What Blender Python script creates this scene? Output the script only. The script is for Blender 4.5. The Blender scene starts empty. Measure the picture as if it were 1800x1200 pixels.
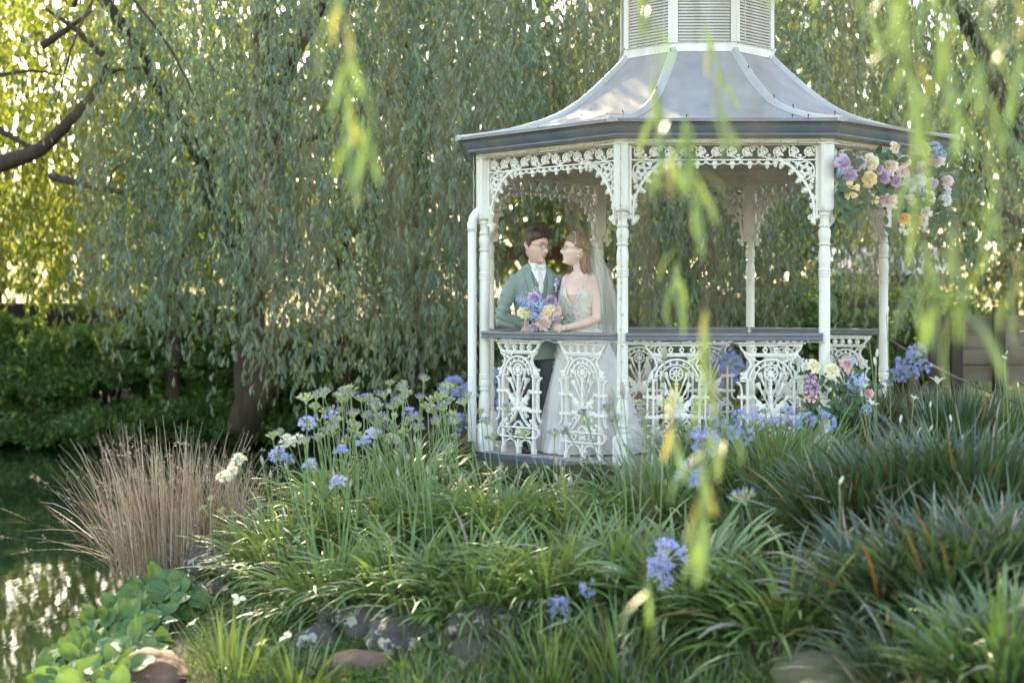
import bpy, bmesh, math, random
import numpy as np
from mathutils import Vector, Matrix, noise as mnoise

SC = bpy.context.scene
COL = SC.collection
FPX, CX, HY, CZ = 2553.0, 900.0, 545.0, 1.18      # focal length in photograph pixels, centre column, horizon row, eye height

# ------------------------------------------------------------------ camera, world, sun, exposure
cam_d = bpy.data.cameras.new("camera"); cam = bpy.data.objects.new("camera", cam_d); COL.objects.link(cam)
cam.location = (0, 0, CZ); cam.rotation_euler = (math.radians(90), 0, 0)
cam_d.sensor_width = 36; cam_d.lens = FPX / 1800 * 36
cam_d.shift_y = -(600 - HY) / 1800
cam_d.clip_start = 0.1; cam_d.clip_end = 2000
cam_d.dof.use_dof = True; cam_d.dof.focus_distance = 11.7; cam_d.dof.aperture_fstop = 1.3
SC.camera = cam

SUN_EL, SUN_AZ = math.radians(34), math.radians(-14)      # azimuth from +Y (behind the trees) towards +X
w = bpy.data.worlds.new("World"); SC.world = w; w.use_nodes = True
nt = w.node_tree; bg = nt.nodes["Background"]
sky = nt.nodes.new("ShaderNodeTexSky"); sky.sky_type = 'NISHITA'; sky.sun_disc = False
sky.sun_elevation = SUN_EL; sky.sun_rotation = SUN_AZ
sky.air_density = 1.0; sky.dust_density = 1.0; sky.ozone_density = 1.0
nt.links.new(sky.outputs[0], bg.inputs[0]); bg.inputs[1].default_value = 0.15
sl = bpy.data.lights.new("sun", 'SUN'); sl.energy = 3.8; sl.angle = math.radians(0.53); sl.color = (1.0, 0.90, 0.74)
sun = bpy.data.objects.new("sun", sl); COL.objects.link(sun)
sd = Vector((math.sin(SUN_AZ) * math.cos(SUN_EL), math.cos(SUN_AZ) * math.cos(SUN_EL), math.sin(SUN_EL)))
sun.rotation_euler = sd.to_track_quat('Z', 'Y').to_euler()
vs = SC.view_settings; vs.view_transform = 'Standard'; vs.look = 'None'; vs.exposure = 2.55; vs.use_white_balance = True; vs.white_balance_temperature = 8400; vs.gamma = 1; vs.use_curve_mapping = False
SC.cycles.max_bounces = 8; SC.cycles.transparent_max_bounces = 12; SC.cycles.use_denoising = True
SC.cycles.sample_clamp_indirect = 8

def P(u, v, Y):
    """the point of the place seen at photograph pixel (u, v) at distance Y"""
    return np.array(((u - CX) / FPX * Y, Y, CZ - (v - HY) / FPX * Y))

# ------------------------------------------------------------------ materials
def srgb(r, g, b):
    f = lambda c: (c / 255 / 12.92) if c / 255 <= .04045 else ((c / 255 + .055) / 1.055) ** 2.4
    return (f(r), f(g), f(b))

def mat(name, col, rough=.6, col2=None, scale=8., bump=0., bscale=30., transl=0., tcol=None, spec=.5, metal=0.,
        island=0., coat=0., stretch=None, col3=None, detail=4., alpha=1., sheen=0., threshold=None):
    m = bpy.data.materials.new(name); m.use_nodes = True
    t = m.node_tree; N = t.nodes; L = t.links
    b = N["Principled BSDF"]; out = N["Material Output"]
    b.inputs["Roughness"].default_value = rough; b.inputs["Metallic"].default_value = metal
    b.inputs["Specular IOR Level"].default_value = spec
    b.inputs["Coat Weight"].default_value = coat
    b.inputs["Sheen Weight"].default_value = sheen
    c = (*col, 1)
    src = None
    co = N.new("ShaderNodeTexCoord").outputs["Object"]
    if stretch:
        mp = N.new("ShaderNodeMapping"); mp.inputs["Scale"].default_value = stretch; L.new(co, mp.inputs[0]); co = mp.outputs[0]
    if col2 is not None:
        n = N.new("ShaderNodeTexNoise"); n.inputs["Scale"].default_value = scale; n.inputs["Detail"].default_value = detail
        L.new(co, n.inputs["Vector"])
        r = N.new("ShaderNodeValToRGB"); r.color_ramp.elements[0].position = .35; r.color_ramp.elements[1].position = .65
        if threshold: r.color_ramp.elements[0].position, r.color_ramp.elements[1].position = threshold
        r.color_ramp.elements[0].color = c; r.color_ramp.elements[1].color = (*col2, 1)
        if col3 is not None:
            e = r.color_ramp.elements.new(.8); e.color = (*col3, 1)
        L.new(n.outputs[0], r.inputs[0]); src = r.outputs[0]
    if island > 0:
        g = N.new("ShaderNodeNewGeometry")
        h = N.new("ShaderNodeHueSaturation")
        mr = N.new("ShaderNodeMapRange"); mr.inputs[3].default_value = 1 - island; mr.inputs[4].default_value = 1 + island
        L.new(g.outputs["Random Per Island"], mr.inputs[0]); L.new(mr.outputs[0], h.inputs["Value"])
        mh = N.new("ShaderNodeMath"); mh.operation = 'MULTIPLY'; mh.inputs[1].default_value = 7.31
        L.new(g.outputs["Random Per Island"], mh.inputs[0])
        fr = N.new("ShaderNodeMath"); fr.operation = 'FRACT'; L.new(mh.outputs[0], fr.inputs[0])
        m2 = N.new("ShaderNodeMapRange"); m2.inputs[3].default_value = .5 - .06 * island; m2.inputs[4].default_value = .5 + .05 * island
        L.new(fr.outputs[0], m2.inputs[0]); L.new(m2.outputs[0], h.inputs["Hue"])
        if src: L.new(src, h.inputs["Color"])
        else: h.inputs["Color"].default_value = c
        src = h.outputs[0]
    if src: L.new(src, b.inputs["Base Color"])
    else: b.inputs["Base Color"].default_value = c
    if bump > 0:
        bn = N.new("ShaderNodeTexNoise"); bn.inputs["Scale"].default_value = bscale; bn.inputs["Detail"].default_value = 5
        L.new(co, bn.inputs["Vector"])
        bp = N.new("ShaderNodeBump"); bp.inputs["Strength"].default_value = bump; bp.inputs["Distance"].default_value = .02
        L.new(bn.outputs[0], bp.inputs["Height"]); L.new(bp.outputs[0], b.inputs["Normal"])
    last = b.outputs[0]
    if transl > 0:
        tr = N.new("ShaderNodeBsdfTranslucent"); tc = tcol or col
        if src:
            mx = N.new("ShaderNodeMix"); mx.data_type = 'RGBA'; mx.blend_type = 'MIX'; mx.inputs[0].default_value = .75
            L.new(src, mx.inputs[6]); mx.inputs[7].default_value = (*tc, 1); L.new(mx.outputs[2], tr.inputs[0])
        else: tr.inputs[0].default_value = (*tc, 1)
        ms = N.new("ShaderNodeMixShader"); ms.inputs[0].default_value = transl
        L.new(last, ms.inputs[1]); L.new(tr.outputs[0], ms.inputs[2]); last = ms.outputs[0]
    if alpha < 1:
        ta = N.new("ShaderNodeBsdfTransparent"); ms = N.new("ShaderNodeMixShader"); ms.inputs[0].default_value = alpha
        L.new(ta.outputs[0], ms.inputs[1]); L.new(last, ms.inputs[2]); last = ms.outputs[0]
    L.new(last, out.inputs[0])
    return m

# ------------------------------------------------------------------ mesh helpers
class MB:
    """collects shapes of one mesh"""
    def __init__(s): s.v = []; s.f = []; s.n = 0
    def add(s, V, F):
        V = [tuple(map(float, p)) for p in V]
        s.v += V; s.f += [tuple(int(i) + s.n for i in f) for f in F]; s.n += len(V)
        return s
    def box(s, c, size, rz=0, M=None):
        x, y, z = [d / 2 for d in size]
        V = [(a, b, d) for a in (-x, x) for b in (-y, y) for d in (-z, z)]
        ca, sa = math.cos(rz), math.sin(rz)
        V = [(c[0] + a * ca - b * sa, c[1] + a * sa + b * ca, c[2] + d) for a, b, d in V]
        if M is not None: V = [tuple(M @ Vector(p)) for p in V]
        return s.add(V, [(0, 1, 3, 2), (4, 6, 7, 5), (0, 4, 5, 1), (2, 3, 7, 6), (0, 2, 6, 4), (1, 5, 7, 3)])
    def loft(s, rings, cap=True, closed=True):
        k = len(rings[0]); V = [p for r in rings for p in r]; F = []
        for i in range(len(rings) - 1):
            for j in range(k if closed else k - 1):
                a = i * k + j; b = i * k + (j + 1) % k
                F.append((a, b, b + k, a + k))
        if cap and closed:
            F.append(tuple(range(k))[::-1]); F.append(tuple((len(rings) - 1) * k + j for j in range(k)))
        return s.add(V, F)
    def lathe(s, prof, seg=16, c=(0, 0, 0), cap=True):
        return s.loft([[(c[0] + r * math.cos(2 * math.pi * j / seg), c[1] + r * math.sin(2 * math.pi * j / seg), c[2] + z) for j in range(seg)] for r, z in prof], cap)
    def tube(s, path, rad, seg=8, cap=True):
        path = [Vector(p) for p in path]; n = len(path)
        if not hasattr(rad, '__len__'): rad = [rad] * n
        rings = []; up = Vector((0, 0, 1)); prev = None
        for i in range(n):
            d = (path[min(i + 1, n - 1)] - path[max(i - 1, 0)])
            d = d.normalized() if d.length > 1e-9 else Vector((0, 0, 1))
            if prev is None:
                a = d.cross(up)
                if a.length < .1: a = d.cross(Vector((1, 0, 0)))
            else: a = prev - d * prev.dot(d)
            a.normalize(); prev = a; b = d.cross(a)
            rings.append([path[i] + (a * math.cos(t) + b * math.sin(t)) * rad[i] for t in [2 * math.pi * j / seg for j in range(seg)]])
        return s.loft(rings, cap)
    def strip(s, path, w, y0, y1):
        """flat bar of width w along a path in the xz plane, from depth y0 to y1"""
        n = len(path); rings = []
        for i in range(n):
            a = path[max(i - 1, 0)]; b = path[min(i + 1, n - 1)]
            dx, dz = b[0] - a[0], b[1] - a[1]; l = math.hypot(dx, dz) or 1
            ww = w[i] if hasattr(w, '__len__') else w
            nx, nz = -dz / l * ww / 2, dx / l * ww / 2; x, z = path[i]
            rings.append([(x + nx, y0, z + nz), (x - nx, y0, z - nz), (x - nx, y1, z - nz), (x + nx, y1, z + nz)])
        return s.loft(rings)
    def ext(s, poly, y0, y1):
        k = len(poly); V = [(x, y0, z) for x, z in poly] + [(x, y1, z) for x, z in poly]
        return s.add(V, [tuple(range(k)), tuple(range(2 * k - 1, k - 1, -1))] + [(j, j + k, (j + 1) % k + k, (j + 1) % k) for j in range(k)])
    def ball(s, c, r, seg=10, rings=6):
        if not hasattr(r, '__len__'): r = (r, r, r)
        R = []
        for i in range(1, rings):
            t = math.pi * i / rings
            R.append([(c[0] + r[0] * math.sin(t) * math.cos(2 * math.pi * j / seg), c[1] + r[1] * math.sin(t) * math.sin(2 * math.pi * j / seg), c[2] + r[2] * math.cos(t)) for j in range(seg)])
        return s.loft(R)
    def mesh(s, name, m=None, smooth=False):
        me = bpy.data.meshes.new(name); me.from_pydata(s.v, [], s.f)
        bm = bmesh.new(); bm.from_mesh(me); bmesh.ops.recalc_face_normals(bm, faces=bm.faces); bm.to_mesh(me); bm.free()
        if m: me.materials.append(m)
        if smooth: me.shade_smooth() if smooth is True else me.shade_smooth()
        if smooth and smooth is not True: smooth_by_angle(me, smooth)
        return me

def smooth_by_angle(me, ang):
    bm = bmesh.new(); bm.from_mesh(me)
    for e in bm.edges:
        if len(e.link_faces) == 2 and e.calc_face_angle(0) > ang: e.smooth = False
    bm.to_mesh(me); bm.free()

def npmesh(name, V, F, m=None, smooth=False, mi=None):
    """a mesh from numpy arrays; F is n x 3 or n x 4"""
    me = bpy.data.meshes.new(name); V = np.ascontiguousarray(V, dtype=np.float32); F = np.ascontiguousarray(F, dtype=np.int32)
    k = F.shape[1]
    me.vertices.add(len(V)); me.vertices.foreach_set("co", V.ravel())
    me.loops.add(F.size); me.loops.foreach_set("vertex_index", F.ravel())
    me.polygons.add(len(F)); me.polygons.foreach_set("loop_start", np.arange(0, F.size, k, dtype=np.int32))
    if m is not None:
        for x in (m if isinstance(m, (list, tuple)) else [m]): me.materials.append(x)
    if mi is not None: me.polygons.foreach_set("material_index", np.ascontiguousarray(mi, dtype=np.int32))
    me.update(calc_edges=True)
    if smooth: me.shade_smooth()
    return me

def link(name, data, parent=None, loc=None, rz=None, label=None, cat=None, group=None, kind=None):
    o = bpy.data.objects.new(name, data); COL.objects.link(o)
    if parent: o.parent = parent
    if loc is not None: o.location = loc
    if rz is not None: o.rotation_euler = (0, 0, rz)
    tag(o, label, cat, group, kind)
    return o
def tag(o, label=None, cat=None, group=None, kind=None):
    if label: o["label"] = label
    if cat: o["category"] = cat
    if group: o["group"] = group
    if kind: o["kind"] = kind
    return o
def thing(name, label, cat, loc=(0, 0, 0), rz=0, group=None):
    return link(name, None, None, loc, rz, label, cat, group)

def basis(d, up=(0, 0, 1)):
    """rotation matrix whose z axis is d"""
    d = Vector(d).normalized(); x = Vector(up).cross(d)
    if x.length < 1e-3: x = Vector((1, 0, 0))
    x.normalize(); y = d.cross(x)
    return Matrix((x, y, d)).transposed()

def bez(pts, n):
    """Catmull-Rom through points"""
    pts = [np.array(p, float) for p in pts]; P_ = [2 * pts[0] - pts[1]] + pts + [2 * pts[-1] - pts[-2]]
    out = []; k = len(pts) - 1
    for i in range(n):
        t = i / (n - 1) * k; j = min(int(t), k - 1); t -= j
        a, b, c, d = P_[j:j + 4]
        out.append(.5 * ((2 * b) + (-a + c) * t + (2 * a - 5 * b + 4 * c - d) * t * t + (-a + 3 * b - 3 * c + d) * t ** 3))
    return out

def vnoise(P_, s, seed=0.):
    """smooth noise per row of P_ in -1..1 (sum of sines: cheap)"""
    P_ = np.asarray(P_, float) * s + seed * 17.3
    x, y, z = P_[..., 0], P_[..., 1], P_[..., 2]
    return (np.sin(x * 1.7 + 2.1 * np.sin(y * 1.3 + z)) + np.sin(y * 1.9 + 1.7 * np.sin(z * 1.5 - x)) + np.sin(z * 1.6 + 2.3 * np.sin(x * 1.1 + y * .7))) / 3

def blades(rng, base, az, length, width, lean, curl, seg=5, tip=.15, side=0., fold=0.):
    """arching strap leaves as numpy arrays: every argument is an array over the n leaves"""
    n = len(base); t = np.linspace(0, 1, seg + 1)
    th = lean[:, None] + curl[:, None] * t[None] ** 1.4
    ds = length[:, None] / seg
    thm = (th[:, 1:] + th[:, :-1]) / 2
    r = np.concatenate([np.zeros((n, 1)), np.cumsum(np.sin(thm) * ds, 1)], 1)
    h = np.concatenate([np.zeros((n, 1)), np.cumsum(np.cos(thm) * ds, 1)], 1)
    azt = az[:, None] + (rng.normal(0, 1, (n, 1)) * side) * t[None]
    x = base[:, 0:1] + r * np.cos(azt); y = base[:, 1:2] + r * np.sin(azt); z = base[:, 2:3] + h
    prof = np.minimum(1, .55 + 1.6 * t) * (1 - np.clip((t - .55) / .45, 0, 1) ** 1.6 * (1 - tip))
    tw = rng.normal(0, .3, (n, 1)) * np.ones_like(t)[None] + rng.normal(0, .35, (n, 1)) * t[None]
    W = width[:, None] / 2 * prof[None]
    sx, sy = -np.sin(azt) * np.cos(tw) - np.cos(azt) * np.sin(tw) * np.cos(th), np.cos(azt) * np.cos(tw) - np.sin(azt) * np.sin(tw) * np.cos(th)
    sz = np.sin(tw) * np.sin(th)
    A = np.stack([x - sx * W, y - sy * W, z - sz * W], -1); B = np.stack([x + sx * W, y + sy * W, z + sz * W], -1)
    V = np.stack([A, B], 2).reshape(-1, 3)
    i = np.arange(n)[:, None] * (2 * (seg + 1)) + np.arange(seg)[None] * 2
    F = np.stack([i, i + 1, i + 3, i + 2], -1).reshape(-1, 4)
    return V, F

def scatter_tris(rng, pts, dirs, L, W, up=None):
    """one slim triangle per point, along dirs"""
    n = len(pts); d = dirs / np.linalg.norm(dirs, axis=1, keepdims=True)
    q = rng.normal(size=(n, 3)); s = np.cross(d, q); s /= np.linalg.norm(s, axis=1, keepdims=True) + 1e-9
    L = np.broadcast_to(L, (n,))[:, None]; W = np.broadcast_to(W, (n,))[:, None]
    V = np.stack([pts + d * L * .15 - s * W / 2, pts + d * L * .45 + s * W / 2, pts + d * L], 1)
    V[:, 0] = pts; V[:, 1] = pts + d * L * .42 + s * W / 2; 
    V = np.stack([pts - s * W * .25, pts + d * L * .5 + s * W * .75, pts + d * L], 1).reshape(-1, 3)
    return V, np.arange(3 * n).reshape(-1, 3)

def scatter_quads(rng, pts, dirs, L, W):
    n = len(pts); d = dirs / np.linalg.norm(dirs, axis=1, keepdims=True)
    q = rng.normal(size=(n, 3)); s = np.cross(d, q); s /= np.linalg.norm(s, axis=1, keepdims=True) + 1e-9
    L = np.broadcast_to(L, (n,))[:, None]; W = np.broadcast_to(W, (n,))[:, None]
    V = np.stack([pts, pts + d * L * .45 + s * W / 2, pts + d * L, pts + d * L * .45 - s * W / 2], 1).reshape(-1, 3)
    return V, np.arange(4 * n).reshape(-1, 4)

# ------------------------------------------------------------------ the materials
M = {}
M['paint'] = mat('white_paint', (.74, .73, .69), .45, (.66, .63, .56), 5, .12, 60, stretch=(1, 1, .25), detail=6)
M['iron'] = mat('painted_cast_iron', (.76, .74, .69), .5, (.62, .57, .48), 18, .25, 70, detail=6, threshold=(.5, .8))
M['beam'] = mat('weathered_beam_paint', (.68, .65, .55), .6, (.47, .42, .30), 7, .2, 40, stretch=(1, 1, 2.5), detail=7, threshold=(.48, .75))
M['gutter'] = mat('blue_grey_gutter', (.10, .125, .165), .35, (.13, .155, .19), 6, .05, 20, spec=.6, detail=6)
M['roof'] = mat('weathered_grey_sheet', (.25, .25, .25), .75, (.34, .325, .315), 3.0, .06, 9, spec=.25, detail=8)
M['ridge'] = mat('pale_ridge_cap', (.36, .39, .41), .4, (.42, .41, .38), 9, .05)
M['soffit'] = mat('soffit_board', (.42, .42, .40), .7, (.36, .35, .33), 6)
M['rail'] = mat('slate_blue_rail', (.12, .14, .17), .3, (.16, .175, .2), 9, .04, spec=.6)
M['pipe'] = mat('white_plastic_pipe', (.74, .76, .78), .3)
M['louvre'] = mat('louvre_paint', (.62, .60, .56), .55, (.52, .50, .45), 9, .1, 40)
M['board'] = mat('deck_board', (.46, .42, .38), .7, (.36, .33, .30), 6, .2, 40, stretch=(1, 8, 1))
M['wire'] = mat('string_light_wire', (.52, .47, .38), .6)
M['bulb'] = mat('tiny_clear_bulb', (.42, .34, .22), .25, spec=.8)
M['rust'] = mat('rusty_metal', (.14, .06, .035), .8)
M['chain'] = mat('grey_steel_chain', (.12, .12, .13), .5, (.20, .19, .19), 30, .3, 60, metal=.4)
# ------------------------------------------------------------------ ground, pond
WATER = -1.10
_ctl = []
for a in range(0, 360, 30): _ctl.append((1.65 + 2.3 * math.cos(math.radians(a)), 13.03 + 2.1 * math.sin(math.radians(a)), -.07))
_ctl += [(1.65, 13, -.10), (0, 10.3, -.12), (0, 9.2, -.30), (0, 8.3, -.52), (0, 7.6, -.80), (0, 7, -.98), (0, 6, -1.0), (0, 4, -.9), (0, 2, -.6), (0, 0, -.45), (0, -4, -.4),
         (-2.45, 10.4, -.66), (-2.1, 10.9, -.55), (-2.35, 9.6, -.80), (-2.0, 9.5, -.80), (-1.5, 9.0, -.74), (-1.0, 9.6, -.38), (-1.0, 10.6, -.2), (-.9, 12, -.12), (-1.7, 11.6, -.5), (-1.8, 13, -.7),
         (-2.85, 11.6, -1.25), (-3.1, 10.4, -1.3), (-3.05, 9.6, -1.25), (-2.95, 8.8, -1.2), (-2.2, 8.3, -.95), (-1.0, 8.0, -.82), (-2.2, 7.4, -1.0), (-3.2, 7.6, -1.25), (-4.5, 6, -1.5), (-3, 4, -1.2), (-2, 2, -.8),
         (1.0, 10, -.12), (1.0, 8.5, -.35), (1.0, 7.4, -.72), (1.2, 6.3, -.85), (1.5, 5.3, -.75), (2.0, 6.3, -.42), (2.2, 7.4, -.28), (2.2, 8.8, -.1), (3.2, 9, .02), (3.0, 6.8, -.2), (3, 5, -.3), (2, 4, -.6),
         (4.2, 8, .12), (4.2, 10.5, .05), (5, 6, .1), (5, 13, .0), (6, 9, .2), (8, 12, .1), (4, 2, -.2), (9, 4, .2), (-4.2, 10, -1.75), (-4.5, 13, -1.8), (-2.4, 15, -1.3), (-5, 17, -1.9), (-9, 12, -1.9), (-8, 5, -1.6), (-1.5, 17.5, -1.3), (-2, 21, -1.6), (-6, 21, -1.9),
         (-9, 24.2, -1.6), (-4, 24.4, -1.5), (-14, 24, -1.5), (-20, 15, -1.8), (0, 20, -.8), (3, 18, -.3), (2, 24, -.5), (8, 20, .0), (12, 10, .2), (14, 22, .2),
         (-9, 26, -.75), (-4, 26, -.75), (-14, 26, -.7), (-20, 27, -.6), (-1, 25, -.7), (-9, 30, .25), (-4, 30, .2), (-16, 30, .3), (4, 32, .2), (12, 34, .4), (-25, 35, .6), (-10, 40, 1.0), (5, 45, 1.0), (20, 45, 1.2), (30, 15, .4), (-30, 8, -1.3), (0, -15, -.3), (15, -10, 0), (-15, -8, -1.)]
_c = np.array(_ctl, float); _xy = _c[:, :2]
_D = np.linalg.norm(_xy[:, None] - _xy[None], axis=2)
_wts = np.linalg.solve(-_D + 1e-3 * np.eye(len(_c)) * 0 + np.eye(len(_c)) * -0.02, _c[:, 2] - _c[:, 2].mean())
def gz(x, y):
    """ground height (vectorised)"""
    x = np.asarray(x, float); y = np.asarray(y, float); sh = x.shape
    p = np.stack([x.ravel(), y.ravel()], 1); out = np.empty(len(p))
    for i in range(0, len(p), 20000):
        q = p[i:i + 20000]; out[i:i + 20000] = -(np.linalg.norm(q[:, None] - _xy[None], axis=2)) @ _wts
    out += _c[:, 2].mean()
    d = np.hypot(p[:, 0], p[:, 1] - 12); far = np.clip((d - 32) / 40, 0, 1)
    hill = 1.0 + np.clip((p[:, 1] - 40) / 60, 0, 1) * 9.5 * np.clip((20 - p[:, 0]) / 40, .2, 1) 
    hill = np.where(p[:, 1] < 20, .0, hill)
    out = out * (1 - far) + hill * far
    n3 = np.stack([p[:, 0], p[:, 1], 0 * p[:, 0]], 1)
    out += .03 * vnoise(n3, 2.2) + .012 * vnoise(n3, 7.)
    return out.reshape(sh)

def axis(fine0, fine1, step, far):
    a = list(np.arange(fine0, fine1, step)); s = step; x = a[-1]
    while x < far: s *= 1.22; x += s; a.append(x)
    s = step; x = a[0]; b = []
    while x > -far: s *= 1.22; x -= s; b.append(x)
    return np.array(b[::-1] + a)
gx, gy = axis(-6, 8, .12, 700), axis(3, 17, .12, 900)
GX, GY = np.meshgrid(gx, gy); GZ = gz(GX, GY)
V = np.stack([GX, GY, GZ], -1).reshape(-1, 3)
i = np.arange(len(gx) * (len(gy) - 1)).reshape(len(gy) - 1, len(gx))[:, :-1].ravel()
F = np.stack([i, i + 1, i + 1 + len(gx), i + len(gx)], -1)
M['soil'] = mat('shaded_soil_and_moss', (.035, .045, .018), .95, (.075, .055, .035), 2.2, .6, 14, detail=8, col3=(.05, .085, .02))
# far ground turns to dry sunlit grass with distance up the hill (a real difference of ground cover, by position)
t = M['soil'].node_tree; b = t.nodes["Principled BSDF"]; old = b.inputs["Base Color"].links[0].from_socket
geo = t.nodes.new("ShaderNodeNewGeometry"); sp = t.nodes.new("ShaderNodeSeparateXYZ"); t.links.new(geo.outputs["Position"], sp.inputs[0])
mr = t.nodes.new("ShaderNodeMapRange"); mr.inputs[1].default_value = 29.5; mr.inputs[2].default_value = 33; t.links.new(sp.outputs["Y"], mr.inputs[0])
nn = t.nodes.new("ShaderNodeTexNoise"); nn.inputs["Scale"].default_value = .4; t.links.new(geo.outputs["Position"], nn.inputs["Vector"])
rr = t.nodes.new("ShaderNodeValToRGB"); rr.color_ramp.elements[0].color = (.30, .24, .13, 1); rr.color_ramp.elements[1].color = (.20, .22, .08, 1)
t.links.new(nn.outputs[0], rr.inputs[0])
mx = t.nodes.new("ShaderNodeMix"); mx.data_type = 'RGBA'; t.links.new(mr.outputs[0], mx.inputs[0]); t.links.new(old, mx.inputs[6]); t.links.new(rr.outputs[0], mx.inputs[7])
t.links.new(mx.outputs[2], b.inputs["Base Color"])
link('ground', npmesh('ground', V, F, M['soil'], True), kind='structure')

m = bpy.data.materials.new('pond_water'); m.use_nodes = True; t = m.node_tree; b = t.nodes["Principled BSDF"]
b.inputs["Base Color"].default_value = (.018, .035, .016, 1); b.inputs["Roughness"].default_value = .03; b.inputs["IOR"].default_value = 1.33
b.inputs["Specular IOR Level"].default_value = .5
co = t.nodes.new("ShaderNodeTexCoord"); mp = t.nodes.new("ShaderNodeMapping"); mp.inputs["Scale"].default_value = (1.6, .55, 1)
n1 = t.nodes.new("ShaderNodeTexNoise"); n1.inputs["Scale"].default_value = 5.5; n1.inputs["Detail"].default_value = 4
bp = t.nodes.new("ShaderNodeBump"); bp.inputs["Strength"].default_value = .035; bp.inputs["Distance"].default_value = .02
t.links.new(co.outputs["Object"], mp.inputs[0]); t.links.new(mp.outputs[0], n1.inputs["Vector"]); t.links.new(n1.outputs[0], bp.inputs["Height"]); t.links.new(bp.outputs[0], b.inputs["Normal"])
M['water'] = m
mb = MB(); mb.add([(-60, -2, WATER), (4, -2, WATER), (4, 28, WATER), (-60, 28, WATER)], [(0, 1, 2, 3)])
link('pond_water', mb.mesh('pond_water', m), kind='structure')
# ------------------------------------------------------------------ willows
M['bark'] = mat('dark_willow_bark', (.035, .026, .019), .95, (.065, .048, .033), 6, .9, 22, stretch=(1, 1, .3), detail=8)
M['twig'] = mat('brown_twig', (.15, .11, .06), .8, (.20, .15, .08), 9)
M['leaf_willow'] = mat('willow_leaf', (.165, .225, .165), .5, island=.38, transl=.28, tcol=(.30, .42, .12), spec=.4)
M['leaf_sun_tint'] = mat('sun_tinted_willow_leaf', (.11, .16, .06), .5, island=.35, transl=.52, tcol=(.58, .66, .09))  # sunlight put into the colour: yellower, stronger translucency than the other willows
M['leaf_far'] = mat('pale_far_leaf', (.10, .135, .055), .6, island=.35, transl=.40, tcol=(.40, .46, .11))

def limb(parent, name, pts, r0, r1, seg=10, n=24, m='bark'):
    path = bez(pts, n); rad = np.linspace(r0, r1, n)
    mb = MB(); path = [p + .35 * r0 * vnoise(np.array([p]), 1.7, k)[0] * np.array([1, 0, .4]) for k, p in enumerate(path)]
    mb.tube(path, rad, seg)
    return link(name, mb.mesh(name, M[m], True), parent)

def strand_cloud(rng, hooks, bottoms, step, L, W, spread=.5, sway=.18, twigs=.15, tw=.004):
    """leaves and twigs of hanging strands: hooks n x 3, bottoms n (z). Leaves sit on drooping side shoots."""
    length = np.maximum(hooks[:, 2] - bottoms, .3); per = 9
    k = np.maximum((length / step / per).astype(int), 2)
    sidx = np.repeat(np.arange(len(hooks)), k); ns = len(sidx)          # shoots
    st = rng.random(ns) ** .95; sa = rng.random(ns) * 6.28; sl_ = rng.uniform(.06, .24, ns) * (1 - .4 * st)
    ph = rng.random((len(hooks), 4)) * 6.28; out = rng.normal(0, sway, (len(hooks), 2))
    def pos(i, t):
        s = t * length[i]
        e = np.minimum(s / 1.2, 1)
        x = hooks[i, 0] + out[i, 0] * e * 1.5 + .05 * np.sin(s * 1.7 + ph[i, 0]) + .03 * np.sin(s * 4 + ph[i, 1])
        y = hooks[i, 1] + out[i, 1] * e * 1.5 + .05 * np.sin(s * 1.6 + ph[i, 2])
        return np.stack([x, y, hooks[i, 2] - s + .25 * np.hypot(out[i, 0], out[i, 1]) * np.sin(np.minimum(s * 2, 3.14))], 1)
    q = pos(sidx, st)
    idx = np.repeat(np.arange(ns), per); f = rng.random(len(idx))
    s = f * sl_[idx]; a = sa[idx]; rad = .45 * s
    p = q[idx] + np.stack([rad * np.cos(a), rad * np.sin(a), -.8 * s - 1.3 * s * s], 1)
    side = rng.normal(0, 1, (len(idx), 2)) * .28
    d = np.stack([np.cos(a) * spread + side[:, 0], np.sin(a) * spread + side[:, 1], -1.2 - 1.2 * f + rng.normal(0, .25, len(idx))], 1)
    ls = L * rng.uniform(.6, 1.2, len(idx)) * (1 - .35 * f * f)
    V, F = scatter_tris(rng, p, d, ls, W * rng.uniform(.7, 1.2, len(idx)))
    mi = np.zeros(len(F), int)
    nt_ = int(len(hooks) * twigs)
    if nt_:
        sel = rng.choice(len(hooks), nt_, replace=False); q = 10; tt = np.linspace(0, .97, q)
        pts = np.stack([pos(sel, np.full(nt_, x)) for x in tt], 1)
        A = pts + np.array([tw, 0, 0]); B = pts - np.array([tw, 0, 0])
        v2 = np.stack([A[:, :-1], B[:, :-1], (A[:, 1:] + B[:, 1:]) / 2], 2).reshape(-1, 3)
        f2 = np.arange(len(v2)).reshape(-1, 3) + len(V)
        V = np.concatenate([V, v2]); F = np.concatenate([F, f2]); mi = np.concatenate([mi, np.ones(len(f2), int)])
    return V, F, mi

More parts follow.
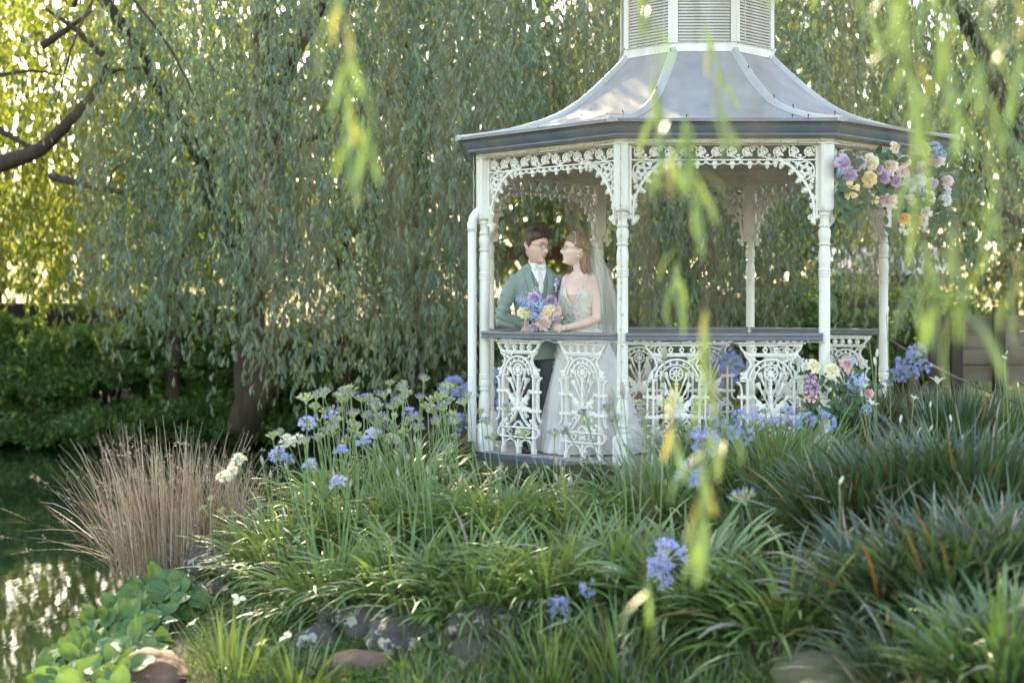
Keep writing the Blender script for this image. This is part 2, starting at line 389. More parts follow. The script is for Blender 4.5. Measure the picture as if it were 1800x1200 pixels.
def willow(label, base, H, bunches, leaves, L, W, bottom, leafm, trunk_r, limbs=(), seed=1, per=9, bunch_r=.4, top=None, spread=.5, lean=(0, 0), twigs=.15, group=None, name='willow_tree', plume=None, sway=.18):
    """bunches: function(rng, n) -> n x 3 bunch centres (height = where the strands hang from)"""
    rng = np.random.default_rng(seed)
    base = np.array(base, float)
    root = thing(name, label, 'tree', tuple(base), 0, group)
    def rel(p): return np.array(p, float) - base
    mb_pts = [rel(base - [0, 0, .3]), rel(base + [lean[0] * .3, lean[1] * .3, H * .25]), rel(base + [lean[0], lean[1], H * .6]), rel(base + [lean[0] * 1.1, lean[1] * 1.1, H * .9])]
    limb(root, 'trunk', mb_pts, trunk_r, trunk_r * .35, 12)
    for pts, r0, r1 in limbs: limb(root, 'limb', [rel(p) for p in pts], r0, r1, 8)
    nb = max(1, bunches[1]); bc = bunches[0](rng, nb)
    hooks = np.repeat(bc, per, 0); hooks += rng.normal(0, 1, hooks.shape) * np.array([bunch_r, bunch_r, .35])
    bt = bottom(hooks[:, 0], hooks[:, 1], rng)
    bun = np.repeat(rng.normal(0, .7, nb), per)
    bt = bt + bun * .5 + np.abs(rng.normal(0, .45, len(hooks)))
    if plume: bt = np.maximum(bt, hooks[:, 2] - np.repeat(rng.uniform(*plume, nb), per) * rng.uniform(.75, 1.1, len(hooks)))
    ok = hooks[:, 2] - bt > .3; hooks = hooks[ok]; bt = bt[ok]
    total = (hooks[:, 2] - bt).sum(); step = total / leaves
    V, F, mi = strand_cloud(rng, hooks, bt, step, L, W, spread=spread, twigs=twigs, sway=sway)
    V -= base
    c = link('crown', npmesh('crown', V, F, [M[leafm], M['twig']], False, mi), root, kind='stuff')
    return root

def dome(cx, cy, rx, ry, H, ang=(0, 6.2832), rmin=0., edge=.6, drop=.55, keep=None, low=.55):
    def f(rng, n):
        out = []
        while len(out) < n:
            a = rng.uniform(*ang); r = max(rmin, rng.random() ** edge)
            x, y = cx + rx * r * math.cos(a), cy + ry * r * math.sin(a)
            z = H * (1 - drop * r ** 2.2) * rng.uniform(low, 1.02)
            if keep is None or keep(x, y, z, rng): out.append((x, y, z))
        return np.array(out)
    return f

def interp(xs, zs):
    return lambda x, y, rng: np.interp(x, xs, zs)

# 1: the big willow behind the couple and the bank
def keep1(x, y, z, rng):
    u = CX + FPX * x / y; v = HY - (z - CZ) / y * FPX
    return not (950 < u < 1090 and rng.random() < .80) 
willow('tall weeping willow whose grey green curtain hangs over the far bank between hedge and gazebo', (-4.0, 22.0, -.3), 12,
       (dome(-1.0, 21.3, 5.0, 5.2, 12.5, keep=keep1, low=.16), 800), 450000, .122, .024,
       interp([-9, -7, -5.6, -4.6, -3, -1.5, -.5, -.2, 1.15, 1.4, 3], [2.6, 2.2, 1.2, .6, .1, .0, .1, 3.0, 3.1, .6, .8]), 'leaf_willow', .26,
       limbs=[([(-4.0, 22, 2.0), (-3.3, 21, 4.5), (-1.5, 20, 7), (.5, 19.5, 8.5)], .15, .04), ([(-4.0, 22, 1.6), (-4.9, 21.3, 4), (-6.2, 20, 6.2), (-7.3, 19, 7)], .13, .04),
              ([(-3.9, 22, 3), (-3.6, 21, 5.5), (-3.2, 19, 8), (-3.0, 17.6, 8.6)], .12, .03), ([(-3.7, 22, 3.4), (-1.6, 22, 4.6), (1, 22, 5.5)], .09, .03),
              ([(-5.8, 19.2, 5.2), (-5.0, 17.6, 5.3), (-4.1, 17.0, 4.4), (-3.6, 16.8, 3.5)], .035, .008), ([(-4.7, 17.4, 4.95), (-4.3, 17, 5.1), (-3.7, 16.9, 4.9)], .02, .006), ([(-4.9, 17.5, 5.2), (-5.1, 17, 4.4), (-5.3, 16.9, 3.6)], .02, .006)],
       seed=11, lean=(.4, -.4), twigs=.2, per=13, bunch_r=.13, plume=(1.5, 3.8), sway=.30)
# 2: the backlit willow at the pond's far end, open and thin
willow('sunlit yellow green willow with dark crooked limbs reaching in over the hedge', (-11.6, 23.5, -.5), 10,
       (dome(-9.6, 24.0, 5.6, 3.6, 11.5, edge=.5, low=.2), 560), 270000, .12, .032,
       interp([-17, -9, -6.5, -5], [1.2, 1.15, 1.0, 1.3]), 'leaf_sun_tint', .3,
       limbs=[([P(-60, 310, 20.1), P(0, 288, 20.1), P(70, 262, 20.1), P(120, 215, 19.9), P(170, 155, 19.7), P(190, 105, 19.6)], .15, .035),
              ([P(172, 150, 19.7), P(200, 125, 19.5), P(260, 118, 19.1)], .045, .015), ([P(-30, 215, 20.1), P(10, 235, 20.1), P(60, 262, 20.1)], .06, .03),
              ([P(90, 310, 20.1), P(150, 325, 19.6), P(215, 338, 19.1)], .06, .03), ([P(180, 95, 19.6), P(130, 50, 19.1), P(80, 15, 19.1)], .05, .02), ([P(75, 80, 19.6), P(120, 50, 19.5), P(160, 20, 19.1)], .06, .02),
              ([P(-40, 140, 20.1), P(50, 125, 20.1), P(110, 133, 20.1)], .035, .01), ([P(0, 340, 20.1), P(-40, 335, 20.1), P(-100, 330, 20.1)], .05, .04), ([P(190, 330, 19.6), P(200, 300, 19.5), P(215, 290, 19.3)], .02, .008)],
       seed=12, lean=(-.6, 0), per=10, twigs=.12, bunch_r=.2, plume=(1.2, 3.4), sway=.26)
# 3: the willow behind the gazebo's entrance side
def keep3(x, y, z, rng):
    u = CX + FPX * x / y
    return not (u > 1620 and z < 5 and rng.random() < .6)
willow('broad dark green weeping willow behind the gazebo roof and the flower garland', (8.2, 21.5, -.1), 12,
       (dome(6.0, 20.8, 6.2, 4.6, 12.0, keep=keep3, low=.16), 720), 380000, .122, .024,
       interp([0, 1.1, 1.4, 2, 3, 4.2, 5.2, 6.5, 8, 12], [3.0, 3.0, .8, .3, .4, .5, 1.0, 1.5, 1.4, 1.5]), 'leaf_willow', .28,
       limbs=[([(8.1, 21.5, 2.4), (6.5, 20.5, 5), (4.5, 19.5, 7.5), (2.5, 18.8, 8.8)], .15, .04), ([(8.2, 21.5, 3), (9.3, 20.3, 5.5), (10.5, 19, 7)], .12, .03),
              ([P(1800, 395, 19.5), P(1765, 375, 19.3), P(1735, 330, 19.2), P(1720, 270, 19)], .07, .03), ([P(1735, 395, 19.3), P(1745, 420, 19.2), P(1790, 430, 19)], .04, .02)],
       seed=13, lean=(-.3, -.3), twigs=.2, per=13, bunch_r=.13, plume=(1.5, 3.8), sway=.30)
# sunlit row far behind
far = [((-12.5, 35, .7), 17, 7.5, 17, [1.2, .7], 'tree'), ((-2.5, 37, .5), 15, 6.5, 15, [2.3, .2], 'tree'), ((4.5, 38, .6), 13, 5.5, 15, [2.3, .6], 'tree'), ((12, 35, .5), 15, 6.5, 14, [1.2, 1.4], 'tree'), ((19, 33, .5), 14, 5.5, 12, [1.0, 1.0], 'tree')]
far_labels = ['bushy sunlit willow beyond the dry field fence', 'sunlit yellow willow glowing through the gaps of the big grey green curtain', 'low sunlit willow seen through the gazebo arch beside the couple',
              'tall yellow green willow glowing behind the shed roof', 'dense backlit willow past the wooden wall at the edge of the garden']
for (b, H, R, nb, bo, _), lab, sd_ in zip(far, far_labels, range(5)):
    willow(lab, b, H, (dome(b[0], b[1], R, R * .8, H + 1, edge=.5), nb * 17), 66000, .32, .115, (lambda q: (lambda x, y, rng: np.full(len(x), q)))(bo[0]), 'leaf_far', .22,
           seed=30 + sd_, per=8, twigs=0, group='sunlit willows beyond the pond and gazebo')
# gum trunks, orange brown, seen through the couple's arch
M['gum'] = mat('orange_brown_trunk', (.36, .22, .13), .8, (.28, .19, .13), 2)
for k, (u0, u1, r, lab) in enumerate([(1035, 985, .16, 'leaning orange brown trunk seen through the arch above the bride'), (1000, 1010, .12, 'straighter slim pale brown trunk just behind the leaning one')]):
    root = thing('bare_trunk_tree', lab, 'tree', tuple(P(u0, 560, 30)))
    b0 = P(u0, 560, 30)
    limb(root, 'trunk', [P(u0, 600, 30) - b0, P((u0 + u1) / 2 + 5, 420, 30) - b0, P(u1, 300, 30) - b0, P(u1 - 20, 120, 30) - b0], r, r * .5, 10, 20, 'gum')
    limb(root, 'limb', [P((u0 + u1) / 2, 400, 30) - b0, P(u1 + 30, 330, 29.7) - b0, P(u1 + 60, 220, 29.5) - b0], r * .5, r * .2, 8, 14, 'gum')
# brown standing trunks seen through the main curtain
for k, (u, v0, v1, Y, r, lab) in enumerate([(300, 740, 380, 24.5, .13, 'slim grey brown trunk standing in the hedge behind the reeds'), (440, 740, 300, 23.8, .17, 'dark trunk in the gap of the willow curtain above the pond edge'),
                                        (600, 720, 150, 24.4, .15, 'straight grey brown trunk behind the hanging willow, above the flower heads'), (720, 690, 120, 24.0, .12, 'thin pale trunk between the straight trunk and the downpipe')]):
    b0 = P(u, v0, Y); root = thing('slender_tree', lab, 'tree', tuple(b0), 0, 'trunks standing behind the willow curtain')
    limb(root, 'trunk', [P(u, v0 + 30, Y) - b0, P(u + 6, (v0 + v1) / 2, Y) - b0, P(u - 5, v1, Y) - b0, P(u - 25, v1 - 260, Y) - b0], r, r * .5)
    limb(root, 'limb', [P(u + 2, (v0 + v1) / 2, Y) - b0, P(u + 50, v1 - 60, Y - .5) - b0, P(u + 110, v1 - 150, Y - 1) - b0], r * .5, r * .2, 8)

# ------------------------------------------------------------------ juniper hedge on the far bank
M['juniper'] = mat('juniper_sprays', (.07, .15, .045), .6, (.11, .20, .06), 1.1, island=.4, transl=.25, tcol=(.16, .30, .04))
M['dark_wood'] = mat('dark_branches', (.03, .02, .014), .9)
def juniper(label, u0, u1, Y, tiers, seed, n=34000):
    rng = np.random.default_rng(seed); b0 = P((u0 + u1) / 2, 770, Y); b0[2] = gz(b0[0], b0[1])
    root = thing('juniper_shrub', label, 'shrub', tuple(b0), 0, 'spreading junipers along the far bank')
    pads = []
    for v in tiers:
        k = rng.integers(4, 7)
        for _ in range(k):
            u = rng.uniform(u0, u1); vv = v + rng.normal(0, 10); c = P(u, vv, Y - .5 + rng.uniform(-.5, .6) + (700 - v) * .008)
            pads.append((c, rng.uniform(.6, 1.15), rng.uniform(.14, .24)))
    per = n // len(pads); Vs = []; Fs = []; off = 0
    for c, rx, rz_ in pads:
        a = rng.random(per) * 6.28; r = np.sqrt(rng.random(per)); lump = 1 + .25 * np.sin(a * 3 + rng.random() * 6) + .15 * np.sin(a * 7 + rng.random() * 6)
        x = c[0] + rx * r * lump * np.cos(a); y = c[1] + rx * .7 * r * lump * np.sin(a)
        z = c[2] + rz_ * (1 - r ** 2) * rng.uniform(-.2, 1, per) + .06 * np.sin(x * 9 + y * 5) + rng.normal(0, .03, per)
        p = np.stack([x, y, z], 1); d = np.stack([np.cos(a) * .9, np.sin(a) * .9, rng.uniform(-.1, 1.0, per)], 1) + rng.normal(0, .3, (per, 3))
        V_, F_ = scatter_tris(rng, p, d, .13 * rng.uniform(.6, 1.3, per), .055); Vs.append(V_); Fs.append(F_ + off); off += len(V_)
    V_ = np.concatenate(Vs) - b0
    link('foliage', npmesh('foliage', V_, np.concatenate(Fs), M['juniper']), root, kind='stuff')
    mb = MB()
    for c, rx, rz_ in pads[:14]:
        e = c - b0; mb.tube([np.array((e[0] * .3, .5, -.1)), np.array((e[0] * .7, .5, e[2] * .5)), e], [.05, .035, .015], 6)
    link('stem', mb.mesh('stem', M['dark_wood'], True), root)
juniper('low spreading juniper at the pond corner below the dark timber wall', -120, 70, 25.2, (590, 625, 660, 700, 740, 765), 51)
juniper('layered dark juniper overhanging the water with a broad flat middle tier', 50, 260, 25.0, (600, 640, 665, 690, 735, 765), 52, 34000)
juniper('taller juniper mound rising above the timber wall end', 200, 360, 25.6, (545, 570, 610, 650, 700, 745), 53, 30000)
juniper('shaded juniper behind the hanging willow tips', 330, 520, 25.4, (600, 640, 680, 720, 755), 54)
juniper('deep shaded shrub between the willow trunks', 500, 720, 26, (590, 630, 670, 700), 55)
juniper('dark shrub behind the downpipe side of the gazebo', 700, 880, 27, (560, 600, 640, 670), 56, 18000)
juniper('dark green shrub behind the entrance post', 1480, 1700, 20, (540, 580, 620, 650), 57)
juniper('dark shrub behind the open arch of the gazebo', 1080, 1500, 23, (540, 570, 600, 630), 58, 30000)

# ------------------------------------------------------------------ timber wall, rail fence, shed
M['dark_timber'] = mat('dark_stained_timber', (.022, .018, .016), .8, (.04, .03, .022), 5, .3, 30, stretch=(1, 1, .2))
M['grey_rail'] = mat('weathered_rail', (.30, .26, .22), .8)
wl = thing('timber_wall', 'dark upright board wall behind the junipers', 'wall', tuple(P(-150, 600, 27.5)))
b0 = P(-150, 600, 27.5); x1 = P(330, 600, 27.5)[0]; pm = MB().box((0, 0, 0), (.19, .05, 1.3)).mesh('board', M['dark_timber']); x = b0[0]; k = 0
rr_ = random.Random(4)
while x < x1:
    link('board', pm, wl, (x - b0[0], rr_.uniform(-.012, .012), .05 + rr_.uniform(-.03, .03))); x += .2
fn = thing('rail_fence', 'pale post and rail fence along the top of the dark timber wall', 'fence', tuple(P(-150, 553, 28.3)))
b0 = P(-150, 553, 28.3); L_ = P(330, 553, 28.3)[0] - b0[0]
rm = MB().box((0, 0, 0), (L_, .05, .06)).mesh('rail', M['grey_rail']); pmm = MB().box((0, 0, 0), (.09, .09, .75)).mesh('post', M['grey_rail'])
for z in (-.16, .02, .2): link('rail', rm, fn, (L_ / 2, 0, z))
x = 0
while x < L_: link('post', pmm, fn, (x, .08, -.05)); x += 1.25

M['tin'] = mat('pale_corrugated_roof', (.42, .42, .46), .45, (.34, .33, .36), 3)
M['shed'] = mat('dark_brown_shed_wall', (.07, .04, .03), .8)
c = P(1560, 470, 27); s = thing('garden_shed', 'shed with a pale metal roof among the trees beside the flower garland', 'shed', tuple(c))
mb = MB().box((0, 1.2, -.95), (2.0, 2.2, 1.7)); link('wall', mb.mesh('wall', M['shed']), s)
mb = MB()
n_ = 40; rings = []
for k in range(n_ + 1):
    x = -1.25 + 2.5 * k / n_; dz = .012 * math.cos(k * math.pi)
    rings.append([(x, -.15, -.12 + dz), (x, 1.2, .42 + dz), (x, 1.2, .40 + dz), (x, -.15, -.14 + dz)])
mb.loft(rings); link('roof', mb.mesh('roof', M['tin']), s)
link('door', MB().box((.3, .07, -1.0), (.7, .05, 1.5)).mesh('door', M['dark_timber']), s)
# brown fence board seen behind the couple
M['red_timber'] = mat('brown_timber', (.16, .08, .05), .8, (.10, .06, .04), 4)
c = P(950, 450, 26); s = thing('timber_pergola', 'low brown timber pergola beam behind the couple', 'pergola', tuple(c))
link('beam', MB().box((0, 0, .05), (2.4, .14, .24)).mesh('beam', M['red_timber']), s)
for x in (-1.1, 1.15): link('post', MB().box((x, .02, -.8), (.12, .12, 1.5)).mesh('post', M['red_timber']), s)
# sleeper wall by the entrance path
M['sleeper'] = mat('weathered_sleeper', (.17, .14, .10), .85, (.11, .085, .06), 5, .4, 25, stretch=(.2, 1, 1))
c = P(1735, 640, 16.5); s = thing('sleeper_wall', 'weathered sleeper wall with dark posts beside the entrance path', 'wall', tuple(c))
for k in range(4): link('sleeper', MB().box((.25, 0, -.1 + .19 * k), (1.5, .12, .18)).mesh('sleeper', M['sleeper']), s)
for x, z, h in ((-.38, .1, 1.0), (-.62, .15, 1.2), (.1, .1, 1.1)): link('post', MB().box((x, -.1, z), (.12, .1, h)).mesh('post', M['dark_timber']), s)
c = P(1690, 575, 19); s = thing('low_timber_box', 'low brown timber garden box behind the chain, under the willow', 'box', tuple(c))
for k in range(3): link('plank', MB().box((0, 0, -.35 + .15 * k), (1.1, .5, .14)).mesh('plank', M['red_timber']), s)
c = P(1606, 680, 12.2); s = thing('wooden_stake', 'short brown wooden stake between blue flowers and chain', 'stake', tuple(c))
link('shaft', MB().box((0, 0, -.05), (.07, .06, .3)).mesh('shaft', M['red_timber']), s)
link('cap', MB().lathe([(.046, 0), (.046, .02), (.02, .04)], 4, (0, 0, .1)).mesh('cap', M['red_timber']), s)
# ------------------------------------------------------------------ gazebo
GC = Vector((1.647, 13.03, 0)); GR = 2.024; AP = GR * math.cos(math.pi / 8); SIDE = 2 * GR * math.sin(math.pi / 8)
PHI = -.0118
def ca(k): return math.radians(-112.5 + 45 * k) + PHI
def corner(k, r=GR): a = ca(k); return np.array((r * math.cos(a), r * math.sin(a), 0))
GZ_ = thing('gazebo', 'white octagonal cast iron lace gazebo with grey bell roof and louvred lantern', 'gazebo', tuple(GC))
def face_frame(k):
    """x along face k from corner k to k+1, y outwards, origin at the face's middle"""
    a = corner(k); b = corner(k + 1); m = (a + b) / 2; x = (b - a) / np.linalg.norm(b - a); y = m / np.linalg.norm(m)
    return Matrix(((x[0], y[0], 0, m[0]), (x[1], y[1], 0, m[1]), (0, 0, 1, 0), (0, 0, 0, 1)))
def put(name, me, k, dy=0, z=0, dx=0, parent=None):
    o = link(name, me, parent or GZ_); o.matrix_local = face_frame(k) @ Matrix.Translation((dx, dy, z)); return o

# posts
def sq(h, r=.013):
    a, b = h, h - r
    return [(a, -b), (a, b), (b, a), (-b, a), (-a, b), (-a, -b), (-b, -a), (b, -a)]
mb = MB()
def sqring(h, z, r=.013): return [(x, y, z) for x, y in sq(h, r)]
mb.loft([sqring(.064, -.03), sqring(.064, .19), sqring(.060, .205), sqring(.045, .225, .03), sqring(.036, .235, .02)])
prof = [(.036, .225), (.046, .24), (.047, .25), (.040, .262), (.040, .272), (.047, .282), (.047, .296), (.040, .306), (.044, .33), (.050, .37), (.049, .41), (.043, .46), (.037, .485), (.035, .50),
        (.046, .505), (.048, .515), (.040, .522), (.042, .53), (.048, .555), (.048, .585), (.042, .60), (.048, .606), (.048, .615), (.042, .622), (.048, .628), (.047, .638), (.042, .645),
        (.043, .72), (.0425, 1.40), (.042, 1.435), (.047, 1.44), (.047, 1.45), (.042, 1.455), (.047, 1.461), (.047, 1.47), (.042, 1.476), (.048, 1.484), (.047, 1.493),
        (.041, 1.50), (.043, 1.53), (.047, 1.57), (.046, 1.61), (.041, 1.65), (.037, 1.672), (.047, 1.682), (.048, 1.69), (.038, 1.70), (.042, 1.72), (.048, 1.75), (.047, 1.79), (.040, 1.805),
        (.036, 1.812), (.046, 1.822), (.047, 1.832), (.040, 1.838), (.036, 1.85), (.038, 1.90), (.047, 1.912), (.047, 1.925), (.038, 1.935)]
mb.lathe(prof, 20)
mb.loft([sqring(.040, 1.925, .03), sqring(.052, 1.935, .03), sqring(.058, 1.955, .022), sqring(.059, 1.985), sqring(.058, 2.01), sqring(.058, 2.50)])
post_me = mb.mesh('post', M['paint'], .6)
for k in (0, 1, 3, 4, 5, 6, 7):
    o = link('post', post_me, GZ_, tuple(corner(k)), ca(k))
# power socket on the post next to the couple
o = link('power_socket', MB().box((0, 0, .22), (.075, .03, .14)).box((0, -.018, .25), (.03, .01, .03)).box((0, -.018, .19), (.03, .01, .03)).mesh('power_socket', M['paint']), GZ_, tuple(corner(0) + np.array((.075, .1, 0))), 0)

# floor, its boards and edge
mb = MB(); R_ = GR + .10
mb.loft([[(*corner(k, R_)[:2], -.30) for k in range(8)], [(*corner(k, R_)[:2], -.045) for k in range(8)]])
link('floor_base', mb.mesh('floor_base', M['dark_timber']), GZ_)
for k in range(8):
    h = SIDE * R_ / GR / 2
    mb = MB(); d = (R_ - GR) * math.cos(math.pi / 8)
    mb.loft([[(-h, d, -.11), (-h, d + .02, -.11), (-h - .008, d + .025, -.005), (-h, d, -.002)], [(h, d, -.11), (h, d + .02, -.11), (h + .008, d + .025, -.005), (h, d, -.002)]])
    put('floor_edge', mb.mesh('floor_edge', M['rail']), k)
y = -AP - .05
while y < AP + .08:
    w_ = AP + .09 if abs(y) < GR * math.sin(math.pi / 8) else AP + .09 - (abs(y) - GR * math.sin(math.pi / 8))
    link('floorboard', MB().box((0, 0, -.02), (2 * w_, .128, .036)).mesh('floorboard', M['board']), GZ_, (0, y, 0)); y += .133

# beam, gutter, soffit, roof
OV = .221
def span(dy): return SIDE / 2 * (AP + dy) / AP
for k in range(8):
    mb = MB(); h0, h1 = span(-.06), span(.055)
    mb.loft([[(-h0, -.06, 2.455), (-h1, .055, 2.455), (-h1, .055, 2.60), (-h0, -.06, 2.60)], [(h0, -.06, 2.455), (h1, .055, 2.455), (h1, .055, 2.60), (h0, -.06, 2.60)]])
    g1, g2 = span(.058), span(.072)
    mb.loft([[(-g1, .058, 2.452), (-g2, .07, 2.452), (-g2, .07, 2.47), (-g1, .058, 2.475)], [(g1, .058, 2.452), (g2, .07, 2.452), (g2, .07, 2.47), (g1, .058, 2.475)]])
    put('beam', mb.mesh('beam', M['beam']), k)
    # gutter: moulded profile
    pr = [(.07, 2.495), (.10, 2.492), (.135, 2.500), (.142, 2.512), (.140, 2.522), (.150, 2.532), (.165, 2.552), (.176, 2.572), (.178, 2.580), (.186, 2.584), (.192, 2.592), (.207, 2.604), (.214, 2.612), (.221, 2.616), (.221, 2.628), (.214, 2.630), (.20, 2.618), (.07, 2.618)]
    mb = MB(); mb.loft([[(-span(y), y, z) for y, z in pr], [(span(y), y, z) for y, z in pr]])
    put('gutter', mb.mesh('gutter', M['gutter'], .35), k)
    mb = MB(); mb.box((0, .0715, 0), (.001, .001, .001))
    # bracket screws along the gutter
    mb = MB()
    for q in range(11):
        x = (q - 5) * .145; mb.ball((x, .1825, 2.584), .0045, 6, 4)
    o = put('screw', mb.mesh('screw', M['ridge']), k); o['kind'] = 'stuff'
    # soffit boards sloping under the eave
    mb = MB(); mb.loft([[(-span(.055), .055, 2.498), (-span(.07), .069, 2.494), (-span(.07), .069, 2.60), (-span(.055), .055, 2.60)], [(span(.055), .055, 2.498), (span(.07), .069, 2.494), (span(.07), .069, 2.60), (span(.055), .055, 2.60)]])
    put('soffit', mb.mesh('soffit', M['soffit']), k)
    # ceiling panel inside
    mb = MB(); a0, a1 = span(-.06), span(-AP + .1)
    mb.add([(-a0, -.06, 2.60), (a0, -.06, 2.60), (a1, -AP + .1, 3.05), (-a1, -AP + .1, 3.05), (-a0, -.06, 2.62), (a0, -.06, 2.62), (a1, -AP + .1, 3.07), (-a1, -AP + .1, 3.07)],
           [(0, 1, 2, 3), (7, 6, 5, 4), (0, 4, 5, 1), (1, 5, 6, 2), (2, 6, 7, 3), (3, 7, 4, 0)])
    put('ceiling_panel', mb.mesh('ceiling_panel', M['soffit']), k)

RP = [(2.275, 2.612), (2.15, 2.628), (2.0, 2.655), (1.8, 2.695), (1.6, 2.752), (1.43, 2.812), (1.304, 2.869), (1.17, 2.955), (1.044, 3.055), (.92, 3.165), (.812, 3.268), (.74, 3.34), (.69, 3.40), (.66, 3.46)]
c8 = math.cos(math.pi / 8); s8 = math.sin(math.pi / 8)
rings = []
for r, z in RP:
    y = r * c8 - AP; h = r * s8
    rings.append([(h * q / 6, y, z - .012 * (1 - (q / 6) ** 2) * 0) for q in range(-6, 7)])
mb = MB(); up = [p for r in rings for p in r]; n_ = 13
F = [(i * n_ + j, i * n_ + j + 1, (i + 1) * n_ + j + 1, (i + 1) * n_ + j) for i in range(len(RP) - 1) for j in range(n_ - 1)]
mb.add(up, F)
roof_me = mb.mesh('roof_panel', M['roof'], True)
for k in range(8):
    o = put('roof_panel', roof_me, k)
    so = o.modifiers.new('thickness', 'SOLIDIFY'); so.thickness = .012; so.offset = -1
    pts = [tuple(corner(k, r) + np.array((0, 0, z + .006))) for r, z in RP]
    pts = [tuple(p) for p in bez(pts, 30)]
    mb = MB()
    a = ca(k); t = np.array((-math.sin(a), math.cos(a), 0)); rr = []
    for i, p in enumerate(pts):
        p = np.array(p); d = np.array(pts[min(i + 1, 29)]) - np.array(pts[max(i - 1, 0)]); d /= np.linalg.norm(d); nrm = np.cross(d, t); nrm *= -1 if nrm[2] < 0 else 1
        w_ = .036
        rr.append([tuple(p + t * x * w_ + nrm * y_) for x, y_ in ((-1.25, -.016), (-1, .0), (-.7, .016), (0, .026), (.7, .016), (1, .0), (1.25, -.016), (0, -.02))])
    mb.loft(rr)
    link('ridge_cap', mb.mesh('ridge_cap', M['ridge'], .8), GZ_)
rr_ = random.Random(5)
nail = MB().lathe([(.004, 0), (.004, .035), (.008, .036), (.006, .045)], 6).mesh('nail', M['rust'])
for k, f in ((7, .12), (7, .3), (7, .75), (7, .97), (0, .55), (0, .92), (1, .75), (1, .5), (1, .35), (1, .15), (0, .2)):
    i = int(f * (len(RP) - 1)); r, z = RP[i]; p = corner(k, r)
    o = link('nail', nail, GZ_, (p[0], p[1], z + .02)); o.rotation_euler = (rr_.uniform(-.3, .3), rr_.uniform(-.3, .3), 0)
for x in (.50, .62, -.3): put('nail', nail, 0, OV - .06, 2.618, x)

# dry willow leaves and specks lying on the roof
rq = np.random.default_rng(31); V_ = []
for i in range(110):
    k = rq.integers(0, 8); f = rq.random() ** 1.8 * (len(RP) - 2); j = int(f); r = RP[j][0] + (RP[j + 1][0] - RP[j][0]) * (f - j); z = RP[j][1] + (RP[j + 1][1] - RP[j][1]) * (f - j); s_ = rq.uniform(0, 1)
    V_.append(corner(k, r) * (1 - s_) + corner(k + 1, r) * s_ + np.array((0, 0, z + .006)))
V_ = np.array(V_); va, fa_ = scatter_quads(rq, V_, rq.normal(0, 1, V_.shape) * (1, 1, .15), rq.uniform(.02, .07, len(V_)), .009)
M['litter'] = mat('dry_fallen_leaf', (.20, .14, .07), .8, (.10, .07, .04), 9, island=.4)
o = link('fallen_leaves', npmesh('fallen_leaves', va, fa_, M['litter']), GZ_); o['kind'] = 'stuff'

# lantern with louvres
LA = .655; LS = LA * math.tan(math.pi / 8)       # apothem, half side
z0, z1 = 3.385, 4.05
slat = MB().loft([[(-LS + .052, LA - .026, .010), (-LS + .052, LA - .006, -.011), (-LS + .052, LA - .003, -.008), (-LS + .052, LA - .022, .0135)], [(LS - .052, LA - .026, .010), (LS - .052, LA - .006, -.011), (LS - .052, LA - .003, -.008), (LS - .052, LA - .022, .0135)]]).mesh('slat', M['louvre'])
for k in range(8):
    a = -math.pi / 2 + k * math.pi / 4 + PHI
    R = Matrix.Rotation(a - math.pi / 2, 4, 'Z')
    pan = link('louvre_panel', MB().box((0, LA - .045, (z0 + z1) / 2), (2 * LS - .09, .012, z1 - z0)).mesh('louvre_panel', M['louvre']), GZ_); pan.matrix_local = R
    z = z0 + .10
    while z < z1 - .06:
        o = link('slat', slat, pan, (0, 0, z)); z += .0262
    o = link('lantern_rail', MB().box((0, LA - .018, z0 + .038), (2 * LS - .088, .036, .076)).mesh('lantern_rail', M['paint']), GZ_); o.matrix_local = R
    o = link('lantern_top_rail', MB().box((0, LA - .018, z1 - .03), (2 * LS - .088, .036, .06)).mesh('lantern_top_rail', M['paint']), GZ_); o.matrix_local = R
    for s in (-1, 1):
        o = link('corner_board', MB().loft([[(s * (LS - .046), LA - .03, z0 - .012), (s * (LS - .046), LA + .004, z0 - .012), (s * (LS + .001), LA + .004, z0 - .012), (s * (LS - .012), LA - .03, z0 - .012)], [(s * (LS - .046), LA - .03, z1), (s * (LS - .046), LA + .004, z1), (s * (LS + .001), LA + .004, z1), (s * (LS - .012), LA - .03, z1)]]).mesh('corner_board', M['paint']), GZ_); o.matrix_local = R
mb = MB(); rr = []
for r, z in ((.60, 4.05), (.86, 4.05), (.86, 4.09), (.55, 4.25), (.30, 4.55), (.10, 4.9), (.04, 5.1)):
    rr.append([(r * math.cos(ca(k)), r * math.sin(ca(k)), z) for k in range(8)])
mb.loft(rr); link('lantern_roof', mb.mesh('lantern_roof', M['roof']), GZ_)
link('finial', MB().lathe([(.03, 5.08), (.05, 5.15), (.02, 5.2), (.04, 5.26), (.005, 5.5)], 12).mesh('finial', M['paint'], True), GZ_)

# hand rails
hw = SIDE / 2 - .045
for k in (7, 0, 3, 4, 5, 6):
    pr = [(-.032, .945), (.032, .945), (.036, .955), (.036, .963), (.026, .969), (.026, .975), (.040, .985), (.040, .996), (.030, 1.006), (-.030, 1.006), (-.040, .996), (-.040, .985), (-.026, .975), (-.026, .969), (-.036, .963), (-.036, .955)]
    mb = MB(); mb.loft([[(-hw - .02, y, z) for y, z in pr], [(hw + .02, y, z) for y, z in pr]])
    put('hand_rail', mb.mesh('hand_rail', M['rail'], .5), k, .028 if k in (7, 0) else 0)

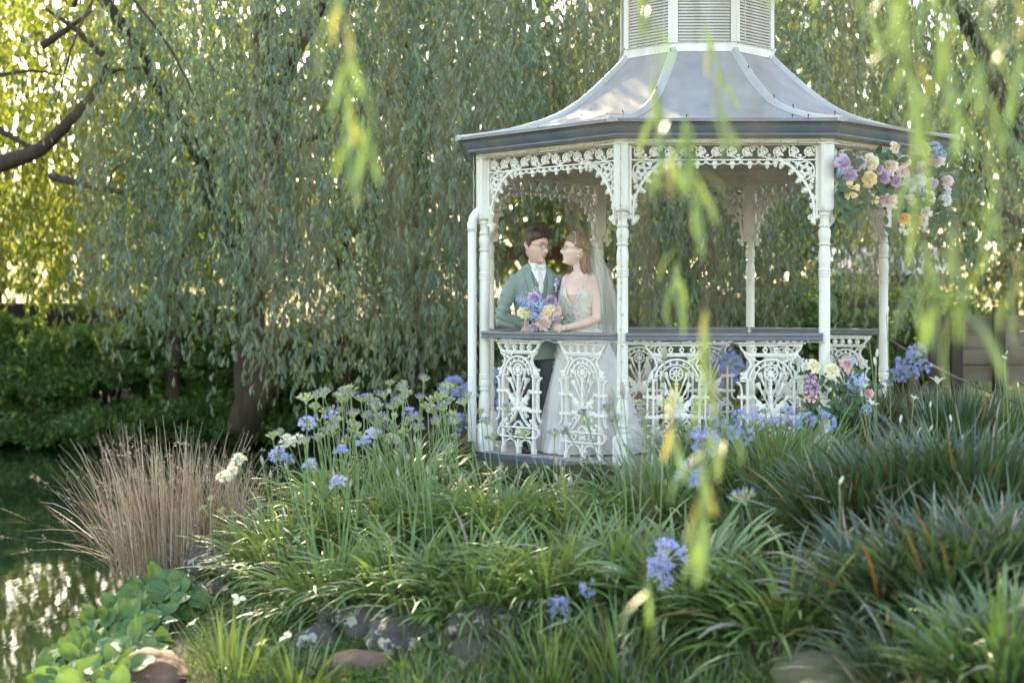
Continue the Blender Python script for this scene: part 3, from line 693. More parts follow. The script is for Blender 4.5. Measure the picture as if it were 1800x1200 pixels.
# cast iron balustrade panel, 0.52 wide, 0.925 high
def arc(cx, cz, r, a0, a1, n=12, rz=None):
    rz = rz or r
    return [(cx + r * math.cos(math.radians(a0 + (a1 - a0) * i / (n - 1))), cz + rz * math.sin(math.radians(a0 + (a1 - a0) * i / (n - 1)))) for i in range(n)]
def leaf(mb, x, z, ang, L, W, y0, y1, lobes=5):
    """lobed cast leaf, tip pointing along ang"""
    pts = []
    shape = [(0, .06), (.12, .30), (.02 + .22, .95), (.34, .45), (.52, 1.0), (.60, .45), (.80, .55), (1.0, 0)]
    for t, w_ in shape: pts.append((t * L, w_ * W / 2))
    for t, w_ in shape[-2::-1]: pts.append((t * L, -w_ * W / 2))
    c, s = math.cos(ang), math.sin(ang); k = len(pts)
    ring0 = [(x + a * c - b * s, y0, z + a * s + b * c) for a, b in pts]
    ym = y0 + (y1 - y0) * .55
    ring1 = [(x + a * c - b * s, ym, z + a * s + b * c) for a, b in pts]
    cx_, cz_ = x + .5 * L * c, z + .5 * L * s
    V = ring0 + ring1 + [(cx_, y1, cz_), (cx_, y0, cz_)]
    F = [(j, (j + 1) % k, (j + 1) % k + k, j + k) for j in range(k)] + [(j + k, (j + 1) % k + k, 2 * k) for j in range(k)] + [((j + 1) % k, j, 2 * k + 1) for j in range(k)]
    mb.add(V, F)
def trumpet(mb, x, z, ang, L, y, s=1):
    c, si = math.cos(ang), math.sin(ang); R3 = basis((c, 0, si)); pr = [(.006, 0), (.0065, L * .45), (.012, L * .5), (.009, L * .55), (.012, L * .75), (.026, L * .95), (.024, L)]
    rings = [[tuple(Vector((x, y, z)) + R3 @ Vector((r * s * math.cos(t), r * s * math.sin(t) * .8, h))) for t in [2 * math.pi * j / 8 for j in range(8)]] for r, h in pr]
    mb.loft(rings)
def panel_mesh():
    mb = MB(); D0, D1 = -.013, .013
    top = .915
    mb.box((0, 0, top), (.53, .05, .014)); mb.box((0, 0, top - .018), (.49, .036, .012))
    mb.strip([(-.205, top - .085), (.205, top - .085)], .016, D0 - .004, D1 + .004)
    mb.strip([(-.20, top - .100), (.20, top - .100)], .008, D0 - .008, D1 + .008)
    for s in (-1, 1):
        mb.strip(arc(s * .285, top - .02 - .005, .085, 90 + s * 90, 90 + s * 90 + s * 0 + (90 if s > 0 else -90), 8)[:], .013, D0, D1) if False else None
        mb.strip([(s * .235, top - .02), (s * .225, top - .045), (s * .205, top - .068), (s * .18, top - .08)], .014, D0, D1)
        # concave side brackets below the frieze box
        mb.strip([(s * .195, top - .10), (s * .165, top - .125), (s * .150, top - .165), (s * .165, top - .20), (s * .195, top - .225)], .014, D0, D1)
        mb.strip([(s * .17, top - .105), (s * .12, top - .135), (s * .07, top - .145)], .010, D0, D1)
        mb.ball((s * .125, 0, top - .12), .013, 8, 5)
        # square shoulder block
        mb.box((s * .205, 0, top - .235), (.055, .034, .022)); mb.box((s * .200, 0, top - .262), (.04, .03, .03)); mb.box((s * .215, 0, top - .29), (.04, .03, .012))
        mb.ball((s * .222, 0, top - .27), .015, 8, 5); mb.ball((s * .158, 0, top - .285), .014, 8, 5)
        # posts of the panel
        mb.strip([(s * .178, top - .27), (s * .178, .20)], .020, D0, D1); mb.strip([(s * .178, top - .27), (s * .178, .20)], .008, D0 - .007, D1 + .007)
        # outer C-shaped bar
        mb.strip([(s * .262, top - .30), (s * .245, top - .305), (s * .228, top - .33), (s * .222, top - .37), (s * .222, .335), (s * .228, .29), (s * .245, .262), (s * .262, .257)], .013, D0, D1)
        for z in (.50, .345):
            mb.box((s * .195, 0, z), (.10, .036, .024)); mb.ball((s * .245, 0, z), .015, 8, 5); mb.ball((s * .178, .012, z), .011, 8, 5); mb.ball((s * .178, -.012, z), .011, 8, 5)
            mb.box((s * .14, 0, z), (.02, .02, .034))
        # foot curves
        mb.strip([(s * .178, .27), (s * .190, .235), (s * .215, .215)], .012, D0, D1); mb.strip([(s * .165, .27), (s * .15, .235), (s * .12, .222)], .010, D0, D1)
        mb.ball((s * .14, 0, .262), .015, 8, 5)
        # legs
        mb.strip([(s * .178, .115), (s * .178, .0)], .020, D0, D1); mb.box((s * .178, 0, .015), (.036, .036, .05))
        mb.strip(arc(s * .089, .035, .075, 0, 180, 12, .07), .012, D0, D1)
        mb.ball((s * .028, 0, .055), .014, 8, 5); mb.ball((s * .178, 0, .165), .018, 8, 5); mb.strip([(s * .178, .19), (s * .178, .13)], .030, D0, D1)
        for z in (.185, .145): mb.strip(arc(s * .09, .165, .022, 0, 330, 12), .009, D0, D1)
        mb.strip(arc(s * .195, .165, .040, s * 90 if s > 0 else 90, -90 if s > 0 else 270, 10), .013, D0, D1)
    for x in (-.125, -.042, .042, .125):
        mb.strip(arc(x, top - .053, .015, 0, 330, 9), .012, D0, D1); mb.strip([(x, top - .025), (x, top - .038)], .012, D0, D1); mb.strip([(x, top - .068), (x, top - .08)], .012, D0, D1)
    # the arch
    mb.strip(arc(0, top - .29, .165, 8, 172, 22, .165), .014, D0 - .004, D1 + .004); mb.strip(arc(0, top - .29, .125, 5, 175, 20, .125), .011, D0, D1)
    for a in range(25, 170, 21): mb.strip(arc(0, top - .29, .15, a, a, 2)[:1] + arc(0, top - .29, .125, a, a, 2)[:1], .013, D0, D1)
    # star medallion
    mz = top - .235
    mb.strip(arc(0, mz, .050, 0, 360, 24), .010, D0, D1)
    for a in range(0, 360, 45): mb.strip([(0, mz), (.05 * math.cos(math.radians(a)), mz + .05 * math.sin(math.radians(a)))], [.018, .004], D0, D1)
    mb.ball((0, 0, mz), .014, 10, 6)
    # stalks with trumpets from the shell
    hz = .355
    mb.strip([(0, mz - .05), (0, hz)], [.016, .024], D0 - .004, D1 + .004)
    for z in (.60, .53, .47): mb.ball((0, 0, z), (.021, .02, .010), 10, 6)
    for s in (-1, 1):
        for x0, z0_, x1, z1_ in ((.012, .50, .085, .68), (.018, .44, .100, .60), (.022, .40, .135, .50)):
            a = math.atan2(z1_ - z0_, s * (x1 - x0)); mb.strip([(0, hz + .02), (s * x0, z0_)], .012, D0, D1); trumpet(mb, s * x0, z0_, a, math.hypot(x1 - x0, z1_ - z0_) * 1.05, 0, 1.1)
        leaf(mb, s * .015, hz + .01, math.radians(90 - s * 42), .15, .085, D0, D1 + .006); leaf(mb, s * .015, hz - .01, math.radians(90 - s * 85), .125, .07, D0, D1 + .006); leaf(mb, s * .06, hz + .03, math.radians(90 - s * 20), .10, .05, D0, D1)
        # scroll below
        sc = [(s * (.075 + (.030 - .004 * t) * math.cos(t)), hz - .065 + (.030 - .004 * t) * math.sin(t)) for t in np.linspace(0, 6, 16)]
        mb.strip(sc, .010, D0, D1 + .004); mb.strip([(s * .02, hz - .02), (s * .05, hz - .07), (s * .105, .232), (s * .14, .218)], .013, D0, D1)
        mb.strip([(0, .255), (s * .03, .235), (s * .05, .215)], .012, D0, D1); mb.strip([(0, .175), (s * .035, .145)], .014, D0, D1); mb.strip([(0, .20), (s * .03, .175), (0, .15)], .010, D0, D1)
    mb.ball((0, 0, hz), (.03, .024, .026), 12, 8)
    for z in (.205, .125): mb.strip([(-.20, z), (.20, z)], .014, D0 - .003, D1 + .003)
    mb.box((0, 0, .02), (.03, .034, .06)); mb.strip([(0, .11), (0, .05)], .014, D0, D1)
    return mb.mesh('balustrade_panel', M['iron'], .7)
pan_me = panel_mesh()
for k in (7, 0, 3, 4, 5, 6):
    for dx in (-.362, .362): put('balustrade_panel', pan_me, k, 0, .012, dx)

# cast iron lace frieze with corner brackets
def frieze_mesh():
    mb = MB(); W = SIDE / 2 - .062; D0, D1 = -.010, .010; T = 2.442; B = 2.325
    mb.strip([(-W, T), (W, T)], .012, D0 - .004, D1 + .004); mb.strip([(-W, B), (W, B)], .010, D0 - .003, D1 + .003)
    for s in (-1, 1):
        mb.strip([(s * W, T), (s * W, 1.90)], .014, D0 - .004, D1 + .004)
    # running scrolls
    n = 12; p = 2 * W / n
    for i in range(n):
        c = -W + p * (i + .5); f = 1 if i % 2 else -1; zc = (T + B) / 2
        mb.strip([(c - f * 0 + r_ * math.cos(t), zc + f * 0 + r_ * math.sin(t)) for t, r_ in [(a, .042 * (1 - .55 * (a / 7.2))) for a in np.linspace(0, 7.2, 20)]], .0085, D0, D1)
        mb.strip([(c - p * .5, B + .005 if f > 0 else T - .005), (c - p * .2, zc - f * .03), (c + p * .25, zc + f * .042), (c + p * .5, T - .005 if f > 0 else B + .005)], .008, D0, D1)
        for a, d in ((60, .0), (150, .012), (265, .008), (-20, .0)):
            leaf(mb, c + p * .08 * math.cos(a), zc + .01 * math.sin(a), math.radians(a * f), .046, .040, D0, D1 + .004)
        leaf(mb, c + p * .45, zc + f * .01, math.radians(90 * f), .042, .036, D0, D1 + .004)
    # the arch: half curve from the post up to the strip
    cur = [(.050, 1.872), (.030, 1.868), (.020, 1.90), (.022, 1.98), (.050, 2.075), (.105, 2.172), (.180, 2.258), (.275, 2.318), (.34, 2.325)]
    for s in (-1, 1):
        pts = [(s * -(W - x), z) for x, z in [tuple(q) for q in bez([np.array((a, b, 0)) for a, b in cur], 40)] ] if False else [(-s * (W - q[0]), q[1]) for q in bez([np.array((a, b, 0)) for a, b in cur], 40)]
        mb.strip(pts, .015, D0 - .005, D1 + .005); mb.strip([(x - s * .010 * -1 * 0, z + .018) for x, z in pts[12:]], .007, D0, D1)
        ex, ez = pts[0]; mb.strip([(ex + s * -.0 + .012 * math.cos(t) * s, ez + .012 + .012 * math.sin(t)) for t in np.linspace(-1.5, 3.5, 10)], .011, D0 - .004, D1 + .004)
        # leaves and hooks hanging along the arch
        for j in (4, 9, 13, 17, 21, 25, 29, 33, 37):
            x, z = pts[min(j, 39)]; x2, z2 = pts[min(j + 1, 39)]; d = math.atan2(z2 - z, x2 - x); nrm = d - s * math.pi / 2 * (1 if True else 0)
            if math.cos(nrm) * -s * 1 > 0 or math.sin(nrm) > 0: pass
            big = j % 2 == 1
            # the inside of the arch is towards x=0 and down
            ang = d + (-math.pi / 2 if s < 0 else math.pi / 2)
            if math.sin(ang) > .3: ang += math.pi
            L_ = .060 if big else .046
            leaf(mb, x, z, ang, L_, .052, D0, D1 + .006)
            a2 = ang + .9; mb.strip([(x + .02 * math.cos(a2 + t) , z + .02 * math.sin(a2 + t)) for t in np.linspace(-.5, 2.2, 8)], .0075, D0, D1)
        # leaves outside of the arch, in the spandrel
        for x_, z_, a_ in ((.025, 2.02, 80), (.03, 2.10, 60), (.045, 2.145, 120), (.028, 1.95, 70), (.20, 2.30, 20), (.165, 2.285, 150), (.235, 2.312, 160), (.02, 2.185, 90)):
            leaf(mb, -s * (W - x_), z_, math.radians(90 + s * (a_ - 90)), .05, .045, D0, D1 + .005)
        cx_, cz_ = -s * (W - .086), 2.243
        mb.strip(arc(cx_, cz_, .068, 0, 360, 26, .070), .0095, D0, D1)
        mb.strip([(cx_ + r_ * math.cos(t) * s, cz_ - .012 + r_ * math.sin(t)) for t, r_ in [(a, .030 + .005 * a) for a in np.linspace(0, 5, 16)]], .008, D0, D1)
        for a in (20, 75, 130, 200, 260, 320): leaf(mb, cx_ + .012 * math.cos(math.radians(a)), cz_ + .012 * math.sin(math.radians(a)), math.radians(a), .052, .046, D0, D1 + .006)
        mb.strip([(-s * (W - .14), 2.30), (-s * (W - .19), 2.315)], .008, D0, D1)
    # pendants under the straight middle
    x = -.335
    while x <= .34:
        leaf(mb, x, B - .008, -math.pi / 2, .062, .052, D0, D1 + .006)
        for s in (-1, 1):
            mb.strip([(x + s * (.034 + .026 * math.cos(t)), B - .008 - .026 * math.sin(t)) for t in np.linspace(.0, 3.14, 10)], .0085, D0, D1)
        leaf(mb, x + .0675, B - .004, -math.pi / 2, .034, .03, D0, D1 + .004)
        x += .134
    return mb.mesh('lace_frieze', M['iron'], .7)
fr_me = frieze_mesh()
for k in (7, 0, 3, 4, 5, 6): put('lace_frieze', fr_me, k, 0, .008)
# the wide entrance: frieze at both ends of the two open faces
for k in (1, 2): put('lace_frieze', fr_me, k, 0, .008)

# downpipe
mb = MB(); pa = corner(7); d = pa / np.linalg.norm(pa)
pp = [pa + d * .02 + np.array((0, 0, 2.06)), pa + d * .06 + np.array((0, 0, 2.04)), pa + d * .095 + np.array((-.015, -.02, 1.99)), pa + d * .10 + np.array((-.02, -.02, 1.93)), pa + d * .10 + np.array((-.02, -.02, 1.5)), pa + d * .10 + np.array((-.02, -.02, .8)), pa + d * .10 + np.array((-.02, -.02, -.1))]
pp = [pa * 1.0 + np.array(q) for q in ((-.03, .0, 2.02), (-.07, -.01, 2.0), (-.098, -.02, 1.955), (-.105, -.02, 1.90), (-.105, -.02, 1.4), (-.105, -.02, .7), (-.105, -.02, -.1))]
mb.tube(pp, .036, 16)
mb.tube([pp[3] + np.array((0, 0, -.06)), pp[3] + np.array((0, 0, .02))], .040, 16)
link('downpipe', mb.mesh('downpipe', M['pipe'], True), GZ_)

# string of tiny lights
sl_ = thing('string_light', 'string of tiny clear bulbs wound along beam, rail, two posts and lantern of the gazebo', 'string lights', tuple(GC))
def wirepath(pts, sag, every, seed, name='wire'):
    rng = np.random.default_rng(seed); mbw = MB(); mbb = MB(); out = []
    for a, b in zip(pts[:-1], pts[1:]):
        a, b = np.array(a), np.array(b); L = np.linalg.norm(b - a); n = max(2, int(L / .03))
        for i in range(n): t = i / n; out.append(a + (b - a) * t + np.array((0, 0, -sag * 4 * t * (1 - t))) + rng.normal(0, .0025, 3))
    out.append(np.array(pts[-1]))
    mbw.tube(out, .0032, 4); d = 0
    for p, q in zip(out[:-1], out[1:]):
        d += np.linalg.norm(q - p)
        if d > every: d = 0; o = q + rng.normal(0, .006, 3); mbb.ball(o, (.006, .006, .010), 6, 4)
    return mbw, mbb
runs = []
for k in (7, 0, 1):
    fm = face_frame(k); e = SIDE / 2
    runs.append([tuple(fm @ Vector((-e, .082, 2.475))), tuple(fm @ Vector((0, .084, 2.468))), tuple(fm @ Vector((e, .082, 2.475)))])
for k in (7, 0):
    fm = face_frame(k)
    runs.append([tuple(fm @ Vector((-SIDE / 2, .06, .935)))] + [tuple(fm @ Vector((x, .06, .938 - .02 * (i % 2)))) for i, x in enumerate(np.linspace(-.6, .6, 9))] + [tuple(fm @ Vector((SIDE / 2, .06, .935)))])
for k in (7, 0):
    c = corner(k); u_ = c / np.linalg.norm(c); o = u_ * .055 + np.array((-.02, 0, 0)) * (1 if k == 7 else -.3)
    runs.append([tuple(c + o * 1.3 + np.array((0, 0, 2.47))), tuple(c + o * 1.25 + np.array((0, 0, 1.95))), tuple(c + o + np.array((0, 0, 1.85))), tuple(c + o * .98 + np.array((0, 0, .9))), tuple(c + o + np.array((0, 0, .3))), tuple(c + o * 1.2 + np.array((0, 0, .05)))])
    runs.append([tuple(c + np.array((.07 * math.cos(t), .07 * math.sin(t), 1.93 - .02 * math.cos(2 * t)))) for t in np.linspace(-3.6, .3, 12)])
runs.append([tuple(np.array(((LA + .02) / c8 * math.cos(ca(k)), (LA + .02) / c8 * math.sin(ca(k)), z0 + .07 + .01 * (k % 2)))) for k in range(-2, 4)])
for k in (0, 1): runs.append([tuple(np.array(((LA + .02) / c8 * math.cos(ca(k) + .1 * (1 if k else -1)), (LA + .02) / c8 * math.sin(ca(k)), z))) for z in (z0 + .07, z0 + .3, z1)])
mb_ = MB()
for i, r in enumerate(runs):
    a, b = wirepath(r, .012 if i < 3 else .0, .10, i); link('wire', a.mesh('wire', M['wire']), sl_); mb_.add(b.v, b.f)
o = link('bulb', mb_.mesh('bulb', M['bulb'], True), sl_); o['kind'] = 'stuff'

# chains at the entrance
def chain(label, a, b, sag):
    a, b = np.array(a), np.array(b); s = thing('chain', label, 'chain', tuple(a), 0, 'chains at the gazebo entrance')
    n = 80; pts = [(b - a) * t + np.array((0, 0, -sag * 4 * t * (1 - t))) for t in np.linspace(0, 1, n)]
    L = sum(np.linalg.norm(q - p) for p, q in zip(pts[:-1], pts[1:])); cnt = int(L / .036)
    ring = []
    for i in range(12):
        t = 2 * math.pi * i / 12; ring.append((.009 * math.sin(t), 0, .020 * math.cos(t) + (.006 if math.cos(t) > 0 else -.006)))
    mb = MB(); R = []
    for i in range(12):
        t = 2 * math.pi * i / 12; c = np.array(ring[i]); o = np.array((math.sin(t), 0, math.cos(t)))
        R.append([tuple(c + .0040 * (o * math.cos(q) + np.array((0, 1, 0)) * math.sin(q))) for q in (0, 1.57, 3.14, 4.71)])
    R.append(R[0]); mb.loft(R, cap=False); me = mb.mesh('chain_link', M['chain'], True)
    for i in range(cnt):
        t = (i + .5) / cnt * (n - 1); j = int(t); p = pts[j] + (pts[min(j + 1, n - 1)] - pts[j]) * (t - j); d = pts[min(j + 1, n - 1)] - pts[max(j - 1, 0)]
        o = link('chain_link', me, s); B = basis(d) @ Matrix.Rotation((i % 2) * 1.57 + .3, 3, 'Z'); o.matrix_local = Matrix.Translation(tuple(p)) @ B.to_4x4()
E3 = np.array(GC) + corner(3); D1_ = np.array(GC) + corner(1)
chain('dark steel chain sloping from the far entrance post down over the lily leaves', E3 + np.array((.03, -.05, .915)), P(1835, 722, 10.6), .06)
chain('dark steel chain dropping from the near entrance post behind the floor flowers', D1_ + np.array((.05, -.02, .86)), P(1640, 800, 9.6), .10)
# ------------------------------------------------------------------ planting on the bank
def hit(u, v, zo=0., y0=5.2, y1=24.):
    """the ground point (raised by zo) seen at pixel (u, v)"""
    Y = np.linspace(y0, y1, 500); X = (u - CX) / FPX * Y; Z = CZ - (v - HY) / FPX * Y
    d = Z - (gz(X, Y) + zo); k = np.argmax(d < 0)
    if not (d < 0).any(): k = len(Y) - 1
    return np.array((X[k], Y[k], float(gz(X[k], Y[k]))))

M['aga'] = mat('agapanthus_leaf', (.12, .205, .065), .42, (.165, .25, .085), 2.5, island=.35, transl=.22, tcol=(.32, .45, .08), spec=.5)
M['aga2'] = mat('broad_agapanthus_leaf', (.085, .155, .055), .42, (.11, .185, .07), 2.5, island=.30, transl=.18, tcol=(.22, .40, .06), spec=.75)
M['fine'] = mat('fine_green_grass', (.085, .155, .055), .42, (.12, .18, .065), 3, island=.4, transl=.22, tcol=(.30, .42, .06))
M['iris'] = mat('dark_iris_leaf', (.04, .08, .04), .36, (.06, .11, .058), 3, island=.45, transl=.15, tcol=(.18, .30, .05), spec=.7)
M['iris_tip'] = mat('yellowing_leaf', (.22, .17, .04), .6, (.28, .12, .03), 6, island=.3, transl=.2)
M['dry'] = mat('dry_pale_leaf', (.34, .30, .25), .7, (.24, .19, .14), 6, island=.35)
M['reed'] = mat('dry_brown_reed', (.30, .22, .14), .6, (.42, .35, .27), 5, island=.45, stretch=(1, 1, .5))
M['stalk'] = mat('flower_stalk_green', (.16, .25, .09), .5, island=.1, transl=.1)
M['thatch'] = mat('brown_thatch', (.07, .05, .03), .9, island=.4)

def clump(name, label, cat, c, n, L, W, mats, seed, rad=.16, lean=(.1, .9), curl=(.5, 1.6), seg=6, group=None, dry=.03, yel=0., side=.15, thatch=120, tip=.2):
    rng = np.random.default_rng(seed); c = np.array(c, float); c[2] = float(gz(c[0], c[1]))
    root = thing(name, label, cat, tuple(c), 0, group)
    a = rng.random(n) * 6.2832; r = rad * np.sqrt(rng.random(n))
    x = r * np.cos(a); y = r * np.sin(a); base = np.stack([x, y, gz(c[0] + x, c[1] + y) - c[2] - .02], 1)
    az = a + rng.normal(0, .28, n)
    ln = rng.uniform(*lean, n) * (.4 + .6 * r / rad)
    V, F = blades(rng, base, az, L * rng.uniform(.55, 1.15, n), W * rng.uniform(.7, 1.2, n), ln, rng.uniform(*curl, n), seg, tip, side)
    k = rng.random(n); mi = np.where(k < dry, 2, np.where(k < dry + yel, 1, 0)); mi = np.repeat(mi, seg)
    link('leaves', npmesh('leaves', V, F, [M[mats], M['iris_tip'], M['dry']], True, mi), root, kind='stuff')
    if thatch:
        a = rng.random(thatch) * 6.28; r = rad * 1.2 * np.sqrt(rng.random(thatch)); x = r * np.cos(a); y = r * np.sin(a)
        V, F = blades(rng, np.stack([x, y, gz(c[0] + x, c[1] + y) - c[2] - .02], 1), rng.random(thatch) * 6.28, rng.uniform(.10, .28, thatch), rng.uniform(.006, .014, thatch), rng.uniform(.5, 1.4, thatch), rng.uniform(.2, 1., thatch), 3)
        link('thatch', npmesh('thatch', V, F, M['thatch'], True), root, kind='stuff')
    return root

# --- flower heads (shared meshes)
M['aga_blue'] = mat('agapanthus_petal', (.31, .39, .68), .5, (.40, .47, .75), 40, island=.18, transl=.3, tcol=(.38, .45, .85))
M['aga_green'] = mat('umbel_green', (.42, .48, .26), .55, island=.2, transl=.2)
M['aga_purple'] = mat('bud_tip_purple', (.24, .22, .46), .5, island=.25, transl=.15)
M['white_petal'] = mat('white_petal', (.74, .74, .66), .5, island=.06, transl=.3, tcol=(.8, .8, .6))
M['sheath'] = mat('papery_bud', (.42, .38, .27), .6, (.36, .34, .32), 30, island=.1, transl=.2)
def floret(mb, mi, p, d, s, petals=6, m=0):
    R3 = basis(d); v0 = len(mb.v); n0 = len(mb.f); P3 = lambda r, t, h: tuple(Vector(p) + R3 @ Vector((r * math.cos(t), r * math.sin(t), h)))
    V = []; F = []
    for i in range(petals):
        t = 2 * math.pi * i / petals; dt = .36
        V += [P3(.003 * s, t, 0), P3(.007 * s, t - dt * 1.1, .018 * s), P3(.007 * s, t + dt * 1.1, .018 * s), P3(.016 * s, t - dt * .8, .034 * s), P3(.016 * s, t + dt * .8, .034 * s), P3(.026 * s, t, .040 * s)]
        b = 6 * i; F += [(b, b + 1, b + 2), (b + 1, b + 3, b + 4, b + 2), (b + 3, b + 5, b + 4)]
    mb.add(V, F); mi += [m] * (len(mb.f) - n0)
def umbel(seed, kind):
    rng = np.random.default_rng(seed); mb = MB(); mi = []
    n = {'bloom': 34, 'small': 20, 'half': 26, 'green': 22, 'white': 30}[kind]; R_ = {'bloom': .062, 'small': .05, 'half': .040, 'green': .036, 'white': .055}[kind]
    for i in range(n):
        z = rng.uniform(-.35, 1); t = rng.random() * 6.28; q = math.sqrt(max(0, 1 - z * z)); d = np.array((q * math.cos(t), q * math.sin(t), z + .15)); d /= np.linalg.norm(d)
        if kind in ('half', 'green'): d = np.array((q * math.cos(t) * .8, q * math.sin(t) * .8, abs(z) + .5)); d /= np.linalg.norm(d)
        r = R_ * rng.uniform(.75, 1.1); e = d * r; n0 = len(mb.f)
        mb.tube([(0, 0, 0), tuple(e * .5 + np.array((0, 0, .003))), tuple(e)], .0016, 3, cap=False); mi += [1] * (len(mb.f) - n0)
        if kind in ('bloom', 'small') and rng.random() < .85: floret(mb, mi, e, d + rng.normal(0, .2, 3), 1.0 * rng.uniform(.8, 1.15))
        elif kind == 'white': floret(mb, mi, e, d + rng.normal(0, .2, 3), 1.05 * rng.uniform(.8, 1.15))
        else:
            n0 = len(mb.f); c = e + d * .009; mb.loft([[tuple(Vector(e + d * h) + basis(d) @ Vector((rr * math.cos(q_), rr * math.sin(q_), 0))) for q_ in (0, 2.1, 4.2)] for rr, h in ((.0015, 0), (.0042, .009), (.0038, .016), (.0008, .024))]); k_ = len(mb.f) - n0
            mi += [1] * (k_ // 2) + [2 if kind != 'green' else 1] * (k_ - k_ // 2)
    n0 = len(mb.f); mb.ball((0, 0, 0), (.008, .008, .006), 6, 4); mi += [1] * (len(mb.f) - n0)
    me = bpy.data.meshes.new('flower_head'); me.from_pydata(mb.v, [], mb.f)
    for m in (M['white_petal'] if kind == 'white' else M['aga_blue'], M['aga_green'], M['aga_purple']): me.materials.append(m)
    me.polygons.foreach_set('material_index', mi); me.update(); return me
UM = {k: [umbel(s, k) for s in (1, 2, 3)] for k in ('bloom', 'small', 'half', 'green', 'white')}
UM['bud'] = [MB().lathe([(.003, -.02), (.007, -.005), (.010, .008), (.008, .022), (.003, .036), (.0008, .046)], 7).mesh('flower_bud', M['sheath'], True)]
def stalk(parent, pc, head, base, kind, rng, s=1., thick=.0042):
    """a flower stalk under a clump: head and base in world coordinates"""
    head, base = np.array(head, float), np.array(base, float); o = base - pc; e = head - pc; h = np.linalg.norm(head - base)
    mid = (o + e) / 2 + np.array((rng.normal(0, .03), rng.normal(0, .03), .02)); pts = bez([o, mid, e], 8)
    st = link('flower_stalk', MB().tube([tuple(p - o) for p in pts], np.linspace(thick, thick * .75, 8), 5).mesh('flower_stalk', M['stalk'], True), parent, tuple(o))
    me = UM[kind][rng.integers(len(UM[kind]))]; hd = link('flower_bud' if kind == 'bud' else 'flower_head', me, st, tuple(e - o))
    d = Vector(e - pts[-2]); B = basis(d) @ Matrix.Rotation(rng.random() * 6, 3, 'Z'); hd.rotation_euler = B.to_euler(); hd.scale = (s, s, s)

# --- agapanthus clumps: (x, y, leaf count, length, label)
aga = [(-1.50, 9.75, 330, .50, 'agapanthus clump at the pond corner of the bank beside the reeds, white and blue heads'),
       (-1.12, 9.05, 340, .50, 'agapanthus clump leaning over the weedy slope above the lichened rocks'),
       (-.62, 8.75, 330, .52, 'agapanthus clump hanging over the round lichened rocks'),
       (-.22, 8.45, 320, .52, 'agapanthus clump with long drooping leaves in the middle of the bank edge'),
       (.22, 8.40, 320, .50, 'agapanthus clump whose drooping leaves hang straight below the couple'),
       (.62, 8.35, 300, .50, 'agapanthus clump on the bank edge between the drooping clump and the broad leaved one'),
       (-1.05, 9.9, 300, .48, 'agapanthus clump crowded with half open heads before the downpipe corner'),
       (-.55, 9.55, 300, .46, 'agapanthus clump in the middle row below the low box hedge'),
       (-.10, 9.35, 300, .46, 'agapanthus clump in the middle row in front of the couple'),
       (.35, 9.25, 290, .46, 'agapanthus clump in the middle row before the first cast iron panels'),
       (.80, 9.35, 260, .46, 'agapanthus clump in the middle row before the centre gazebo post'),
       (-1.35, 10.7, 260, .46, 'agapanthus clump at the back of the bank near the water'),
       (-.75, 10.6, 220, .42, 'pale agapanthus clump beside the box hedge mound')]
roots = []
for i, (x, y, n, L_, lab) in enumerate(aga):
    r = clump('agapanthus_clump', lab, 'agapanthus', (x, y, 0), int(n * 1.35), L_ * 1.08, .019, 'aga', 100 + i, .27, (.15, 1.2), (.6, 1.8), 7, 'agapanthus clumps on the bank', .02, 0, .12, 160)
    roots.append((np.array(r.location), r))
def nearest(p):
    return min(roots, key=lambda q: (q[0][0] - p[0]) ** 2 + (q[0][1] - p[1]) ** 2)
rng = np.random.default_rng(77)
def head_at(u, v, Y, kind, s=1., lean=None):
    h = P(u, v, Y); k = rng.normal(0, .08) if lean is None else lean
    b = np.array((h[0] + .12 + k, h[1] + rng.uniform(-.25, .1), 0)); c, r = nearest(b)
    b[:2] += (c[:2] - b[:2]) * .35
    b[2] = float(gz(b[0], b[1])); 
    if h[2] - b[2] < .12: h[2] = b[2] + .25
    stalk(r, c, h, b, kind, rng, s)
blooms = [(597, 850, 9.0, 'bloom'), (540, 748, 9.4, 'bloom'), (488, 800, 9.6, 'bloom'), (505, 810, 9.6, 'small'), (720, 728, 9.9, 'small'), (545, 820, 9.3, 'small'), (655, 765, 9.4, 'small'), (585, 735, 9.7, 'small'), (640, 780, 9.4, 'small'), (600, 795, 9.4, 'small'),
          (985, 1072, 7.9, 'bloom'), (1036, 1082, 7.8, 'small'), (420, 812, 9.7, 'white'), (408, 832, 9.7, 'white'), (505, 778, 9.8, 'white'), (523, 776, 9.7, 'white'), (395, 842, 9.6, 'white'), (690, 775, 10.4, 'white'), (525, 950, 8.9, 'green'), (370, 880, 9.6, 'green'), (392, 900, 9.6, 'green'), (360, 895, 9.7, 'green')]
for b in blooms: head_at(*b, s=.64 if b[0] != 985 else .85)
halfs = [(538, 708), (556, 703), (568, 697), (600, 700), (617, 690), (610, 705), (660, 722), (668, 738), (690, 742), (698, 715), (706, 708), (560, 775), (575, 762), (622, 735), (645, 735), (735, 757), (752, 722), (766, 728), (708, 690), (745, 672), (480, 772), (492, 766), (585, 760), (628, 760), (592, 745), (770, 747), (780, 722), (676, 700),
         (845, 730, ), (856, 748), (892, 725), (868, 775), (924, 770), (975, 768), (1000, 765), (1030, 733), (1036, 750), (1070, 725), (1130, 735), (1135, 750), (1150, 770), (535, 780), (650, 705), (725, 740), (715, 765), (1085, 745)]
for i, (u, v) in enumerate(halfs): head_at(u, v, rng.uniform(9.2, 10.2), 'half' if i % 4 else 'green', rng.uniform(.95, 1.25))
for i in range(34): head_at(rng.uniform(545, 830), rng.uniform(690, 800), rng.uniform(9.3, 10.6), 'half' if i % 3 else 'green', rng.uniform(.8, 1.15))
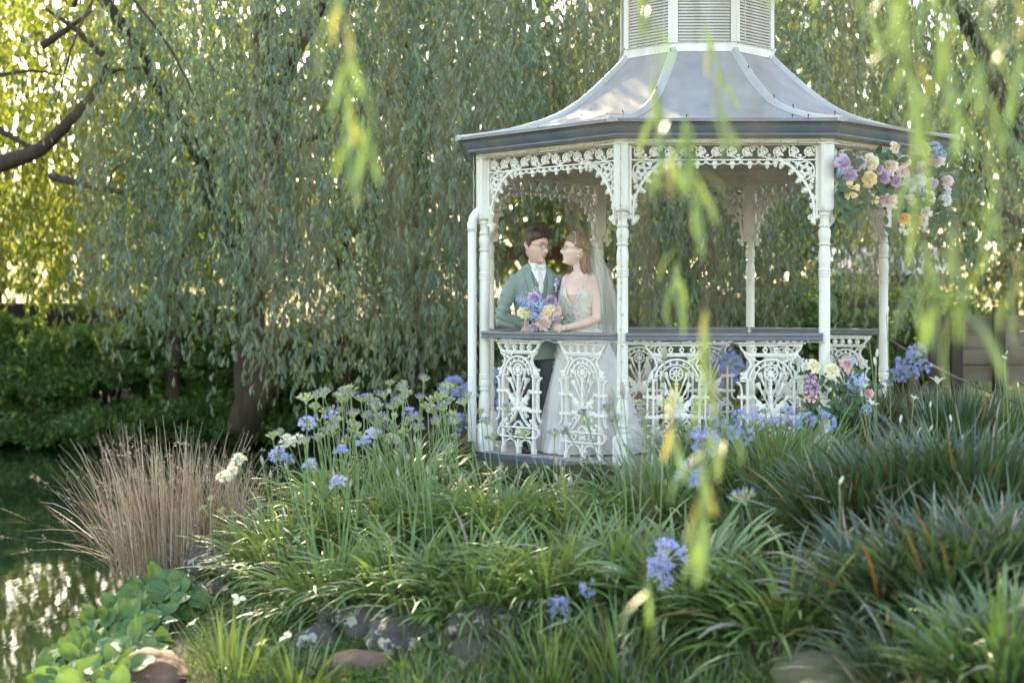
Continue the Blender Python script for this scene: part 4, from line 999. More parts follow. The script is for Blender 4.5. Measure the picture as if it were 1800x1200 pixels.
for i in range(26): head_at(rng.uniform(540, 830), rng.uniform(672, 770), rng.uniform(10.2, 11.4), 'green', rng.uniform(.8, 1.1))
for i in range(75):
    u = rng.uniform(440, 1180); lo = np.interp(u, [440, 560, 760, 900, 1180], [800, 760, 770, 800, 800]); head_at(u, rng.uniform(lo, lo + 110), rng.uniform(8.9, 10.2), 'bud', rng.uniform(.8, 1.2))
for u, v, Y in ((1077, 700, 8.8), (1138, 655, 8.2), (1168, 625, 8.4), (1095, 690, 8.8)): head_at(u, v, Y, 'bud', 1.8)

# broad leaved agapanthus and finer grasses towards the entrance
r = clump('agapanthus_clump', 'broad leaved agapanthus clump with one blue ball of flowers at the bank edge', 'agapanthus', (.98, 8.0, 0), 330, .62, .034, 'aga2', 201, .24, (.1, 1.25), (.5, 1.5), 7, 'agapanthus clumps on the bank', .02, .01, .1)
bb = np.array(r.location)
stalk(r, bb, P(1172, 985, 7.6), (bb[0] + .1, bb[1] - .1, bb[2]), 'bloom', rng, 1.15, .006); stalk(r, bb, P(1166, 1012, 7.55), (bb[0] + .1, bb[1] - .1, bb[2]), 'small', rng, 1.0, .006)
r = clump('agapanthus_clump', 'agapanthus clump drooping in front of the dark gap beside the mossy boulder', 'agapanthus', (1.45, 7.6, 0), 340, .58, .024, 'aga', 202, .26, (.2, 1.3), (.6, 1.6), 7, 'agapanthus clumps on the bank', .03, .02, .1)
bb = np.array(r.location); stalk(r, bb, P(1310, 885, 7.5), bb + np.array((.05, .05, 0)), 'half', rng, 1.5); 
r = clump('agapanthus_clump', 'agapanthus clump below the middle cast iron panel with a pale spent head', 'agapanthus', (1.0, 9.4, 0), 300, .56, .022, 'aga2', 203, .26, (.1, 1.), (.4, 1.4), 6, 'agapanthus clumps on the bank', .03, .0, .1)
bb = np.array(r.location); stalk(r, bb, P(1178, 708, 8.8), bb, 'white', rng, .9); stalk(r, bb, P(1215, 832, 8.4), bb, 'small', rng, 1.1); stalk(r, bb, P(1240, 780, 8.8), bb, 'bloom', rng, 1.0)
r = clump('agapanthus_clump', 'agapanthus clump with a band of blue heads before the second cast iron panel', 'agapanthus', (1.75, 9.6, 0), 360, .62, .020, 'aga', 204, .34, (.05, .8), (.3, 1.2), 6, 'agapanthus clumps on the bank', .03, .02, .1)
bb = np.array(r.location)
for u, v in ((1270, 752), (1292, 762), (1300, 735), (1325, 742), (1345, 728), (1362, 745), (1385, 730), (1408, 722), (1422, 738), (1440, 728), (1262, 725), (1215, 770), (1232, 765), (1452, 742), (1395, 748), (1310, 770), (1200, 745)):
    stalk(r, bb, P(u, v, rng.uniform(9.3, 9.9)), bb + np.array((rng.normal(0, .2), rng.normal(0, .1), 0)), 'small' if rng.random() < .8 else 'half', rng, rng.uniform(.6, .85))
r = clump('agapanthus_clump', 'blue flowering agapanthus behind the chain at the entrance side', 'agapanthus', (3.55, 12.6, 0), 240, .5, .022, 'aga', 205, .25, (.1, 1), (.4, 1.4), 5, 'agapanthus clumps on the bank')
bb = np.array(r.location)
for u, v in ((1590, 640), (1606, 632), (1620, 645), (1585, 655), (1600, 660), (1612, 618), (1570, 665)): stalk(r, bb, P(u, v, rng.uniform(11.8, 12.4)), bb + rng.normal(0, .08, 3) * (1, 1, 0), 'small', rng, .95)
for k, (c, hs, lab) in enumerate([((-.75, 15.4), [(790, 690), (800, 680), (812, 695), (806, 745), (822, 690), (868, 668), (872, 700), (880, 720), (868, 745), (855, 760)], 'blue agapanthus glimpsed between downpipe and couple behind the gazebo'),
                                   ((2.3, 15.6), [(1258, 640), (1270, 625), (1285, 640), (1295, 655), (1280, 665), (1250, 660), (1262, 690), (1182, 650), (1150, 660)], 'blue agapanthus seen through the middle cast iron panels')]):
    r = clump('agapanthus_clump', lab, 'agapanthus', (*c, 0), 220, .5, .024, 'aga', 210 + k, .3, (.1, 1), (.4, 1.4), 4, 'agapanthus clumps on the bank')
    bb = np.array(r.location)
    for u, v in hs: stalk(r, bb, P(u, v, rng.uniform(14.8, 15.6)), bb + rng.normal(0, .2, 3) * (1, 1, 0), 'bloom', rng, 1.25)

# grasses and iris on the entrance side: (u, v of the base, count, length, width, material, lean, curl, dry, yellow, label)
gr = [((1250, 850), 700, .50, .009, 'fine', (.05, .7), (.2, 1.0), .03, .03, 'fine green grass tuft between the agapanthus and the first iris'),
      ((1340, 860), 800, .52, .009, 'fine', (.05, .7), (.2, 1.0), .04, .05, 'fine green grass tuft below the band of blue heads'),
      ((1430, 900), 700, .52, .009, 'fine', (.1, .9), (.3, 1.2), .08, .14, 'orange tipped grass tuft in the middle of the slope'),
      ((1330, 950), 600, .48, .010, 'fine', (.2, 1.1), (.4, 1.3), .06, .06, 'grass tuft hanging above the dark gap'),
      ((1500, 810), 600, .60, .022, 'iris', (.05, .6), (.1, .8), .10, .10, 'tall iris clump with brown tips in front of the floor flowers'),
      ((1590, 800), 560, .62, .018, 'iris', (.0, .5), (.1, .7), .05, .03, 'upright dark iris clump around the entrance post'),
      ((1680, 820), 560, .60, .018, 'iris', (.0, .5), (.1, .7), .06, .03, 'upright iris clump under the hanging willow leaves'),
      ((1780, 800), 520, .62, .013, 'fine', (.0, .6), (.1, .9), .06, .02, 'loose green clump of lily leaves above the small white flowers'),
      ((1500, 950), 560, .62, .019, 'iris', (.1, .9), (.3, 1.2), .10, .06, 'dark iris clump with curled white dry leaves'),
      ((1600, 930), 560, .64, .019, 'iris', (.05, .7), (.2, 1.0), .10, .06, 'dark iris clump on the slope crest with bleached leaf ends'),
      ((1710, 930), 560, .66, .020, 'iris', (.05, .6), (.2, 1.0), .08, .04, 'tall dark iris clump nearest the entrance path'),
      ((1560, 1080), 520, .60, .022, 'iris', (.2, 1.2), (.4, 1.4), .09, .03, 'silvery arching iris clump over the mossy boulder'),
      ((1680, 1080), 560, .62, .021, 'iris', (.1, 1.0), (.3, 1.3), .08, .04, 'dark iris clump above the lower edge with bleached curls'),
      ((1790, 1050), 520, .62, .021, 'iris', (.1, 1.0), (.3, 1.3), .06, .02, 'dense dark iris clump at the garden edge'),
      ((1770, 1190), 420, .50, .020, 'aga2', (.2, 1.1), (.4, 1.3), .03, .0, 'grey green strap leaf clump at the lower garden edge'),
      ((1620, 1200), 420, .50, .014, 'iris', (.2, 1.2), (.5, 1.5), .12, .02, 'low iris clump with dry brown leaves at the bottom of the slope')]
iris_roots = []
for i, ((u, v), n, L_, W_, m, le, cu, dr, ye, lab) in enumerate(gr):
    c = hit(u, v, .0)
    r = clump('grass_tuft' if m == 'fine' else 'iris_clump', lab, 'grass' if m == 'fine' else 'iris', c, n, L_, W_, m, 300 + i, .30 if m == 'fine' else .26, le, cu, 6, 'grassy clumps on the entrance side', dr, ye, .2, 160, .1)
    iris_roots.append((np.array(r.location), r))

# white rain lilies
def lily(kind):
    mb = MB(); mi = []
    if kind == 'open':
        for i in range(6):
            t = i * math.pi / 3; c, s = math.cos(t), math.sin(t); V = []
            for r, z, w_ in ((.002, 0, .003), (.012, .014, .010), (.026, .022, .012), (.042, .026, .003)):
                V += [(r * c - w_ * s / 1.3, r * s + w_ * c / 1.3, z), (r * c + w_ * s / 1.3, r * s - w_ * c / 1.3, z)]
            mb.add(V, [(0, 2, 3, 1), (2, 4, 5, 3), (4, 6, 7, 5)])
        return mb.mesh('lily_flower', M['white_petal'], True)
    return mb.lathe([(.003, -.006), (.008, .006), (.011, .022), (.008, .042), (.002, .056)], 8).mesh('lily_bud', M['white_petal'], True)
LI = {'open': lily('open'), 'closed': lily('closed')}
for u, v, kind, s in ((1648, 674, 'open', 1.5), (1528, 598, 'open', .9), (1558, 552, 'closed', .9), (1541, 627, 'closed', 1.0), (1539, 642, 'closed', 1.0), (1520, 681, 'open', .9), (1532, 712, 'open', 1.0), (1515, 697, 'closed', .8), (1606, 702, 'open', .8), (1582, 742, 'closed', .9), (1635, 715, 'closed', .7), (1768, 622, 'closed', .5), (1790, 680, 'closed', .6), (1672, 740, 'closed', .8), (1692, 775, 'closed', .9), (1634, 757, 'closed', .8), (1476, 850, 'closed', .8), (1414, 645, 'closed', 1.1), (1575, 985, 'closed', .9), (1765, 630, 'open', .5)):
    h = P(u, v, 9.2 if v < 800 else 7.4); b = h + np.array((rng.normal(0, .05), rng.uniform(-.1, .1), 0)); c, r = min(iris_roots, key=lambda q: (q[0][0] - b[0]) ** 2 + (q[0][1] - b[1]) ** 2)
    b[2] = float(gz(b[0], b[1])); o = b - c; e = h - c
    st = link('flower_stalk', MB().tube([tuple(p - o) for p in bez([o, (o + e) / 2 + np.array((rng.normal(0, .03), 0, 0)), e], 7)], .0032, 5).mesh('flower_stalk', M['stalk'], True), r, tuple(o))
    hd = link('lily_flower' if kind == 'open' else 'lily_bud', LI[kind], st, tuple(e - o)); hd.rotation_euler = (rng.uniform(-.4, .6), rng.uniform(-.4, .4), 0); hd.scale = (s, s, s)

# --- tussock of dry reeds at the water's edge
def reeds(label, c, n, L_, seed, spread=(-.3, 1.0)):
    rng = np.random.default_rng(seed); c = np.array(c, float); c[2] = float(gz(c[0], c[1])); root = thing('reed_tussock', label, 'reeds', tuple(c), 0, 'dry reeds at the pond edge')
    a = rng.random(n) * 6.28; r = .27 * np.sqrt(rng.random(n)); base = np.stack([r * np.cos(a) * 1.5, r * np.sin(a), np.zeros(n) - .05], 1)
    ln = np.abs(rng.normal(0, .30, n)) * (.3 + r / .27); far_ = rng.random(n) < .12; ln = np.where(far_, rng.uniform(.6, 1.0, n), ln)
    V, F = blades(rng, base, np.where(rng.random(n) < .5, math.pi + rng.normal(0, .7, n), a), L_ * rng.uniform(.5, 1.1, n), .0055 * rng.uniform(.7, 1.3, n), ln, rng.uniform(.0, .55, n) + .5 * far_, 7, .3, .05)
    link('reed_stems', npmesh('reed_stems', V, F, M['reed'], True), root, kind='stuff')
    tips = V.reshape(n, 8, 2, 3)[:, 6, 0]; sel = rng.random(n) < .35; p = np.repeat(tips[sel], 7, 0) + rng.normal(0, .010, (sel.sum() * 7, 3))
    V2, F2 = scatter_quads(rng, p, rng.normal(0, 1, p.shape) + np.array((0, 0, .5)), .022, .007)
    link('seed_heads', npmesh('seed_heads', V2, F2, M['reed']), root, kind='stuff')
    return root
c = (-2.45, 10.35); reeds('tall tussock of dry brown reeds fanning out over the water', (c[0], c[1], 0), 680, 1.06, 401)
c = (-2.08, 10.75); reeds('smaller dry reed tussock between the big one and the agapanthus', (c[0], c[1], 0), 380, .70, 402)

# --- bergenia
M['berg'] = mat('bergenia_leaf', (.08, .17, .045), .45, (.10, .20, .06), 9, .12, 25, transl=.25, tcol=(.28, .42, .06), spec=.35)
M['berg2'] = mat('bergenia_leaf_old', (.06, .14, .05), .45, (.08, .17, .06), 9, .12, 25, transl=.2, tcol=(.3, .42, .05), spec=.35)
def berg_leaf(seed, m):
    rng = np.random.default_rng(seed); L_ = .19; W_ = .145 * rng.uniform(.85, 1.1); rows = []; cup = rng.uniform(.15, .45); bend = rng.uniform(.2, .7); fold = rng.uniform(.0, .5)
    for i, t in enumerate(np.linspace(0, 1, 9)):
        w_ = W_ / 2 * (math.sin(math.pi * min(1, (t * .93 + .10)) ** .85)) ** .62 if t < 1 else .004
        row = []
        for s in np.linspace(-1, 1, 7):
            x = s * w_; z = cup * x * x * 9 + fold * abs(x) * .5 + .006 * math.sin(t * 9 + s * 3 + seed) * abs(s) - (0 if abs(s) > .01 else .003)
            y = t * L_; row.append((x, y * math.cos(bend * t) , z + y * math.sin(bend * t) * (1 if seed % 2 else -.6)))
        rows.append(row)
    mb = MB(); mb.add([p for r in rows for p in r], [(i * 7 + j, i * 7 + j + 1, (i + 1) * 7 + j + 1, (i + 1) * 7 + j) for i in range(8) for j in range(6)])
    mb.tube([(0, -.13, -.10), (0, -.06, -.03), (0, .0, -.001), (0, .10, -.001)], [.006, .006, .005, .002], 5)
    me = bpy.data.meshes.new('leaf'); me.from_pydata(mb.v, [], mb.f); me.materials.append(M[m]); me.shade_smooth(); return me
BL = [berg_leaf(s, 'berg' if s % 3 else 'berg2') for s in range(9)]
poly_b = [('large bergenia clump of glossy round leaves above the water, sunlit on top', [(165, 1010), (200, 985), (270, 985), (350, 1005), (345, 1040), (290, 1060), (230, 1070), (160, 1050)], 130),
          ('bergenia clump hanging down the bank to the pond, dark cupped leaves', [(100, 1080), (160, 1045), (260, 1060), (300, 1090), (270, 1130), (200, 1150), (120, 1130)], 120),
          ('lowest bergenia clump by the reddish rock at the water', [(55, 1180), (90, 1130), (200, 1130), (230, 1170), (210, 1225), (60, 1225)], 90)]
def inside(p, poly):
    x, y = p; r = False; j = len(poly) - 1
    for i in range(len(poly)):
        if (poly[i][1] > y) != (poly[j][1] > y) and x < (poly[j][0] - poly[i][0]) * (y - poly[i][1]) / (poly[j][1] - poly[i][1]) + poly[i][0]: r = not r
        j = i
    return r
rng = np.random.default_rng(9)
for lab, poly, n in poly_b:
    cu = np.mean([p[0] for p in poly]); cv = np.mean([p[1] for p in poly]); c = hit(cu, cv + 25, .12); root = thing('bergenia_clump', lab, 'bergenia', tuple(c), 0, 'bergenia at the pond edge')
    pts = []
    tries = 0
    while len(pts) < n and tries < 6000:
        tries += 1
        u = rng.uniform(min(p[0] for p in poly), max(p[0] for p in poly)); v = rng.uniform(min(p[1] for p in poly), max(p[1] for p in poly))
        if not inside((u, v), poly) or any(abs(u - a) + abs(v - b) < 9 for a, b in pts): continue
        pts.append((u, v)); q = hit(u, v, .17); hgt = rng.uniform(.02, .16); q[2] += hgt
        o = link('leaf', BL[rng.integers(9)], root, tuple(q - c))
        up = Vector((rng.normal(-.15, .38), rng.normal(-.85, .35), 1)).normalized(); f = Vector((rng.normal(0, 1), rng.normal(-.1, 1) + .2, .6)); f = (f - up * f.dot(up)).normalized(); x = f.cross(up)
        o.rotation_euler = Matrix((x, f, up)).transposed().to_euler(); s = rng.uniform(.55, .92); o.scale = (s, s, s)

# --- rocks
M['rock'] = mat('lichened_basalt', (.085, .068, .058), .9, (.045, .038, .035), 5, .9, 22, detail=9)
t = M['rock'].node_tree; b = t.nodes["Principled BSDF"]; old = b.inputs["Base Color"].links[0].from_socket
vo = t.nodes.new("ShaderNodeTexNoise"); vo.inputs["Scale"].default_value = 9; vo.inputs["Detail"].default_value = 6; vo.inputs["Roughness"].default_value = .65
co = t.nodes.new("ShaderNodeTexCoord"); t.links.new(co.outputs["Object"], vo.inputs["Vector"])
r_ = t.nodes.new("ShaderNodeValToRGB"); r_.color_ramp.elements[0].position = .56; r_.color_ramp.elements[1].position = .60; r_.color_ramp.elements[0].color = (0, 0, 0, 1)
t.links.new(vo.outputs[0], r_.inputs[0]); mx = t.nodes.new("ShaderNodeMix"); mx.data_type = 'RGBA'; t.links.new(r_.outputs[0], mx.inputs[0]); t.links.new(old, mx.inputs[6]); mx.inputs[7].default_value = (.33, .33, .28, 1); t.links.new(mx.outputs[2], b.inputs["Base Color"])
M['redrock'] = mat('reddish_rock', (.20, .105, .075), .85, (.12, .075, .06), 4, .8, 18, detail=9, col3=(.24, .17, .13))
M['mossrock'] = mat('mossy_boulder', (.09, .075, .055), .95, (.07, .09, .025), 3, .9, 16, detail=9, col3=(.13, .10, .07))
def rock(label, u, v, r, m, seed, sx=1.2, sz=.8, yy=None):
    c = hit(u, v, .0) if yy is None else P(u, v, yy); R_ = r * 1.15 / FPX * c[1]
    me = bpy.data.meshes.new('rock'); bm = bmesh.new(); bmesh.ops.create_icosphere(bm, subdivisions=4, radius=1); rng = np.random.default_rng(seed); off = rng.random(3) * 50
    for q in bm.verts:
        p = np.array(q.co); n = mnoise.noise(Vector(p * .9 + off)) * .35 + mnoise.noise(Vector(p * 2.3 + off)) * .14 + mnoise.noise(Vector(p * 6 + off)) * .05; p = p * (1 + n)
        for a in range(3):
            d = rng.normal(size=0)
        q.co = (p[0] * R_ * sx, p[1] * R_ * 1.1, p[2] * R_ * sz)
    bm.to_mesh(me); bm.free(); me.shade_smooth(); me.materials.append(M[m])
    o = link('rock', me, None, (c[0], c[1] + R_ * .3, c[2] + R_ * .12), seed, label, 'rock', 'rocks along the bank')
for i, a in enumerate([('dark grey rock at the foot of the reeds, spotted with lichen', 378, 1000, 42, 'rock'), ('blue grey rock just below the agapanthus corner', 425, 1010, 36, 'rock'), ('flat rock beside the bergenia clump', 362, 1050, 34, 'rock', 1.5, .5),
                       ('largest round lichened rock with a pale lichen plate and a mossy top', 655, 1112, 52, 'rock'), ('round rock heavily spotted with white lichen, below the largest one', 708, 1150, 50, 'rock'), ('rounded dark rock under the drooping agapanthus leaves', 722, 1070, 40, 'rock'),
                       ('small grey rock between round rock and creeper leaves', 752, 1095, 26, 'rock'), ('small round dark rock next to the pink flowers', 590, 1095, 30, 'rock'), ('half buried rock in weeds under the pink flowers', 560, 1140, 34, 'rock'),
                       ('flat grey stone in the weeds of the slope', 545, 1070, 28, 'rock', 1.6, .5), ('reddish brown rock at the water beside the bergenia', 270, 1205, 50, 'redrock', 1.3, .8), ('low reddish rock below the spotted round ones', 640, 1180, 40, 'redrock', 1.5, .5),
                       ('pale lichened rock behind the grass below the couple', 860, 1115, 50, 'rock', 1.3), ('lichened rock low in the grass by the bottom edge', 845, 1175, 46, 'rock'), ('big mossy boulder under the silvery iris', 1470, 1222, 62, 'mossrock', 1.4, .7), ('brown stone between blue grey rock and flat rock', 440, 975, 30, 'redrock', 1.4, .5),
                       ('dark stone lost in grass below the broad leaved agapanthus', 1120, 1180, 40, 'rock'), ('grey lichened stone in the dark gap of the bank edge', 1275, 1120, 30, 'rock')]):
    rock(a[0], a[1], a[2], a[3], a[4], i + 1, *(a[5:] or ()))

# --- box hedge mounds by the gazebo floor
M['box'] = mat('box_hedge_leaf', (.045, .075, .028), .5, (.09, .085, .05), 6, island=.5, transl=.15, tcol=(.2, .3, .05))
def boxhedge(label, xs, ys, z0_, h, seed, n):
    rng = np.random.default_rng(seed); cx_, cy_ = np.mean(xs), np.mean(ys); c = np.array((cx_, cy_, z0_)); root = thing('box_hedge', label, 'hedge', tuple(c), 0, 'clipped box hedge along the gazebo floor')
    x = rng.uniform(*xs, n); y = rng.uniform(*ys, n); top = h * (1 - .25 * np.abs((y - cy_) / (ys[1] - ys[0]) * 2) ** 3) + .03 * vnoise(np.stack([x, y, 0 * x], 1), 6, seed)
    z = z0_ + top * np.sqrt(rng.random(n)); p = np.stack([x, y, z], 1)
    V, F = scatter_quads(rng, p - c, rng.normal(0, .8, p.shape) + np.array((0, -.3, .7)), .018 * rng.uniform(.7, 1.4, n), .011)
    link('foliage', npmesh('foliage', V, F, M['box']), root, kind='stuff')
    mb = MB()
    for i in range(9): q = rng.uniform(-.5, .5, 2) * (xs[1] - xs[0], ys[1] - ys[0]) * .8; mb.tube([(q[0], q[1], -.1), (q[0] * 1.05, q[1], h * .5), (q[0] * 1.1, q[1] + .02, h * .8)], .008, 5)
    link('stem', mb.mesh('stem', M['dark_wood']), root)
boxhedge('low clipped box hedge mound behind the flower stalks at the downpipe', (-.95, -.32), (11.5, 12.3), -.12, .20, 1, 15000)
boxhedge('narrow clipped box hedge along the floor edge below the couple', (-.30, .80), (10.55, 10.90), -.14, .16, 2, 14000)
boxhedge('narrow clipped box hedge along the floor edge below the middle panels', (.80, 2.3), (10.5, 10.80), -.14, .14, 3, 14000)

# --- weeds, moss and low grass on the slopes (nobody could count them)
M['weed'] = mat('small_weed_leaf', (.055, .12, .03), .55, (.09, .16, .05), 3, island=.45, transl=.25, tcol=(.28, .42, .06))
M['moss'] = mat('grey_green_moss', (.07, .10, .04), .8, (.11, .12, .05), 3, island=.4)
M['yellow'] = mat('tiny_yellow_flower', (.6, .45, .06), .6)
def region(n, us, vs_, rng):
    """ground points spread evenly over the bank seen in a pixel window"""
    a = [hit(u, v, 0) for u, v in ((us[0], vs_[0]), (us[1], vs_[0]), (us[0], vs_[1]), (us[1], vs_[1]))]
    y0, y1 = min(q[1] for q in a) - .1, max(q[1] for q in a) + .1
    y = rng.uniform(y0, y1, n * 3); u = rng.uniform(us[0], us[1], n * 3); x = (u - CX) / FPX * y; z = gz(x, y); v = HY + (CZ - z) / y * FPX
    k = (v > vs_[0] - 10) & (v < vs_[1] + 60); x, y, z = x[k][:n], y[k][:n], z[k][:n]
    return np.stack([x, y, z], 1)
def weeds(name, label, us, vs_, n, seed, L_=.022, W_=.010, h=.05, m='weed', kindl='ground cover'):
    rng = np.random.default_rng(seed); p = region(n, us, vs_, rng); hh = h * (.5 + .5 * vnoise(p, 5., seed)) * rng.random(len(p)) + .004
    p[:, 2] += hh; V, F = scatter_quads(rng, p, rng.normal(0, .7, p.shape) + np.array((0, -.2, .6)), L_ * rng.uniform(.6, 1.4, len(p)), W_)
    link(name, npmesh(name, V, F, M[m]), label=label, kind='stuff')
weeds('ground_cover', 'low green weeds over the slope below the agapanthus', (330, 900), (950, 1200), 52000, 1, .020, .009, .10)
weeds('creeping_moss', 'fine bright green moss and chamomile between the rocks', (480, 720), (1020, 1110), 16000, 2, .014, .004, .03, 'fine')
weeds('ground_cover', 'leafy weeds at the very foot of the bank', (420, 1500), (1100, 1200), 36000, 3, .026, .011, .08)
weeds('ground_cover', 'small leaved ground cover with tiny white flowers by the chain', (1640, 1800), (680, 800), 24000, 4, .018, .008, .10)
weeds('white_flower_specks', 'tiny white flowers in the ground cover by the chain', (1640, 1800), (690, 800), 420, 5, .010, .010, .13, 'white_petal')
weeds('yellow_flower_specks', 'tiny yellow flowers scattered in the weeds by the reeds', (350, 520), (990, 1090), 260, 6, .010, .008, .13, 'yellow')
weeds('leaf_litter', 'brown leaf litter under the drooping leaves', (500, 1500), (1010, 1150), 9000, 7, .035, .009, .02, 'thatch')
def tufts(name, label, us, vs_, n, L_, W_, seed, m='fine', lean=(.1, .9)):
    rng = np.random.default_rng(seed); p = region(n, us, vs_, rng); n = len(p)
    V, F = blades(rng, p - (0, 0, .02), rng.random(n) * 6.28, L_ * rng.uniform(.4, 1.2, n), W_ * rng.uniform(.7, 1.2, n), rng.uniform(*lean, n), rng.uniform(.2, 1.4, n), 4, .1, .2)
    mi = np.repeat(np.where(rng.random(n) < .06, 1, 0), 4)
    link(name, npmesh(name, V, F, [M[m], M['dry']], True, mi), label=label, kind='stuff')
tufts('meadow_grass', 'thin grass growing through the weeds on the slope', (330, 800), (980, 1200), 5200, .13, .005, 21)
tufts('meadow_grass', 'coarser grass at the foot of the bank', (700, 1400), (1090, 1200), 6500, .24, .009, 22, 'fine', (.0, .8))
tufts('meadow_grass', 'grass between the entrance clumps', (1180, 1800), (760, 1100), 9000, .28, .008, 23, 'fine', (.0, .7))
# Dietes-like tufts with cream flowers in the lower corner
M['cream'] = mat('cream_petal', (.72, .70, .50), .5, transl=.25, tcol=(.8, .75, .4))
mb = MB()
for i in range(3):
    t = i * 2.094; c_, s_ = math.cos(t), math.sin(t); V = []
    for r, z, w_ in ((.003, 0, .004), (.016, .010, .016), (.032, .012, .018), (.044, .006, .006)): V += [(r * c_ - w_ * s_, r * s_ + w_ * c_, z), (r * c_, r * s_, z - .002), (r * c_ + w_ * s_, r * s_ - w_ * c_, z)]
    mb.add(V, [(0, 3, 4, 1), (1, 4, 5, 2), (3, 6, 7, 4), (4, 7, 8, 5), (6, 9, 10, 7), (7, 10, 11, 8)])
cream = mb.mesh('cream_flower', M['cream'], True)
for k, (u, v, n, L_, fl, lab) in enumerate([(405, 1200, 70, .46, [(340, 1095), (418, 1054)], 'tall thin sword leaf clump with two cream flowers beside the bergenia'), (520, 1215, 45, .34, [(462, 1131), (504, 1119)], 'sword leaf clump with two cream flowers before the round rocks'), (960, 1200, 130, .36, [], 'yellowing sword leaf clump at the foot of the bank below the couple'), (1090, 1190, 150, .42, [], 'sword leaf clump beside the hanging willow tip at the foot of the bank')]):
    c = hit(u, v); r = clump('sword_leaf_clump', lab, 'dietes', c, n, L_, .012, 'fine' if k < 2 else 'aga', 500 + k, .16, (.0, .8), (.1, .9), 6, 'sword leaf clumps at the foot of the bank', .04, .035, .1, 60, .1); bb = np.array(r.location)
    for fu, fv in fl:
        h = P(fu, fv, bb[1] - .05) - bb; st = link('flower_stalk', MB().tube([tuple(p) for p in bez([np.zeros(3), h * .5 + np.array((0, 0, .05)), h], 7)], .003, 5).mesh('flower_stalk', M['stalk'], True), r)
        o = link('cream_flower', cream, st, tuple(h)); o.rotation_euler = (.6, rng.uniform(-.4, .4), rng.random() * 6)
# pink wild flowers
M['pink'] = mat('pink_petal', (.62, .24, .40), .6, island=.15, transl=.2)
for k, (pts, lab) in enumerate([([(552, 1033), (560, 1030), (568, 1036), (575, 1033), (557, 1047), (545, 1036), (562, 1037)], 'cluster of small pink flowers above the rocks'), ([(573, 1068), (583, 1067), (572, 1073)], 'two pink flower dots beside the small round rock'), ([(614, 1079), (617, 1083)], 'single pink flower beside the largest round rock')]):
    c = hit(pts[0][0], pts[0][1] + 25); r = thing('pink_wildflower', lab, 'flower', tuple(c), 0, 'pink wildflowers on the slope')
    for u, v in pts:
        h = P(u, v, c[1] - .02) - c; st = link('flower_stalk', MB().tube([(h[0] * .4, 0, -.05), tuple(h * .6), tuple(h)], .0016, 4).mesh('flower_stalk', M['stalk']), r)
        link('flower_head', MB().ball((0, 0, 0), (.013, .013, .008), 7, 4).mesh('flower_head', M['pink'], True), st, tuple(h))
# creeper with round leaves by the rocks
M['creeper'] = mat('creeper_leaf', (.09, .19, .05), .5, (.14, .24, .08), 6, transl=.25, tcol=(.3, .45, .08))
cl = MB().loft([[(0.0, 0, 0)] * 8, [(.02 * math.cos(t), .02 * math.sin(t), .003) for t in np.linspace(0, 5.5, 8)], [(.036 * math.cos(t), .036 * math.sin(t), .0) for t in np.linspace(0, 5.5, 8)]], cap=False, closed=False).mesh('leaf', M['creeper'], True)
for k, (us, vs_, n, lab) in enumerate([((730, 800), (1080, 1180), 46, 'round leaved creeper tumbling over the rocks'), ((455, 600), (1050, 1085), 50, 'pale green creeper patch among the weeds above the rocks')]):
    rg = np.random.default_rng(60 + k); c = hit(np.mean(us), np.mean(vs_)); r = thing('creeper_plant', lab, 'creeper', tuple(c))
    for i in range(n):
        q = hit(rg.uniform(*us), rg.uniform(*vs_), .05); q[2] += rg.uniform(.03, .12); o = link('leaf', cl, r, tuple(q - c)); o.rotation_euler = (rg.normal(.6, .4), rg.normal(0, .4), rg.random() * 6); s = rg.uniform(.6, 1.2); o.scale = (s, s, s)

# --- thin willow strands hanging close in front of the camera: each leaf a part
M['leaf_near'] = mat('near_willow_leaf', (.15, .23, .08), .4, (.19, .26, .08), 12, island=0, transl=.24, tcol=(.22, .36, .10))
M['leaf_near2'] = mat('near_willow_leaf_green', (.11, .19, .08), .4, (.15, .22, .08), 12, transl=.28, tcol=(.20, .34, .09))
M['leaf_near3'] = mat('near_willow_leaf_yellow', (.32, .32, .10), .45, (.26, .28, .09), 12, transl=.25, tcol=(.5, .46, .12))
def nleaf(m, w_=.010, curve=.2):
    rows = []
    for t in np.linspace(0, 1, 8):
        ww = w_ / 2 * (math.sin(math.pi * min(1, t * .96 + .02)) ** .8) + .0004; y = curve * .11 * math.sin(t * 2)
        rows += [(-ww, y + abs(ww) * .5, -t * .10), (0, y, -t * .10), (ww, y + abs(ww) * .5, -t * .10)]
    return MB().add(rows, [(i * 3 + j, i * 3 + j + 1, i * 3 + j + 4, i * 3 + j + 3) for i in range(7) for j in range(2)])
NL = []
for m in ('leaf_near', 'leaf_near2', 'leaf_near3'):
    for cv in (.1, .35):
        a = nleaf(m, .0105, cv); me = bpy.data.meshes.new('leaf'); me.from_pydata(a.v, [], a.f); me.materials.append(M[m]); me.shade_smooth(); NL.append(me)
